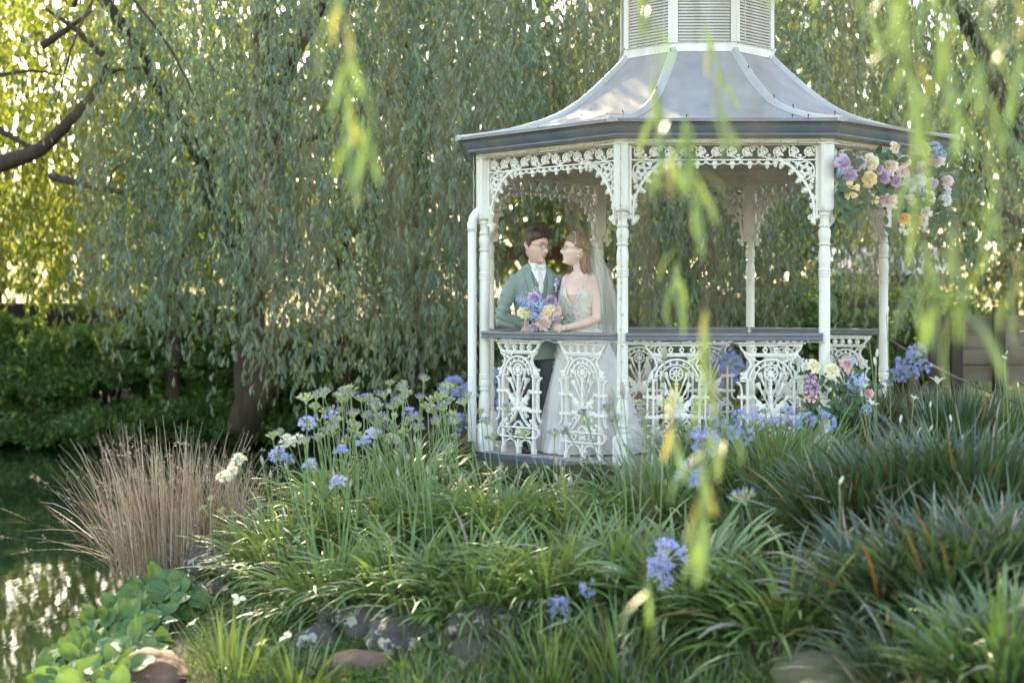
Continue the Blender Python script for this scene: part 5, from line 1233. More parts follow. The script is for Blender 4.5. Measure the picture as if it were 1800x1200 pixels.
def strand(label, path, Y, leaves, seed, s=1., yellow=.15, w=.0016):
    path = [(u, v - 62) for u, v in path]; yellow *= .3
    """path: pixels (u, v) from the top to the tip; leaves: number, over the part of the path (f0..1)"""
    rg = np.random.default_rng(seed); pts = [P(u, v, Y + rg.normal(0, .02)) for u, v in path]; c = pts[0]; r = thing('hanging_willow_strand', label, 'willow strand', tuple(c), 0, 'willow strands hanging close by')
    pp = bez([p - c for p in pts], 24); link('twig', MB().tube([tuple(p) for p in pp], np.linspace(w, w * .4, 24), 5).mesh('twig', M['twig'], True), r)
    n, f0 = leaves
    for i in range(n):
        t = f0 + (1 - f0) * (i + rg.random() * .5) / n; j = min(int(t * 23), 22); p = pp[j] + (pp[j + 1] - pp[j]) * (t * 23 - j)
        k = rg.random(); me = NL[(4 if k < yellow else 0 if k < .6 else 2) + rg.integers(2)]
        o = link('leaf', me, r, tuple(p)); a = rg.uniform(.08, .5); z = (i % 2) * math.pi + rg.normal(0, .6); sc = s * rg.uniform(.75, 1.15)
        o.rotation_euler = (a * math.cos(z), a * math.sin(z), rg.random() * 6.28); o.scale = (sc, sc, sc)
S = [('long yellow green strand hanging alone beside the straight trunk', [(604, -60), (602, 30), (608, 120), (618, 210), (612, 300), (600, 330)], 1.9, (24, .18), .95, .35),
     ('short side strand joined to the lone long strand', [(640, 180), (640, 240), (648, 290), (655, 320)], 1.95, (5, .2), .8, .1),
     ('yellow tip peeping in beside the upper edge above the curtain', [(432, -90), (432, -50), (436, -20)], 1.8, (3, .3), .8, .8), ('second yellow tip beside the first at the upper edge', [(470, -90), (468, -50), (466, -10)], 1.8, (3, .3), .8, .5),
     ('strand crossing the middle of the roof and eave', [(1110, -60), (1125, 20), (1148, 110), (1150, 200), (1165, 260)], 2.1, (15, .05), .9, .05),
     ('wispy strand before the roof centre', [(1215, -40), (1222, 60), (1245, 130), (1262, 180), (1268, 215)], 2.4, (10, .35), .75, .1),
     ('leafy strand before the arch of the front face', [(1195, 230), (1205, 280), (1215, 330), (1225, 380), (1228, 420)], 2.0, (14, .1), 1.0, .15),
     ('leafy strand next to the arch strand, nearer the centre post', [(1165, 230), (1180, 300), (1200, 350)], 2.1, (8, .3), .9, .2),
     ('short strand with two broad leaves under the lace', [(1255, 200), (1262, 255), (1275, 300)], 2.1, (6, .2), .9, .05),
     ('strand ending before the hand rail', [(1190, 420), (1195, 480), (1185, 540), (1180, 575)], 2.2, (7, .35), .9, .1),
     ('dark green strand across the middle cast iron panel', [(1240, 560), (1240, 620), (1245, 680), (1235, 740)], 2.0, (10, .2), 1.0, .1),
     ('yellow leaf pair just under the dark green strand', [(1205, 680), (1195, 730), (1185, 790), (1180, 820)], 2.1, (5, .4), .9, .6),
     ('strand hanging before the broad leaved agapanthus', [(1250, 770), (1245, 830), (1235, 900), (1230, 960), (1232, 1010)], 1.95, (14, .15), .95, .3),
     ('lowest tip at the foot of the bank', [(1130, 1010), (1132, 1050), (1138, 1100), (1142, 1150)], 2.0, (6, .3), .95, .4),
     ('small tip before the dark gap', [(1262, 760), (1268, 810), (1275, 850)], 2.2, (4, .3), .8, .2),
     ('strand dangling before the middle of the flower garland', [(1560, -40), (1580, 60), (1600, 130), (1605, 190), (1612, 260)], 2.0, (16, .0), 1.0, .35),
     ('dense bright strand at the upper corner over the willow', [(1610, -60), (1600, 20), (1596, 90), (1606, 160)], 1.9, (14, .0), 1.0, .4),
     ('strand just outside the garland', [(1640, -40), (1655, 70), (1672, 150), (1680, 220), (1700, 300)], 2.0, (16, .05), 1.05, .2),
     ('strand draping before the garland flowers', [(1600, 160), (1612, 240), (1618, 310), (1612, 370), (1622, 430)], 2.0, (14, .1), 1.05, .1),
     ('long strand beyond the garland reaching the lily leaves', [(1720, 60), (1728, 180), (1745, 280), (1752, 360), (1760, 440)], 2.0, (16, .1), 1.0, .1),
     ('strand with big drooping leaves before the dark shrub', [(1612, 440), (1618, 500), (1632, 560), (1640, 600)], 1.8, (9, .2), 1.0, .05),
     ('strand with big drooping leaves before the sleeper wall', [(1672, 380), (1680, 450), (1690, 540), (1695, 620)], 1.8, (14, .15), 1.05, .15),
     ('outermost strand with a yellow leaf beside the sleeper wall', [(1790, 420), (1782, 500), (1785, 560), (1792, 640)], 1.9, (9, .2), 1.0, .3),
     ('bright strand along the upper garden edge', [(1790, -60), (1780, 40), (1790, 120), (1805, 180)], 1.9, (12, .0), 1.0, .2),
     ('loose strand above the lantern side', [(1370, -60), (1365, 0), (1380, 40)], 2.3, (5, .2), .7, .4), ('pair of falling yellow leaves beside the lantern', [(1430, -20), (1432, 5), (1440, 20)], 2.5, (3, .3), .75, .9), ('single leaf twig beside the roof slope', [(1398, 40), (1400, 80), (1405, 90)], 2.6, (1, .5), .8, .9),
     ('strand above the fallen leaf pair near the upper edge', [(1500, -80), (1515, -20), (1520, 50), (1545, 120)], 2.2, (9, .1), .9, .3)]
for i, (lab, path, Y, lv, s, ye) in enumerate(S): strand(lab, path, Y * 1.75, (max(1, int(lv[0] * .82)), lv[1]), 700 + i, s * 1.5, ye)
# bare brown twigs hanging even closer
rg = np.random.default_rng(5)
for i, (u, v1, where) in enumerate([(455, 700, 'over the curtain above the reeds'), (545, 560, 'next to the lone leafy strand, towards the reeds'), (690, 480, 'between lone strand and eave corner'), (790, 420, 'close to the eave corner'), (1065, 360, 'grazing the centre post'), (1118, 420, 'crossing the lantern edge'), (1300, 420, 'before the front arch, nearer the entrance'), (1345, 400, 'before the roof slope on the entrance side'), (1020, 1000, 'running down over the drooping leaves'), (1140, 1040, 'down to the lowest tip'), (1262, 900, 'beside the middle panel strand'), (1520, 560, 'behind the garland strands'), (1660, 620, 'through the garland side strands'), (1745, 640, 'before the sleeper wall posts'), (160, 560, 'over the sunlit willow'), (1470, 300, 'brushing the entrance corner post'), (1580, 500, 'beside the far entrance post'), (860, 300, 'over the eave corner and lace')]):
    Y = rg.uniform(1.1, 1.8); path = [(u + rg.normal(0, 12), -60), (u + rg.normal(0, 8), v1 * .4), (u + rg.normal(0, 8), v1 * .75), (u + rg.normal(0, 10), v1)]
    pts = [P(a, b, Y + rg.normal(0, .03)) for a, b in path]; c = pts[0]; r = thing('bare_hanging_twig', 'bare brown willow twig hanging close by, ' + where, 'twig', tuple(c), 0, 'bare twigs hanging close by')
    link('twig', MB().tube([tuple(p) for p in bez([p - c for p in pts], 20)], np.linspace(.0022, .0012, 20), 5).mesh('twig', M['twig'], True), r)
    l = link('side_twig', MB().tube([tuple(p) for p in bez([pts[1] - c, pts[1] - c + np.array((.02, 0, -.10)), pts[1] - c + np.array((.025, .0, -.25))], 8)], .0009, 4).mesh('side_twig', M['twig'], True), r)
# ------------------------------------------------------------------ flowers for bouquet and garland
FM = {}
for nm, c in (('lavender', (.56, .42, .60)), ('mauve', (.50, .34, .47)), ('yellow', (.84, .68, .34)), ('pale_yellow', (.84, .77, .54)), ('cream', (.82, .70, .55)), ('blush', (.80, .62, .58)), ('white', (.78, .76, .72)), ('orange', (.82, .46, .18)), ('pink', (.78, .46, .48)), ('blue', (.33, .45, .66))):
    FM[nm] = mat('petal_' + nm, c, .55, tuple(min(1, x * 1.12) for x in c), 30, island=.08, transl=.2, tcol=c)
M['garland_leaf'] = mat('garland_leaf', (.04, .10, .035), .45, (.06, .13, .04), 20, transl=.15)
M['eucalyptus'] = mat('eucalyptus_leaf', (.22, .28, .22), .6, (.28, .33, .27), 20, transl=.1)
M['tiny_white'] = mat('tiny_white_blossom', (.72, .74, .66), .6)
def rose(layers=6, open_=1.0, frill=0., seed=0):
    """a double flower of unit radius facing +z"""
    rng = np.random.default_rng(seed); V = []; F = []
    for l in range(layers):
        f = (l + .5) / layers; n = 3 + l; R_ = .16 + .80 * f * open_; tilt = (1 - f) * 1.25 + .18
        for i in range(n):
            a = 2 * math.pi * (i + (l % 2) * .5) / n + rng.normal(0, .12); wd = (2.6 / n + .30); b = len(V)
            for r_ in range(5):
                t = r_ / 4
                for s_ in range(5):
                    s = (s_ / 4 - .5) * 2; w_ = wd * (math.sin(math.pi * (.12 + .62 * t))) * .62; an = a + s * w_
                    rad = R_ * (.25 + .75 * t * math.cos(tilt) + (.25 * t * (1 - math.cos(tilt)))); z = t * math.sin(tilt) * (.55 + .3 * (1 - f)) + .10 * (1 - f) - .16 * f * t * t - (.12 * (t == 1) * f)
                    k = 1 + frill * rng.normal(0, .08) * t; V.append((rad * k * math.cos(an), rad * k * math.sin(an), z + frill * rng.normal(0, .04) * t - .05 * s * s * t))
            F += [(b + r_ * 5 + s_, b + r_ * 5 + s_ + 1, b + r_ * 5 + s_ + 6, b + r_ * 5 + s_ + 5) for r_ in range(4) for s_ in range(4)]
    return V, F
_rc = {}
def flower_mesh(kind, col):
    if (kind, col) in _rc: return _rc[kind, col]
    if kind == 'rose': V, F = rose(6, 1, .2, 1)
    elif kind == 'peony': V, F = rose(8, 1, 1.3, 2)
    elif kind == 'open': V, F = rose(3, 1.1, .7, 3)
    elif kind == 'cluster':
        rng = np.random.default_rng(4); V = []; F = []
        for i in range(60):
            z = rng.uniform(-.3, 1); t = rng.random() * 6.28; q = math.sqrt(max(0, 1 - z * z)); d = np.array((q * math.cos(t), q * math.sin(t), z)); c = d * .85; B = basis(d)
            for k in range(4):
                a = k * 1.571 + t; b = len(V)
                for r_, w_ in ((0, 0), (.13, -.10), (.24, 0), (.13, .10)): V.append(tuple(Vector(c) + B @ Vector((r_ * math.cos(a) - w_ * math.sin(a), r_ * math.sin(a) + w_ * math.cos(a), .06 * (r_ > 0)))))
                F.append((b, b + 1, b + 2, b + 3))
    if kind in ('rose', 'peony'):
        q = MB().ball((0, 0, .16), (.30, .30, .30), 10, 7); b = len(V); V = list(V) + q.v; F = list(F) + [tuple(i + b for i in f) for f in q.f]
    me = bpy.data.meshes.new(kind); me.from_pydata(V, [], F); me.materials.append(FM[col]); me.shade_smooth(); _rc[kind, col] = me
    return me
def flower(parent, name, kind, col, p, r, face=(0, -1, .3), seed=0):
    o = link(name, flower_mesh(kind, col), parent, tuple(p)); o.rotation_euler = (basis(face) @ Matrix.Rotation(seed * 1.3, 3, 'Z')).to_euler(); r *= 1.18; o.scale = (r, r, r); return o
def oval(L, W, m):
    rows = []
    for t in np.linspace(0, 1, 6):
        w_ = W / 2 * math.sin(math.pi * min(1, t * .96 + .02)); rows += [(-w_, t * L, .12 * w_), (0, t * L, -.03 * L * math.sin(t * 3)), (w_, t * L, .12 * w_)]
    me = bpy.data.meshes.new('leaf'); me.from_pydata(rows, [], [(i * 3 + j, i * 3 + j + 1, i * 3 + j + 4, i * 3 + j + 3) for i in range(5) for j in range(2)]); me.materials.append(M[m]); me.shade_smooth(); return me
LG = oval(.07, .035, 'garland_leaf'); LE = oval(.045, .036, 'eucalyptus')
def leafput(parent, me, p, d, s, seed):
    o = link('leaf', me, parent, tuple(p)); d = Vector(d).normalized(); z = Vector((0, -1, .4)); x = d.cross(z).normalized(); z = x.cross(d); o.rotation_euler = Matrix((x, d, z)).transposed().to_euler(); o.scale = (s, s, s)
def spire(parent, name, a, b, r, col, n, seed):
    rg = np.random.default_rng(seed); a, b = np.array(a), np.array(b); V = []; F = []
    for i in range(n):
        t = i / n; p = a + (b - a) * t + rg.normal(0, r * (1 - .6 * t) * .6, 3); d = rg.normal(0, 1, 3); d[1] -= .8; B = basis(d)
        for k in range(5):
            an = k * 1.257; q = len(V); s = r * .55 * (1 - .5 * t)
            for r_, w_ in ((0, 0), (.7, -.42), (1.1, 0), (.7, .42)): V.append(tuple(Vector(p) + B @ Vector(((r_ * math.cos(an) - w_ * math.sin(an)) * s, (r_ * math.sin(an) + w_ * math.cos(an)) * s, .25 * s * r_))))
            F.append((q, q + 1, q + 2, q + 3))
    me = bpy.data.meshes.new(name); me.from_pydata(V, [], F); me.materials.append(FM[col]); return link(name, me, parent)
def sprays(parent, c, n, R_, seed, m='tiny_white'):
    rg = np.random.default_rng(seed); mb = MB()
    for i in range(n):
        p = np.array(c) + rg.normal(0, R_, 3) * (1, .5, 1); mb.ball(p, .0042, 5, 3)
    o = link('baby_breath', mb.mesh('baby_breath', M[m], True), parent); o['kind'] = 'stuff'; return o

# ------------------------------------------------------------------ the couple
M['skin'] = mat('fair_skin', (.70, .46, .36), .5, (.64, .39, .30), 9, .05, 60); M['skin'].node_tree.nodes["Principled BSDF"].inputs["Subsurface Weight"].default_value = .08
M['skin_pale'] = mat('pale_skin', (.76, .55, .46), .48, (.71, .49, .40), 9, .03, 60); M['skin_pale'].node_tree.nodes["Principled BSDF"].inputs["Subsurface Weight"].default_value = .08
M['lips'] = mat('lips', (.48, .20, .18), .45); M['eye'] = mat('eye', (.05, .04, .035), .2); M['eyewhite'] = mat('eye_white', (.62, .58, .55), .3); M['teeth'] = mat('teeth', (.75, .72, .66), .3)
M['hair_m'] = mat('dark_brown_hair', (.045, .026, .018), .5, (.075, .043, .028), 40, .6, 60, island=.25, stretch=(1, 1, .3)); M['hair_f'] = mat('light_brown_hair', (.20, .115, .065), .45, (.30, .18, .10), 30, .6, 50, island=.25, stretch=(1, 1, .2))
M['suit'] = mat('sage_green_wool', (.20, .265, .235), .8, (.18, .245, .215), 40, .15, 160, sheen=.2); M['suit_dark'] = mat('sage_waistcoat', (.155, .215, .19), .8, (.145, .20, .175), 40, .1, 160)
M['trouser'] = mat('charcoal_wool', (.085, .085, .095), .85, (.075, .075, .08), 40, .1, 160); M['shoe'] = mat('dark_shoe', (.03, .025, .025), .35)
M['shirt'] = mat('white_shirt', (.76, .76, .80), .6); M['tie'] = mat('champagne_satin', (.66, .60, .54), .35, (.60, .55, .49), 30, .1, 80)
M['lace'] = mat('beaded_ivory_lace', (.80, .75, .68), .5, (.68, .62, .54), 55, .5, 90, threshold=(.42, .62)); M['dress'] = mat('ivory_tulle_skirt', (.84, .82, .80), .7, (.72, .70, .68), 6, .1, 20, transl=.2, tcol=(.8, .78, .75))
M['veil'] = mat('sheer_veil', (.80, .79, .77), .8, transl=.5, tcol=(.8, .8, .78), alpha=.42, stretch=None)
M['gold'] = mat('thin_gold_frame', (.45, .30, .12), .3, metal=.8); M['black_frame'] = mat('dark_glasses_frame', (.02, .025, .025), .3); M['silver'] = mat('silver_jewellery', (.7, .7, .72), .25, metal=.9)
M['lens'] = mat('glasses_lens', (.9, .95, .95), .05, alpha=.12)

def remesh(mb, name, m, vox=.006, smooth=6):
    me = mb.mesh('tmp', None); o = bpy.data.objects.new('tmp', me); COL.objects.link(o)
    r = o.modifiers.new('r', 'REMESH'); r.mode = 'VOXEL'; r.voxel_size = vox; s = o.modifiers.new('s', 'SMOOTH'); s.factor = .5; s.iterations = smooth
    dg = bpy.context.evaluated_depsgraph_get(); out = bpy.data.meshes.new_from_object(o.evaluated_get(dg)); bpy.data.objects.remove(o); bpy.data.meshes.remove(me)
    out.name = name; out.materials.clear(); out.materials.append(M[m]); out.shade_smooth(); return out
def displace(me, f):
    n = len(me.vertices); co = np.empty(n * 3, np.float32); me.vertices.foreach_get('co', co); nr = np.empty(n * 3, np.float32); me.vertices.foreach_get('normal', nr)
    co = co.reshape(-1, 3).astype(float); co += nr.reshape(-1, 3) * f(co)[:, None]; me.vertices.foreach_set('co', co.astype(np.float32).ravel()); me.update()
def body_rings(mb, rows, seg=28, power=2.3):
    """rows: (cx, cy, z, half width, half depth)"""
    R_ = []
    for cx_, cy_, z, w_, d_ in rows:
        r = []
        for j in range(seg):
            t = 2 * math.pi * j / seg; c, s = math.cos(t), math.sin(t); r.append((cx_ + w_ * abs(c) ** (2 / power) * (1 if c > 0 else -1), cy_ + d_ * abs(s) ** (2 / power) * (1 if s > 0 else -1), z))
        R_.append(r)
    mb.loft(R_)
def limbt(mb, pts, radii, n=14, seg=14):
    pp = bez([np.array(p) for p in pts], n); rr = np.interp(np.linspace(0, 1, n), np.linspace(0, 1, len(radii)), radii); mb.tube([tuple(p) for p in pp], rr, seg); mb.ball(pts[0], radii[0], 12, 8); mb.ball(pts[-1], radii[-1], 12, 8)
def hand(mb, wrist, palm_dir, normal, s, curls, spread=.16, thumb=1):
    """palm, four jointed fingers and a thumb; palm_dir from wrist to knuckles, normal out of the back of the hand"""
    d = Vector(palm_dir).normalized(); n = Vector(normal); n = (n - d * n.dot(d)).normalized(); x = d.cross(n); w_ = Vector(wrist)
    rings = []
    for t, hw, hd in ((0, .026, .019), (.3, .034, .018), (.7, .041, .016), (1, .040, .013)):
        c = w_ + d * t * .085 * s; rings.append([tuple(c + x * hw * s * math.cos(a) + n * hd * s * math.sin(a)) for a in [2 * math.pi * j / 12 for j in range(12)]])
    mb.loft(rings)
    for i, (off, L_) in enumerate(((-.030, .070), (-.010, .080), (.011, .075), (.030, .058))):
        p = w_ + d * .078 * s + x * off * s; dd = (d + x * off * spread * 10).normalized(); pts = [p]; a = curls[i] * .35
        for k in range(3):
            v = dd * math.cos(a) - n * math.sin(a); p = p + v * L_ * s * (.45, .31, .24)[k]; pts.append(p); a += curls[i]
        mb.tube(pts, [.0095 * s, .009 * s, .008 * s, .0055 * s], 8); mb.ball(pts[-1], .006 * s, 8, 5)
    p = w_ + d * .02 * s - x * .028 * s * thumb; v = (d * .8 - x * thumb * .75 - n * .3).normalized(); p2 = p + v * .04 * s; p3 = p2 + (d * .95 - x * thumb * .15 - n * .4).normalized() * .038 * s
    mb.tube([p, p2, p3], [.013 * s, .011 * s, .007 * s], 8); mb.ball(p3, .0075 * s, 8, 5)

def head_pts(fem=0., seg=64, rings=48):
    V = np.zeros((rings + 1, seg, 3))
    for i in range(rings + 1):
        ph = math.pi * i / rings
        for j in range(seg):
            t = 2 * math.pi * j / seg; V[i, j] = (math.sin(ph) * math.cos(t), math.sin(ph) * math.sin(t), math.cos(ph))
    x, y, z = V[..., 0] * .077, V[..., 1] * .097, V[..., 2] * .122
    y = np.where(y < 0, y * .94, y * 1.02)
    low = np.clip((-z - .015) / .10, 0, 1); x *= 1 - (.30 + .08 * fem) * low ** 1.2; y = np.where(y > 0, y * (1 - .62 * low), y * (1 - .04 * low))
    fac = np.minimum((1 - .12 * np.clip((-z - .02) / .09, 0, 1)) * .94 / np.sqrt(np.maximum(1 - (z / .122) ** 2, .05)), 1.95)
    wfr = np.clip(-V[..., 1] / (np.sin(np.arccos(np.clip(V[..., 2], -1, 1))) + 1e-6), 0, 1) ** 1.2 * np.clip(-z / .02, 0, 1); y = y * (1 + (np.maximum(fac, 1) - 1) * wfr)
    # flat face plane
    fr = y < -.02; y = np.where(fr, np.maximum(y, -.086), y)
    g = lambda cx_, cz_, sx, sz: np.exp(-((x - cx_) / sx) ** 2 - ((z - cz_) / sz) ** 2) * fr
    y = y - .024 * g(0, -.030, .0125, .016) - .013 * g(0, -.008, .010, .022) + .004 * g(0, .020, .012, .012)
    y = y + .010 * (g(.031, .010, .018, .014) + g(-.031, .010, .018, .014)) - .005 * (g(.03, .032, .026, .010) + g(-.03, .032, .026, .010)) * (1 - .6 * fem)
    y = y - .007 * g(0, -.062, .024, .007) - .007 * g(0, -.075, .020, .006) + .004 * g(0, -.088, .02, .006) - .012 * g(0, -.104, .024, .016) - .005 * (g(.04, -.03, .02, .02) + g(-.04, -.03, .02, .02))
    return np.stack([x, y, z], -1)
def surf(H, x, z, off):
    q = H.reshape(-1, 3); q = q[q[:, 1] < -.02]; d = (q[:, 0] - x) ** 2 + (q[:, 2] - z) ** 2; i = np.argsort(d)[:4]; w_ = 1 / (d[i] + 1e-7); return (x, float((q[i, 1] * w_).sum() / w_.sum()) - off, z)
def hairline(y):  # lowest height of hair by position from front (-) to back (+)
    return np.interp(y, [-.10, -.075, -.050, -.030, -.016, -.004, .010, .022, .05, .1], [.074, .070, .052, .040, .010, -.022, .010, -.030, -.070, -.080])
def make_head(root, mats, at, fem, face_dir, tilt, name_hair='hair'):
    """head parts under root at local point; the head bone (skin) is returned as points to be joined into the body"""
    f = Vector(face_dir).normalized(); yv = -f; zv = Vector((tilt[0], tilt[1], 1)); zv = (zv - yv * zv.dot(yv)).normalized(); xv = yv.cross(zv)
    R3 = Matrix((xv, yv, zv)).transposed(); HS = (1.26, 1.24, 1.11) if fem == 0 else (1.08, 1.14, 1.06); T = lambda p: tuple(Vector(at) + R3 @ Vector((p[0] * HS[0], p[1] * HS[1], p[2] * HS[2])))
    H = head_pts(fem); mb = MB(); mb.loft([[T(p) for p in H[i]] for i in range(1, len(H) - 1)])
    for s in (-1, 1):   # ears
        mb.tube([T((s * .072, .012, .022)), T((s * .082, .020, .028)), T((s * .085, .026, .012)), T((s * .081, .020, -.010)), T((s * .074, .006, -.026)), T((s * .072, .002, -.010))], [.006, .007, .007, .006, .007, .005], 8)
        mb.ball(T((s * .076, .012, .002)), .010, 8, 6)
    return mb, R3, T, H
def eyes_mouth(root, T, R3, smile, H, open_=0):
    lipm = 'lips'
    for s in (-1, 1):
        p = T((s * .031, -.0745, .010)); o = link('eye', MB().ball((0, 0, 0), (.0135, .006, .0065), 12, 8).mesh('eye', M['eyewhite'], True), root, p); o.rotation_euler = R3.to_euler()
        link('iris', MB().ball((0, -.0045, 0), (.0055, .003, .0055), 10, 6).mesh('iris', M['eye'], True), o)
        link('eyelid', MB().tube([(-.015, -.004, .001), (-.008, -.0075, .0065), (.002, -.008, .0078), (.010, -.0065, .005), (.015, -.003, .0)], [.0012, .002, .0022, .002, .001], 6).mesh('eyelid', M['hair_m'] if lipm == 'lips' else M['lips'], True), o)
        o = link('eyebrow', MB().tube([T(surf(H, s * .014, .030, .0005)), T(surf(H, s * .028, .035, .0005)), T(surf(H, s * .044, .033, .0005)), T(surf(H, s * .052, .027, .0005))], [.0022, .0030, .0026, .001], 6).mesh('eyebrow', M['hair_m'] if open_ == 0 else M['hair_f'], True), root)
    up = [T(surf(H, x, -.064 + smile * (abs(x) / .025) ** 2 * .006 + (.0015 if abs(x) > .004 else 0), .0005)) for x in np.linspace(-.024, .024, 9)]
    lo = [T(surf(H, x, -.0705 - open_ * .004 + smile * (abs(x) / .025) ** 2 * .012, .0005)) for x in np.linspace(-.023, .023, 9)]
    mb = MB(); mb.tube(up, [.001, .002, .0028, .003, .0026, .003, .0028, .002, .001], 6); mb.tube(lo, [.001, .0025, .0036, .004, .0042, .004, .0036, .0025, .001], 6); link('lips', mb.mesh('lips', M['lips'], True), root)
    if open_: link('teeth', MB().tube([T(surf(H, x, -.0685, -.001)) for x in (-.012, 0, .012)], .003, 6).mesh('teeth', M['teeth']), root)
def glasses(root, T, m, tag_):
    g = MB(); lens = MB()
    for s in (-1, 1):
        rim = [T((s * .034 + .0245 * math.cos(t) * (1 if abs(math.sin(t)) < .9 else .95), -.098 + .004 * abs(math.cos(t)), .006 + .0205 * math.sin(t))) for t in np.linspace(0, 2 * math.pi, 22)]
        g.tube(rim, .0016, 5); lens.add([T((s * .034 + .0235 * math.cos(t), -.098 + .004 * abs(math.cos(t)), .006 + .0195 * math.sin(t))) for t in np.linspace(0, 2 * math.pi, 21)[:-1]] , [tuple(range(20))])
        g.tube([T((s * .058, -.094, .012)), T((s * .070, -.06, .012)), T((s * .080, .0, .012)), T((s * .079, .018, .006))], .0016, 5)
    g.tube([T((-.010, -.099, .010)), T((0, -.101, .013)), T((.010, -.099, .010))], .0014, 5)
    gl = link('glasses', g.mesh('glasses', M[m], True), root); link('lens', lens.mesh('lens', M['lens']), gl)
def hair_shell(T, H, thick, top, seed, line=hairline, m='hair_m', tuft=900, root=None, tl=.03, flow=(0, .6, -.3)):
    rows, seg = H.shape[:2]; c = H.reshape(-1, 3); nr = c / np.array([.077, .097, .122]) ** 2; nr /= np.linalg.norm(nr, axis=1, keepdims=True)
    d = c[:, 2] - line(c[:, 1]); k = np.clip(d / .018, -1, 1); n = vnoise(c, 90, seed)
    th = np.where(k > 0, thick * k ** .5 * (1 + .25 * n), -.006) + np.clip((c[:, 2] - .03) / .09, 0, 1) * top * (k > 0) * (1 + .3 * np.sin(c[:, 0] * 120 + c[:, 1] * 60 + seed))
    p = c + nr * th[:, None]; Vh = [T(q) for q in p]; F = []
    for i in range(1, rows - 2):
        for j in range(seg):
            a = i * seg + j; b = i * seg + (j + 1) % seg; q = (a, b, b + seg, a + seg)
            if max(d[list(q)]) > -.004: F.append(q)
    cap = [seg + j for j in range(seg)]; F.append(tuple(cap[::-1]))
    me = bpy.data.meshes.new('hair'); me.from_pydata(Vh, [], F); me.materials.append(M[m]); me.shade_smooth()
    h = link('hair', me, root)
    rg = np.random.default_rng(seed); ok = np.where(d > .002)[0]; s = rg.choice(ok, tuft); P0 = np.array([T(q) for q in (c[s] + nr[s] * (th[s] * .8)[:, None])]); P1 = np.array([T(q) for q in (c[s] + nr[s] * (th[s] + .006)[:, None] + np.array(flow) * .02)])
    dr = P1 - P0; dr /= np.linalg.norm(dr, axis=1, keepdims=True) + 1e-9; V_, F_ = scatter_tris(rg, P0, dr + rg.normal(0, .26, P0.shape), tl * rg.uniform(.5, 1.2, tuft), .0028)
    l = link('hair_locks', npmesh('hair_locks', V_, F_, M[m]), h); l['kind'] = 'stuff'
    return h

# ---- groom
g0 = np.array((.205, 12.15, 0)); grz = math.radians(14)
groom = thing('person', 'man in sage green three piece suit and glasses with one hand on the rail', 'person', tuple(g0), grz)
_gi = Matrix.Translation(tuple(g0)) @ Matrix.Rotation(grz, 4, 'Z'); _gi = _gi.inverted()
def GL(p): return tuple(_gi @ Vector(p))
hc = GL((.198, 12.09, 1.708)); fd = Vector(GL((.198 + .74, 12.09 - .67, 1.708 - .10))) - Vector(hc)
mbh, R3, T, H = make_head(groom, None, hc, 0, fd, (.04, 0))
mb = MB(); mb.add(mbh.v, mbh.f)
nb = GL((.205, 12.17, 1.47)); limbt(mb, [nb, tuple((Vector(nb) + Vector(hc)) / 2 + Vector((0, .01, -.02))), tuple(Vector(hc) + Vector((0, .015, -.05)))], [.068, .060, .058])
wr = GL((.118, 12.00, 1.050)); hand(mb, wr, Vector(GL((.16, 11.88, 1.010))) - Vector(wr), Vector(GL((.12, 12.0, 2))) - Vector(wr) + Vector((-.3, -.5, 0)), 1.12, (.75, .7, .68, .7), .08, -1)
limbt(mb, [GL((.03, 12.08, 1.08)), wr], [.035, .028])
body_rings(mb, [(0, 0, .85, .15, .10), (0, 0, 1.0, .14, .09), (0, 0, 1.25, .16, .10), (0, 0, 1.42, .17, .09), (0, .01, 1.50, .08, .06)])
link('body', remesh(mb, 'body', 'skin', .0045, 3), groom)
eyes_mouth(groom, T, R3, 1.0, H); glasses(groom, T, 'black_frame', 0)
hair_shell(T, H, .007, .030, 3, root=groom, flow=(.5, -.6, .6), tuft=3000, tl=.038)
TR = [(0, 0, .77, .205, .135), (0, 0, .90, .195, .13), (0, 0, 1.02, .178, .122), (0, 0, 1.12, .175, .122), (0, 0, 1.25, .195, .130), (0, 0, 1.40, .212, .128), (0, .005, 1.455, .200, .112), (0, .012, 1.51, .150, .088), (0, .018, 1.565, .082, .070)]
mb = MB(); body_rings(mb, TR)
shR, elR, cuR = GL((.030, 12.11, 1.425)), GL((-.085, 12.03, 1.115)), GL((.085, 12.03, 1.056))
limbt(mb, [shR, tuple((Vector(shR) + Vector(elR)) / 2 + Vector((-.018, 0, .01))), elR], [.060, .063, .056]); limbt(mb, [elR, tuple((Vector(elR) + Vector(cuR)) / 2), cuR], [.060, .056, .050])
shL, elL = GL((.385, 12.17, 1.425)), GL((.60, 12.26, 1.16)); limbt(mb, [shL, elL], [.060, .058]); limbt(mb, [elL, GL((.74, 12.14, 1.10))], [.058, .046])
me = remesh(mb, 'jacket', 'suit', .006, 5)
def wr_f(c):
    e = np.array(elR); de = np.linalg.norm(c - e, axis=1); arm = np.clip((-c[:, 0] - .17) / .05, 0, 1) * (c[:, 2] > .95)
    return arm * (.010 * np.sin(c[:, 2] * 95 + 26 * c[:, 0] + 3 * np.sin(c[:, 1] * 22)) * np.exp(-(de / .17) ** 2) + .0045 * np.sin(c[:, 2] * 60 + c[:, 0] * 50)) + .004 * vnoise(c, 14) + .006 * np.sin(c[:, 2] * 40 + c[:, 0] * 30) * np.exp(-((c[:, 2] - 1.08) / .07) ** 2)
displace(me, wr_f); jk = link('jacket', me, groom)
def tw(z):
    zs = [r[2] for r in TR]; return np.interp(z, zs, [r[3] for r in TR]), np.interp(z, zs, [r[4] for r in TR]), np.interp(z, zs, [r[1] for r in TR])
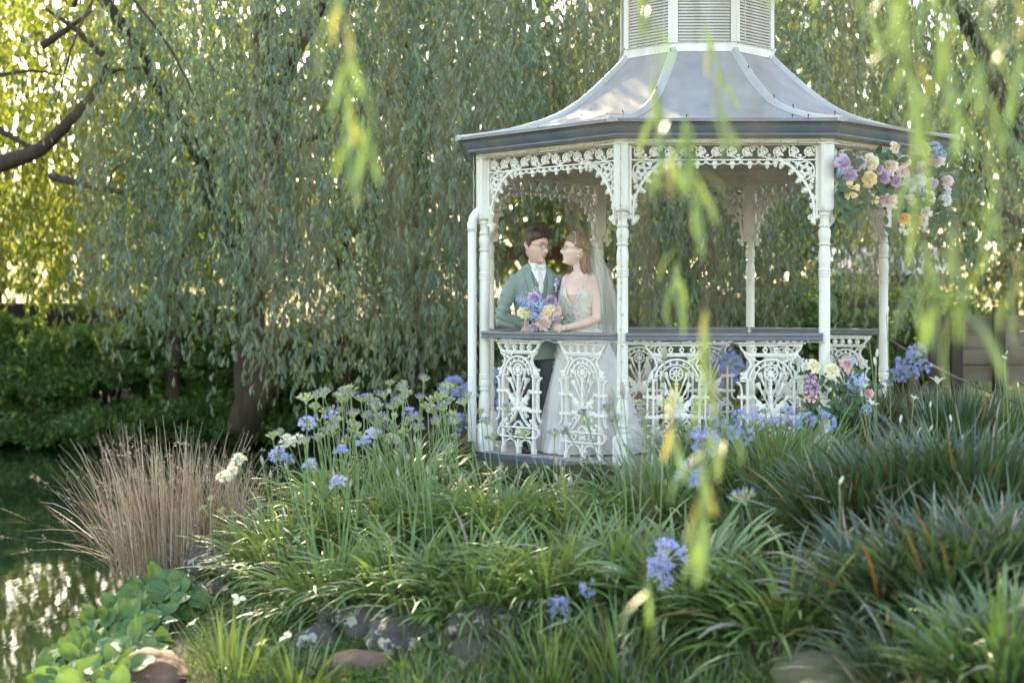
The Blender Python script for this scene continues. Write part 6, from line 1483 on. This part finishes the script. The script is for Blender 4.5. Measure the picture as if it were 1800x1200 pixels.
def front(x, z, off):
    w_, d_, cy_ = tw(z); q = min(abs(x) / w_, .98); return (x, cy_ - d_ * (1 - q ** 2.3) ** (1 / 2.3) - off, z)
def panel(zs, xl, xr, off, thick, n=8, seg=8):
    rows = []
    for z in np.linspace(zs[0], zs[-1], n):
        a, b = np.interp(z, zs, xl), np.interp(z, zs, xr); rows.append([front(a + (b - a) * t, z, off) for t in np.linspace(0, 1, seg)])
    k = seg; top = [p for r in rows for p in r]; bot = [(p[0], p[1] + thick, p[2]) for p in top]; N_ = len(top); F = [(i * k + j, i * k + j + 1, (i + 1) * k + j + 1, (i + 1) * k + j) for i in range(n - 1) for j in range(k - 1)]
    F2 = [tuple(x + N_ for x in f[::-1]) for f in F]; S_ = []
    for i in range(n - 1): S_ += [(i * k, (i + 1) * k, (i + 1) * k + N_, i * k + N_), (i * k + k - 1, i * k + k - 1 + N_, (i + 1) * k + k - 1 + N_, (i + 1) * k + k - 1)]
    S_ += [(j, j + N_, j + 1 + N_, j + 1) for j in range(k - 1)] + [((n - 1) * k + j, (n - 1) * k + j + 1, (n - 1) * k + j + 1 + N_, (n - 1) * k + j + N_) for j in range(k - 1)]
    return MB().add(top + bot, F + F2 + S_)
link('waistcoat', panel([1.02, 1.20, 1.42, 1.50], [-.05, -.055, -.062, -.055], [.05, .055, .062, .055], .006, .006, 12).mesh('waistcoat', M['suit_dark'], True), groom)
link('shirt', panel([1.36, 1.45, 1.53, 1.565], [-.002, -.042, -.070, -.058], [.002, .042, .070, .058], .011, .006, 12).mesh('shirt', M['shirt'], True), groom)
ti = link('tie', panel([1.31, 1.35, 1.48, 1.505, 1.522, 1.537], [-.003, -.022, -.016, -.011, -.018, -.016], [.003, .022, .016, .011, .018, .016], .020, .008, 16).mesh('tie', M['tie'], True), groom)
for s in (-1, 1):
    mbc = MB(); pa = Vector((s * .012, -.074, 1.515)); 
    col = [(s * .008, -.076, 1.540), (s * .034, -.090, 1.500), (s * .066, -.070, 1.545), (s * .074, -.010, 1.590), (s * .060, -.040, 1.600), (s * .020, -.072, 1.572)]
    mbc.add(col + [(x, y + .008, z) for x, y, z in col], [(0, 1, 2, 5), (5, 2, 3, 4), (11, 8, 7, 6), (10, 9, 8, 11), (0, 6, 7, 1), (1, 7, 8, 2), (2, 8, 9, 3), (3, 9, 10, 4), (4, 10, 11, 5), (5, 11, 6, 0)])
    link('collar', mbc.mesh('collar', M['shirt'], True), groom)
    xs0 = [.035, .050, .062, .070, .060]; xs1 = [.040, .095, .118, .118, .085]
    if s > 0: mbl = panel([1.18, 1.30, 1.42, 1.485, 1.545], xs0, xs1, .012, .006, 14)
    else: mbl = panel([1.18, 1.30, 1.42, 1.485, 1.545], [-x for x in xs1], [-x for x in xs0], .012, .006, 14)
    link('lapel', mbl.mesh('lapel', M['suit'], True), groom)
limbt(MB(), [(0, 0, 0), (0, 0, 1)], [.1, .1]) if False else None
cf = Vector(cuR); dv = (Vector(wr) - cf).normalized(); mb = MB(); mb.tube([tuple(cf + dv * -.005), tuple(cf + dv * .020)], [.040, .037], 14); link('cuff', mb.mesh('cuff', M['shirt'], True), groom)
o = link('button', MB().ball((0, 0, 0), (.006, .003, .006), 8, 5).mesh('button', M['shoe'], True), groom, tuple(cf + Vector((-.035, -.045, -.015))))
for k in range(2): link('button', o.data, groom, tuple(cf + Vector((-.052 - .016 * k, -.045, -.010 + .004 * k))))
mb = MB()
for s in (-1, 1):
    hip = (s * .09, .01, .88); kn = (s * .10, -.01, .48); an = (s * .105, .02, .10); limbt(mb, [hip, (s * .098, -.005, .68), kn], [.105, .092, .075]); limbt(mb, [kn, (s * .104, .01, .28), an], [.076, .068, .064])
body_rings(mb, [(0, .005, .80, .17, .115), (0, .005, .90, .18, .12), (0, .005, 1.0, .17, .115)])
me = remesh(mb, 'trousers', 'trouser', .008, 5); displace(me, lambda c: .005 * np.sin(c[:, 2] * 45 + c[:, 0] * 20) * np.exp(-((c[:, 2] - .14) / .10) ** 2) + .003 * vnoise(c, 12)); link('trousers', me, groom)
for s in (-1, 1):
    mb = MB(); rr = []
    for y, w_, h_ in ((.11, .028, .05), (.07, .038, .075), (.0, .040, .08), (-.08, .046, .055), (-.14, .042, .04), (-.19, .020, .028)): rr.append([(s * .105 + w_ * math.cos(t), y, .005 + max(0, h_ * math.sin(t)) if math.sin(t) > 0 else .005) for t in [2 * math.pi * j / 14 for j in range(14)]])
    mb.loft(rr); link('shoe', mb.mesh('shoe', M['shoe'], True), groom)
# boutonniere
pb = Vector(front(.135, 1.385, .02)); bt = thing('boutonniere', 'small blue and cream boutonniere pinned to the green lapel', 'boutonniere', tuple((_gi.inverted()) @ pb), grz)
for k, (x, z, c, r) in enumerate(((0, .02, 'cream', .014), (-.014, .034, 'blue', .012), (.016, .028, 'blue', .012), (.012, .008, 'blue', .013), (-.012, .006, 'white', .012), (0, .05, 'white', .009))): flower(bt, 'blossom', 'cluster' if c == 'blue' else 'rose', c, (x, -.008, z), r, (0, -1, .3), k)
link('ribbon', MB().add([(-.012, -.004, .0), (.012, -.004, .0), (.004, -.004, -.055), (-.008, -.004, -.06), (-.012, .004, .0), (.012, .004, .0), (.004, .004, -.055), (-.008, .004, -.06)], [(0, 1, 2, 3), (7, 6, 5, 4), (0, 4, 5, 1), (2, 6, 7, 3), (1, 5, 6, 2), (3, 7, 4, 0)]).mesh('ribbon', FM['blue']), bt)
for k in range(4): leafput(bt, LE, (.0, -.002, .03), (math.cos(k * 1.1 + .3), 0, math.sin(k * 1.1 + .3)), .5, k)
link('pocket_square', MB().add([(.150, -.118, 1.335), (.185, -.100, 1.325), (.176, -.110, 1.352), (.150, -.112, 1.335), (.185, -.094, 1.325), (.176, -.104, 1.352)], [(0, 1, 2), (5, 4, 3), (0, 3, 4, 1), (1, 4, 5, 2), (2, 5, 3, 0)]).mesh('pocket_square', M['shirt']), groom)

# ---- bride
b0 = np.array((.560, 12.00, 0)); brz = math.radians(-28)
bride = thing('person', 'bride in an ivory lace bodice and full skirt, in profile, smiling up at the man', 'person', tuple(b0), brz)
_bi = (Matrix.Translation(tuple(b0)) @ Matrix.Rotation(brz, 4, 'Z')).inverted()
def BL_(p): return tuple(_bi @ Vector(p))
hc = BL_((.524, 12.00, 1.672)); fd = Vector(BL_((.524 - 1, 12.0 - .22, 1.672 + .16))) - Vector(hc)
mbh, R3, T, H = make_head(bride, None, hc, 1, fd, (.0, 0)); H = H * .97
mb = MB(); mb.add(mbh.v, mbh.f)
nb = BL_((.565, 12.01, 1.46)); limbt(mb, [nb, tuple((Vector(nb) * .5 + Vector(hc) * .5) + Vector(BL_((.575, 12.01, 0))) * .0 + Vector((.0, .01, -.01))), tuple(Vector(hc) + Vector(_bi.to_3x3() @ Vector((.022, 0, -.05))))], [.052, .046, .046])
BR = [(0, 0, .80, .18, .15), (0, 0, .92, .17, .135), (0, 0, 1.04, .132, .105), (0, -.002, 1.12, .125, .10), (0, -.012, 1.22, .142, .112), (0, -.022, 1.31, .150, .125), (0, -.010, 1.385, .150, .098), (0, .004, 1.435, .140, .074), (0, .01, 1.475, .098, .058), (0, .012, 1.515, .050, .046)]
body_rings(mb, BR, 28, 2.1)
sR, eR, wR = BL_((.658, 11.96, 1.432)), BL_((.688, 11.86, 1.115)), BL_((.415, 11.80, 1.035))
limbt(mb, [sR, tuple((Vector(sR) + Vector(eR)) / 2 + Vector((.008, 0, 0))), eR], [.043, .042, .036]); limbt(mb, [eR, tuple((Vector(eR) + Vector(wR)) / 2 + Vector((.02, -.0, -.006))), wR], [.037, .034, .024])
sL, eL, wL = BL_((.458, 12.05, 1.432)), BL_((.40, 12.02, 1.16)), BL_((.33, 11.90, 1.06)); limbt(mb, [sL, eL], [.046, .036]); limbt(mb, [eL, wL], [.036, .024])
hand(mb, wR, Vector(BL_((.30, 11.84, 1.052))) - Vector(wR), Vector((.2, -1, .2)), .92, (.8, .8, .8, .8), .06, 1); hand(mb, wL, Vector(BL_((.24, 11.87, 1.07))) - Vector(wL), Vector((0, .6, .6)), .9, (.9, .9, .9, .9), .06, 1)
for s in (-1, 1): limbt(mb, [(s * .08, 0, .85), (s * .08, 0, .45), (s * .07, .0, .06)], [.08, .05, .035], 10, 10); limbt(mb, [(s * .07, .0, .05), (s * .07, -.13, .03)], [.035, .022], 6, 8)
link('body', remesh(mb, 'body', 'skin_pale', .0045, 3), bride)
eyes_mouth(bride, T, R3, 1.3, H, 1.0); glasses(bride, T, 'gold', 0)
fl = lambda y: np.interp(y, [-.10, -.07, -.04, -.02, 0, .03, .06, .1], [.066, .060, .048, .030, .022, .006, -.06, -.09])
hs = hair_shell(T, H, .012, .010, 6, line=fl, m='hair_f', root=bride, flow=(0, .9, -.2), tuft=1600, tl=.035)
W_ = lambda p: tuple(Vector(BL_(p)))
mb = MB(); rg = np.random.default_rng(8)
for i in range(46):   # long wavy hair down the back and over the shoulder
    a = rg.uniform(0, 1); x0 = .560 + .045 * a + rg.normal(0, .008); y0 = 11.945 + .10 * rg.random(); ln = rg.uniform(.14, .30)
    pts = [(x0 - .01, y0, 1.70), (x0 + .012, y0 - .01, 1.64), (x0 + .005 + .012 * math.sin(i), y0 - .015, 1.58), (x0 + .018 + .012 * math.sin(i + 2), y0 - .02, 1.52), (x0 + .030 + .014 * math.sin(i + 4), y0 - .01, 1.66 - ln), (x0 + .036 + .014 * math.sin(i + 5), y0, 1.64 - ln)]
    mb.tube([W_(tuple(p)) for p in bez(pts, 14)], np.concatenate([np.linspace(.008, .011, 7), np.linspace(.010, .002, 7)]), 6)
for k in range(2):   # the twisted side braid
    mb.tube([T((-.079 - .008 - .004 * math.sin(t * 9 + k * 3.14), -.03 + t * .11, .036 - .02 * t + .006 * math.cos(t * 9 + k * 3.14))) for t in np.linspace(0, 1, 18)], .008, 8)
    mb.tube([T((.079 + .008 + .004 * math.sin(t * 9 + k * 3.14), -.03 + t * .11, .036 - .02 * t + .006 * math.cos(t * 9 + k * 3.14))) for t in np.linspace(0, 1, 18)], .008, 8)
link('long_hair', mb.mesh('long_hair', M['hair_f'], True), bride)
mb = MB(); mb.tube([T((.092 * math.cos(t), -.030 + .0 * t, .020 + .118 * math.sin(t))) for t in np.linspace(.15, 3.0, 24)], .0028, 6)
for t in np.linspace(.2, 2.95, 22): mb.ball(T((.094 * math.cos(t), -.032, .020 + .121 * math.sin(t))), .0042, 6, 4)
link('headband', mb.mesh('headband', M['silver'], True), bride)
for s in (-1, 1):
    q = T((s * .082, .004, -.030)); link('earring', MB().ball((0, 0, 0), .005, 6, 4).ball((0, 0, -.016), (.006, .004, .011), 8, 6).mesh('earring', M['silver'], True), bride, q)
mb = MB(); c = Vector(wR); d = (Vector(wR) - Vector(eR)).normalized(); B = basis(d)
for k in range(16): a = k * math.pi / 8; mb.ball(tuple(c - d * .02 + B @ Vector((.029 * math.cos(a), .029 * math.sin(a), 0))), .0048, 6, 4)
link('bracelet', mb.mesh('bracelet', M['silver'], True), bride)
# bodice over the torso, open in a deep V
zs = [r[2] for r in BR]
def bsurf(t, z, off):
    w_, d_, cy_ = [np.interp(z, zs, [r[i] for r in BR]) for i in (3, 4, 1)]; c, s = math.cos(t), math.sin(t); e = 2 / 2.1
    bust = .020 * math.exp(-((z - 1.285) / .05) ** 2) * (math.exp(-((t + 1.57 - .5) / .33) ** 2) + math.exp(-((t + 1.57 + .5) / .33) ** 2))
    return ((w_ + off) * abs(c) ** e * (1 if c > 0 else -1), cy_ + (d_ + off + bust) * abs(s) ** e * (1 if s > 0 else -1), z)
def btop(t):
    a = abs((t + math.pi / 2 + math.pi) % (2 * math.pi) - math.pi)   # 0 at the front
    return np.interp(a, [0, .10, .45, .62, .9, 1.5, 3.14], [1.215, 1.24, 1.365, 1.375, 1.335, 1.30, 1.26])
S_ = 72; Rr = 16; V_ = []; F_ = []
for i in range(Rr):
    for j in range(S_): t = 2 * math.pi * j / S_ - math.pi; zt = btop(t); z = .98 + (zt - .98) * i / (Rr - 1); V_.append(bsurf(t, z, .008))
for i in range(Rr - 1):
    for j in range(S_): F_.append((i * S_ + j, i * S_ + (j + 1) % S_, (i + 1) * S_ + (j + 1) % S_, (i + 1) * S_ + j))
me = bpy.data.meshes.new('bodice'); me.from_pydata(V_, [], F_); me.materials.append(M['lace']); me.shade_smooth(); bo = link('bodice', me, bride); so = bo.modifiers.new('t', 'SOLIDIFY'); so.thickness = .004
rg = np.random.default_rng(2); pts = []; 
for i in range(2600):
    t = rg.uniform(-math.pi, 0.4); z = rg.uniform(1.0, btop(t) - .004); pts.append(bsurf(t, z, .012))
p = np.array(pts); V_, F_ = scatter_quads(rg, p, rg.normal(0, 1, p.shape) + (0, -.6, 0), .013, .009); l = link('lace_applique', npmesh('lace_applique', V_, F_, M['dress']), bo); l['kind'] = 'stuff'
for s in (-1, 1):
    a = -math.pi / 2 + s * .55; link('strap', MB().tube([tuple(q) for q in bez([bsurf(a, 1.365, .008), (s * .102, -.080, 1.43), (s * .106, -.01, 1.482), (s * .102, .055, 1.45), bsurf(math.pi / 2 - s * .5, 1.30, .006)], 14)], .003, 6).mesh('strap', M['dress'], True), bride)
# skirt
S_ = 120; rows = []
for i in range(26):
    f = i / 25; z = 1.03 * (1 - f) + .012 * f; cx_, cy_ = .565 + .085 * f, 12.0 + .055 * f
    r = np.interp(z, [0, .05, .3, .6, .85, .95, 1.03], [.43, .425, .36, .29, .215, .175, .142]); row = []
    for j in range(S_):
        t = 2 * math.pi * j / S_; fold = (.030 * math.sin(t * 11 + 1.3 * math.sin(t * 3)) + .018 * math.sin(t * 23 + f * 2)) * (f ** .8) * r / .4 + .012 * math.sin(t * 5 + f * 6)
        rr = r + fold; dx, dy = rr * math.cos(t) * (1.10 if math.cos(t) > 0 else .98), rr * math.sin(t) * .80; x, y = cx_ + dx, cy_ + dy
        # keep inside the cast iron panels
        nx, ny = -.715, -.699; dist = (x + .232) * nx + (y - 12.278) * ny
        if dist > -.05: x -= nx * (dist + .05); y -= ny * (dist + .05)
        if y < 11.25: y = 11.25
        row.append(BL_((x, y, z)))
    rows.append(row)
mb = MB(); mb.loft(rows, cap=False); me = mb.mesh('skirt', M['dress'], True); link('skirt', me, bride)
rg = np.random.default_rng(3); mb = MB(); V_ = np.array(mb.v) if mb.v else None; sk = np.array(rows)[:9].reshape(-1, 3); sel = sk[rg.random(len(sk)) < .8]; sel = np.repeat(sel, 2, 0) + rg.normal(0, .012, (len(sel) * 2, 3))
V_, F_ = scatter_quads(rg, sel, rg.normal(0, 1, sel.shape), .012, .008); l = link('skirt_applique', npmesh('skirt_applique', V_, F_, M['dress']), bride); l['kind'] = 'stuff'
# train spreading over the floor behind the post
rows = []
for i in range(14):
    f = i / 13; row = []
    for j in range(22): s = j / 21; x = .80 + .42 * f * (.4 + .6 * s) ; y = 11.72 + .55 * s; z = max(.015, (.62 - .55 * s) * (1 - f) ** 1.7 * .9 + .02 * math.sin(s * 19 + f * 3) * (1 - f) + .012); row.append(BL_((x, y + .02 * math.sin(f * 9 + s * 6), z)))
    rows.append(row)
mb = MB(); mb.loft(rows, cap=False, closed=False); link('train', mb.mesh('train', M['dress'], True), bride)
# veil: a thing of its own, pinned to the hair
vl = thing('veil', 'long sheer veil falling from the back of the bride hair to the floor', 'veil', (.60, 12.05, 1.74))
edges = [(427, 1034, 1038), (434, 1035, 1046), (450, 1037, 1059), (480, 1040, 1073), (520, 1045, 1084), (560, 1047, 1091), (600, 1043, 1096), (700, 1037, 1110), (810, 1030, 1138)]
for layer in range(2):
    rows = []
    for v in np.linspace(427, 806, 34):
        a = np.interp(v, [e[0] for e in edges], [e[1] for e in edges]); b = np.interp(v, [e[0] for e in edges], [e[2] for e in edges]); row = []; f = (v - 427) / 379
        for j in range(40):
            s = j / 39; u = a + (b - a) * s; Y = 11.98 + .20 * s * (.3 + f) + (.022 * math.sin(s * 21 + layer * 2 + f) + .012 * math.sin(s * 47 + f * 2)) * min(1, .15 + f * 2) + layer * .03; p = P(u - layer * 3, v, Y); p[2] = max(p[2], .012); row.append(tuple(p - np.array(vl.location)))
        rows.append(row)
    mb = MB(); mb.loft(rows, cap=False, closed=False); me = mb.mesh('veil_layer', M['veil'], True); link('veil_layer', me, vl)
link('comb', MB().box((.0, -.03, .005), (.03, .05, .01)).mesh('comb', M['silver']), vl)

# ---- bouquet
bc = np.array((.228, 11.86, 1.160)); bq = thing('bouquet', 'pastel bridal bouquet of mauve, yellow, blush and blue flowers held over the rail', 'bouquet', tuple(bc))
def bqp(u, v, dy=0.):
    p = P(u, v, 11.86) - bc; r2 = p[0] ** 2 + p[2] ** 2; p[1] = -math.sqrt(max(.0, .16 ** 2 - r2)) * .8 - .02 + dy; return p
k = 0
for nm, kd, col, u, v, r in (('peony', 'peony', 'lavender', 939, 525, 13), ('rose', 'peony', 'mauve', 968, 530, 12), ('rose', 'rose', 'pale_yellow', 968, 541, 8), ('rose', 'rose', 'yellow', 962, 551, 8), ('rose', 'rose', 'cream', 955, 545, 9), ('rose', 'rose', 'pale_yellow', 919, 549, 11), ('ranunculus', 'rose', 'yellow', 930, 551, 8),
                             ('peony', 'peony', 'blush', 954, 566, 14), ('rose', 'rose', 'blush', 979, 546, 9), ('calla', 'open', 'lavender', 967, 557, 8), ('orchid', 'open', 'mauve', 939, 574, 8), ('orchid', 'open', 'yellow', 940, 575, 3), ('hydrangea', 'cluster', 'blue', 945, 540, 10), ('hydrangea', 'cluster', 'blue', 939, 556, 9), ('delphinium', 'cluster', 'blue', 922, 532, 9), ('delphinium', 'cluster', 'blue', 913, 527, 6), ('delphinium', 'cluster', 'blue', 934, 578, 7), ('delphinium', 'cluster', 'blue', 950, 533, 7), ('delphinium', 'cluster', 'blue', 930, 540, 8)):
    p = bqp(u, v); flower(bq, nm, kd, col, p, r / 213, (p[0] * 2.2, -1, p[2] * 2.2 + .15), k); k += 1
sprays(bq, bqp(942, 511, .02), 60, .028, 1); sprays(bq, bqp(925, 563, .0), 70, .020, 2); sprays(bq, bqp(918, 523, .02), 25, .02, 3)
rg = np.random.default_rng(6)
for k in range(34):
    u, v = ((rg.uniform(972, 1002), rg.uniform(556, 578)) if k < 20 else (rg.uniform(925, 980), rg.uniform(574, 592))); p = bqp(u, v, .02); leafput(bq, LE, p, (rg.normal(.6, .7) if k < 20 else rg.normal(0, .6), -.3, rg.normal(-.1, .6) if k < 20 else -1), rg.uniform(.8, 1.3), k)
mb = MB()
for k in range(9): a = k * .7; mb.tube([(.02 * math.cos(a), .0, -.02), (.012 * math.cos(a) + .02, .02 * math.sin(a), -.12), (.03 * math.cos(a) + .03, .02 + .03 * math.sin(a), -.22)], .004, 5)
link('stems', mb.mesh('stems', M['stalk'], True), bq)
core = MB().ball((0, 0, -.01), (.125, .07, .12), 16, 10).mesh('greenery', M['garland_leaf'], True); link('greenery', core, bq)

# ---- garland on the entrance beam
def gp(u, v, dy=0):
    Y = np.interp(u, [1462, 1700], [11.10, 12.10]) + dy; return P(u, v, Y)
c0 = gp(1570, 300); gl = thing('flower_garland', 'long garland of lavender, yellow, blush and orange roses on the entrance beam', 'garland', tuple(c0))
k = 0
for nm, kd, col, u, v, r in (('rose', 'rose', 'lavender', 1482, 287, 15), ('rose', 'rose', 'lavender', 1509, 286, 13), ('rose', 'rose', 'lavender', 1494, 307, 12), ('rose', 'rose', 'mauve', 1552, 311, 12), ('rose', 'rose', 'lavender', 1638, 324, 11), ('rose', 'rose', 'pale_yellow', 1529, 285, 14), ('rose', 'rose', 'yellow', 1527, 314, 14), ('rose', 'open', 'yellow', 1495, 334, 14), ('rose', 'open', 'yellow', 1535, 350, 9),
                             ('rose', 'rose', 'cream', 1573, 259, 10), ('peony', 'peony', 'cream', 1563, 292, 14), ('rose', 'rose', 'mauve', 1543, 297, 10), ('rose', 'rose', 'cream', 1591, 284, 10), ('rose', 'peony', 'blush', 1645, 284, 13), ('rose', 'peony', 'cream', 1624, 262, 12), ('rose', 'rose', 'blush', 1588, 302, 12), ('rose', 'rose', 'white', 1617, 316, 12), ('peony', 'peony', 'blush', 1560, 352, 15), ('rose', 'open', 'cream', 1632, 347, 13), ('rose', 'rose', 'white', 1662, 351, 11),
                             ('rose', 'peony', 'white', 1600, 325, 12), ('peony', 'peony', 'orange', 1607, 387, 13), ('rose', 'open', 'pale_yellow', 1592, 401, 11), ('rose', 'open', 'cream', 1625, 374, 12), ('rose', 'rose', 'cream', 1598, 352, 11), ('rose', 'rose', 'blush', 1665, 318, 10), ('rose', 'rose', 'white', 1664, 336, 8), ('rose', 'rose', 'orange', 1590, 384, 10), ('hydrangea', 'cluster', 'blue', 1641, 264, 13), ('hydrangea', 'cluster', 'blue', 1616, 334, 9), ('hydrangea', 'cluster', 'blue', 1477, 302, 6), ('hydrangea', 'cluster', 'blue', 1655, 272, 8), ('rose', 'peony', 'blush', 1622, 296, 11), ('rose', 'rose', 'mauve', 1575, 318, 10)):
    p = gp(u, v, -.13) - c0; flower(gl, nm, kd, col, p, r / 195, (rg.normal(-.1, .25), -1, rg.normal(.1, .25)), k); k += 1
spire(gl, 'delphinium', gp(1530, 325, -.08) - c0, gp(1520, 375, -.08) - c0, .022, 'blue', 30, 1); spire(gl, 'snapdragon', gp(1665, 262, -.05) - c0, gp(1716, 284, -.05) - c0, .020, 'white', 26, 2)
for k in range(290):
    u = rg.uniform(1470, 1675); v = rg.uniform(262, 300) if rg.random() < .35 else np.interp(u, [1470, 1500, 1560, 1600, 1675], [335, 345, 340, 350, 345]) + rg.normal(0, 22); p = gp(u, v, rg.uniform(-.13, .02)) - c0
    leafput(gl, LG if rg.random() < .8 else LE, p, (rg.normal(0, 1), -.3, rg.normal(-.4, .8)), rg.uniform(1.0, 1.7), k)
for k in range(26): p = gp(1478 + rg.uniform(-6, 12), 322 + k * 2.1, -.08) - c0; leafput(gl, LG, p, (rg.normal(0, .5), -.2, -1), .9, k)
mb = MB(); mb.tube([tuple(gp(u, v, .02) - c0) for u, v in ((1470, 300), (1500, 296), (1540, 300), (1580, 306), (1620, 305), (1668, 312))], [.03, .05, .055, .06, .055, .03], 10); link('moss_base', mb.mesh('moss_base', M['garland_leaf'], True), gl)

# ---- flowers standing at the foot of the entrance post
c0 = P(1470, 700, 10.95); c0[2] = gz(c0[0], c0[1]); fa = thing('floor_flower_arrangement', 'floor arrangement of yellow roses, blue hydrangea and mauve orchids at the entrance post', 'flower arrangement', tuple(c0))
for k, (nm, kd, col, u, v, r) in enumerate((('rose', 'rose', 'pale_yellow', 1431, 643, 14), ('rose', 'rose', 'pale_yellow', 1463, 651, 15), ('carnation', 'peony', 'pink', 1488, 641, 12), ('orchid', 'open', 'mauve', 1425, 664, 11), ('orchid', 'open', 'mauve', 1432, 682, 11), ('orchid', 'open', 'pink', 1428, 699, 10), ('hydrangea', 'cluster', 'blue', 1506, 674, 16), ('carnation', 'peony', 'pink', 1527, 692, 9), ('rose', 'rose', 'white', 1416, 644, 8), ('hydrangea', 'cluster', 'blue', 1523, 720, 9), ('orchid', 'open', 'mauve', 1420, 684, 9))):
    p = P(u, v, 10.9) - c0; flower(fa, nm, kd, col, p, r / 233, (rg.normal(0, .3), -1, .5), k); link('flower_stem', MB().tube([tuple(p + (0, .02, 0)), tuple(p * .6 + (0, .05, 0)), (p[0] * .25, .05, .02)], .003, 5).mesh('flower_stem', M['stalk']), fa)
spire(fa, 'delphinium', P(1500, 660, 10.95) - c0, P(1491, 588, 10.95) - c0, .018, 'white', 30, 5); spire(fa, 'delphinium', P(1498, 650, 10.9) - c0, P(1500, 625, 10.9) - c0, .022, 'blue', 16, 6); spire(fa, 'stock', P(1520, 680, 11) - c0, P(1516, 630, 11) - c0, .014, 'white', 22, 7)
for k in range(90): p = P(rg.uniform(1415, 1535), rg.uniform(655, 735), rg.uniform(10.9, 11.02)) - c0; leafput(fa, LG, p, (rg.normal(0, 1), -.4, rg.normal(0, .8)), rg.uniform(.8, 1.4), k)
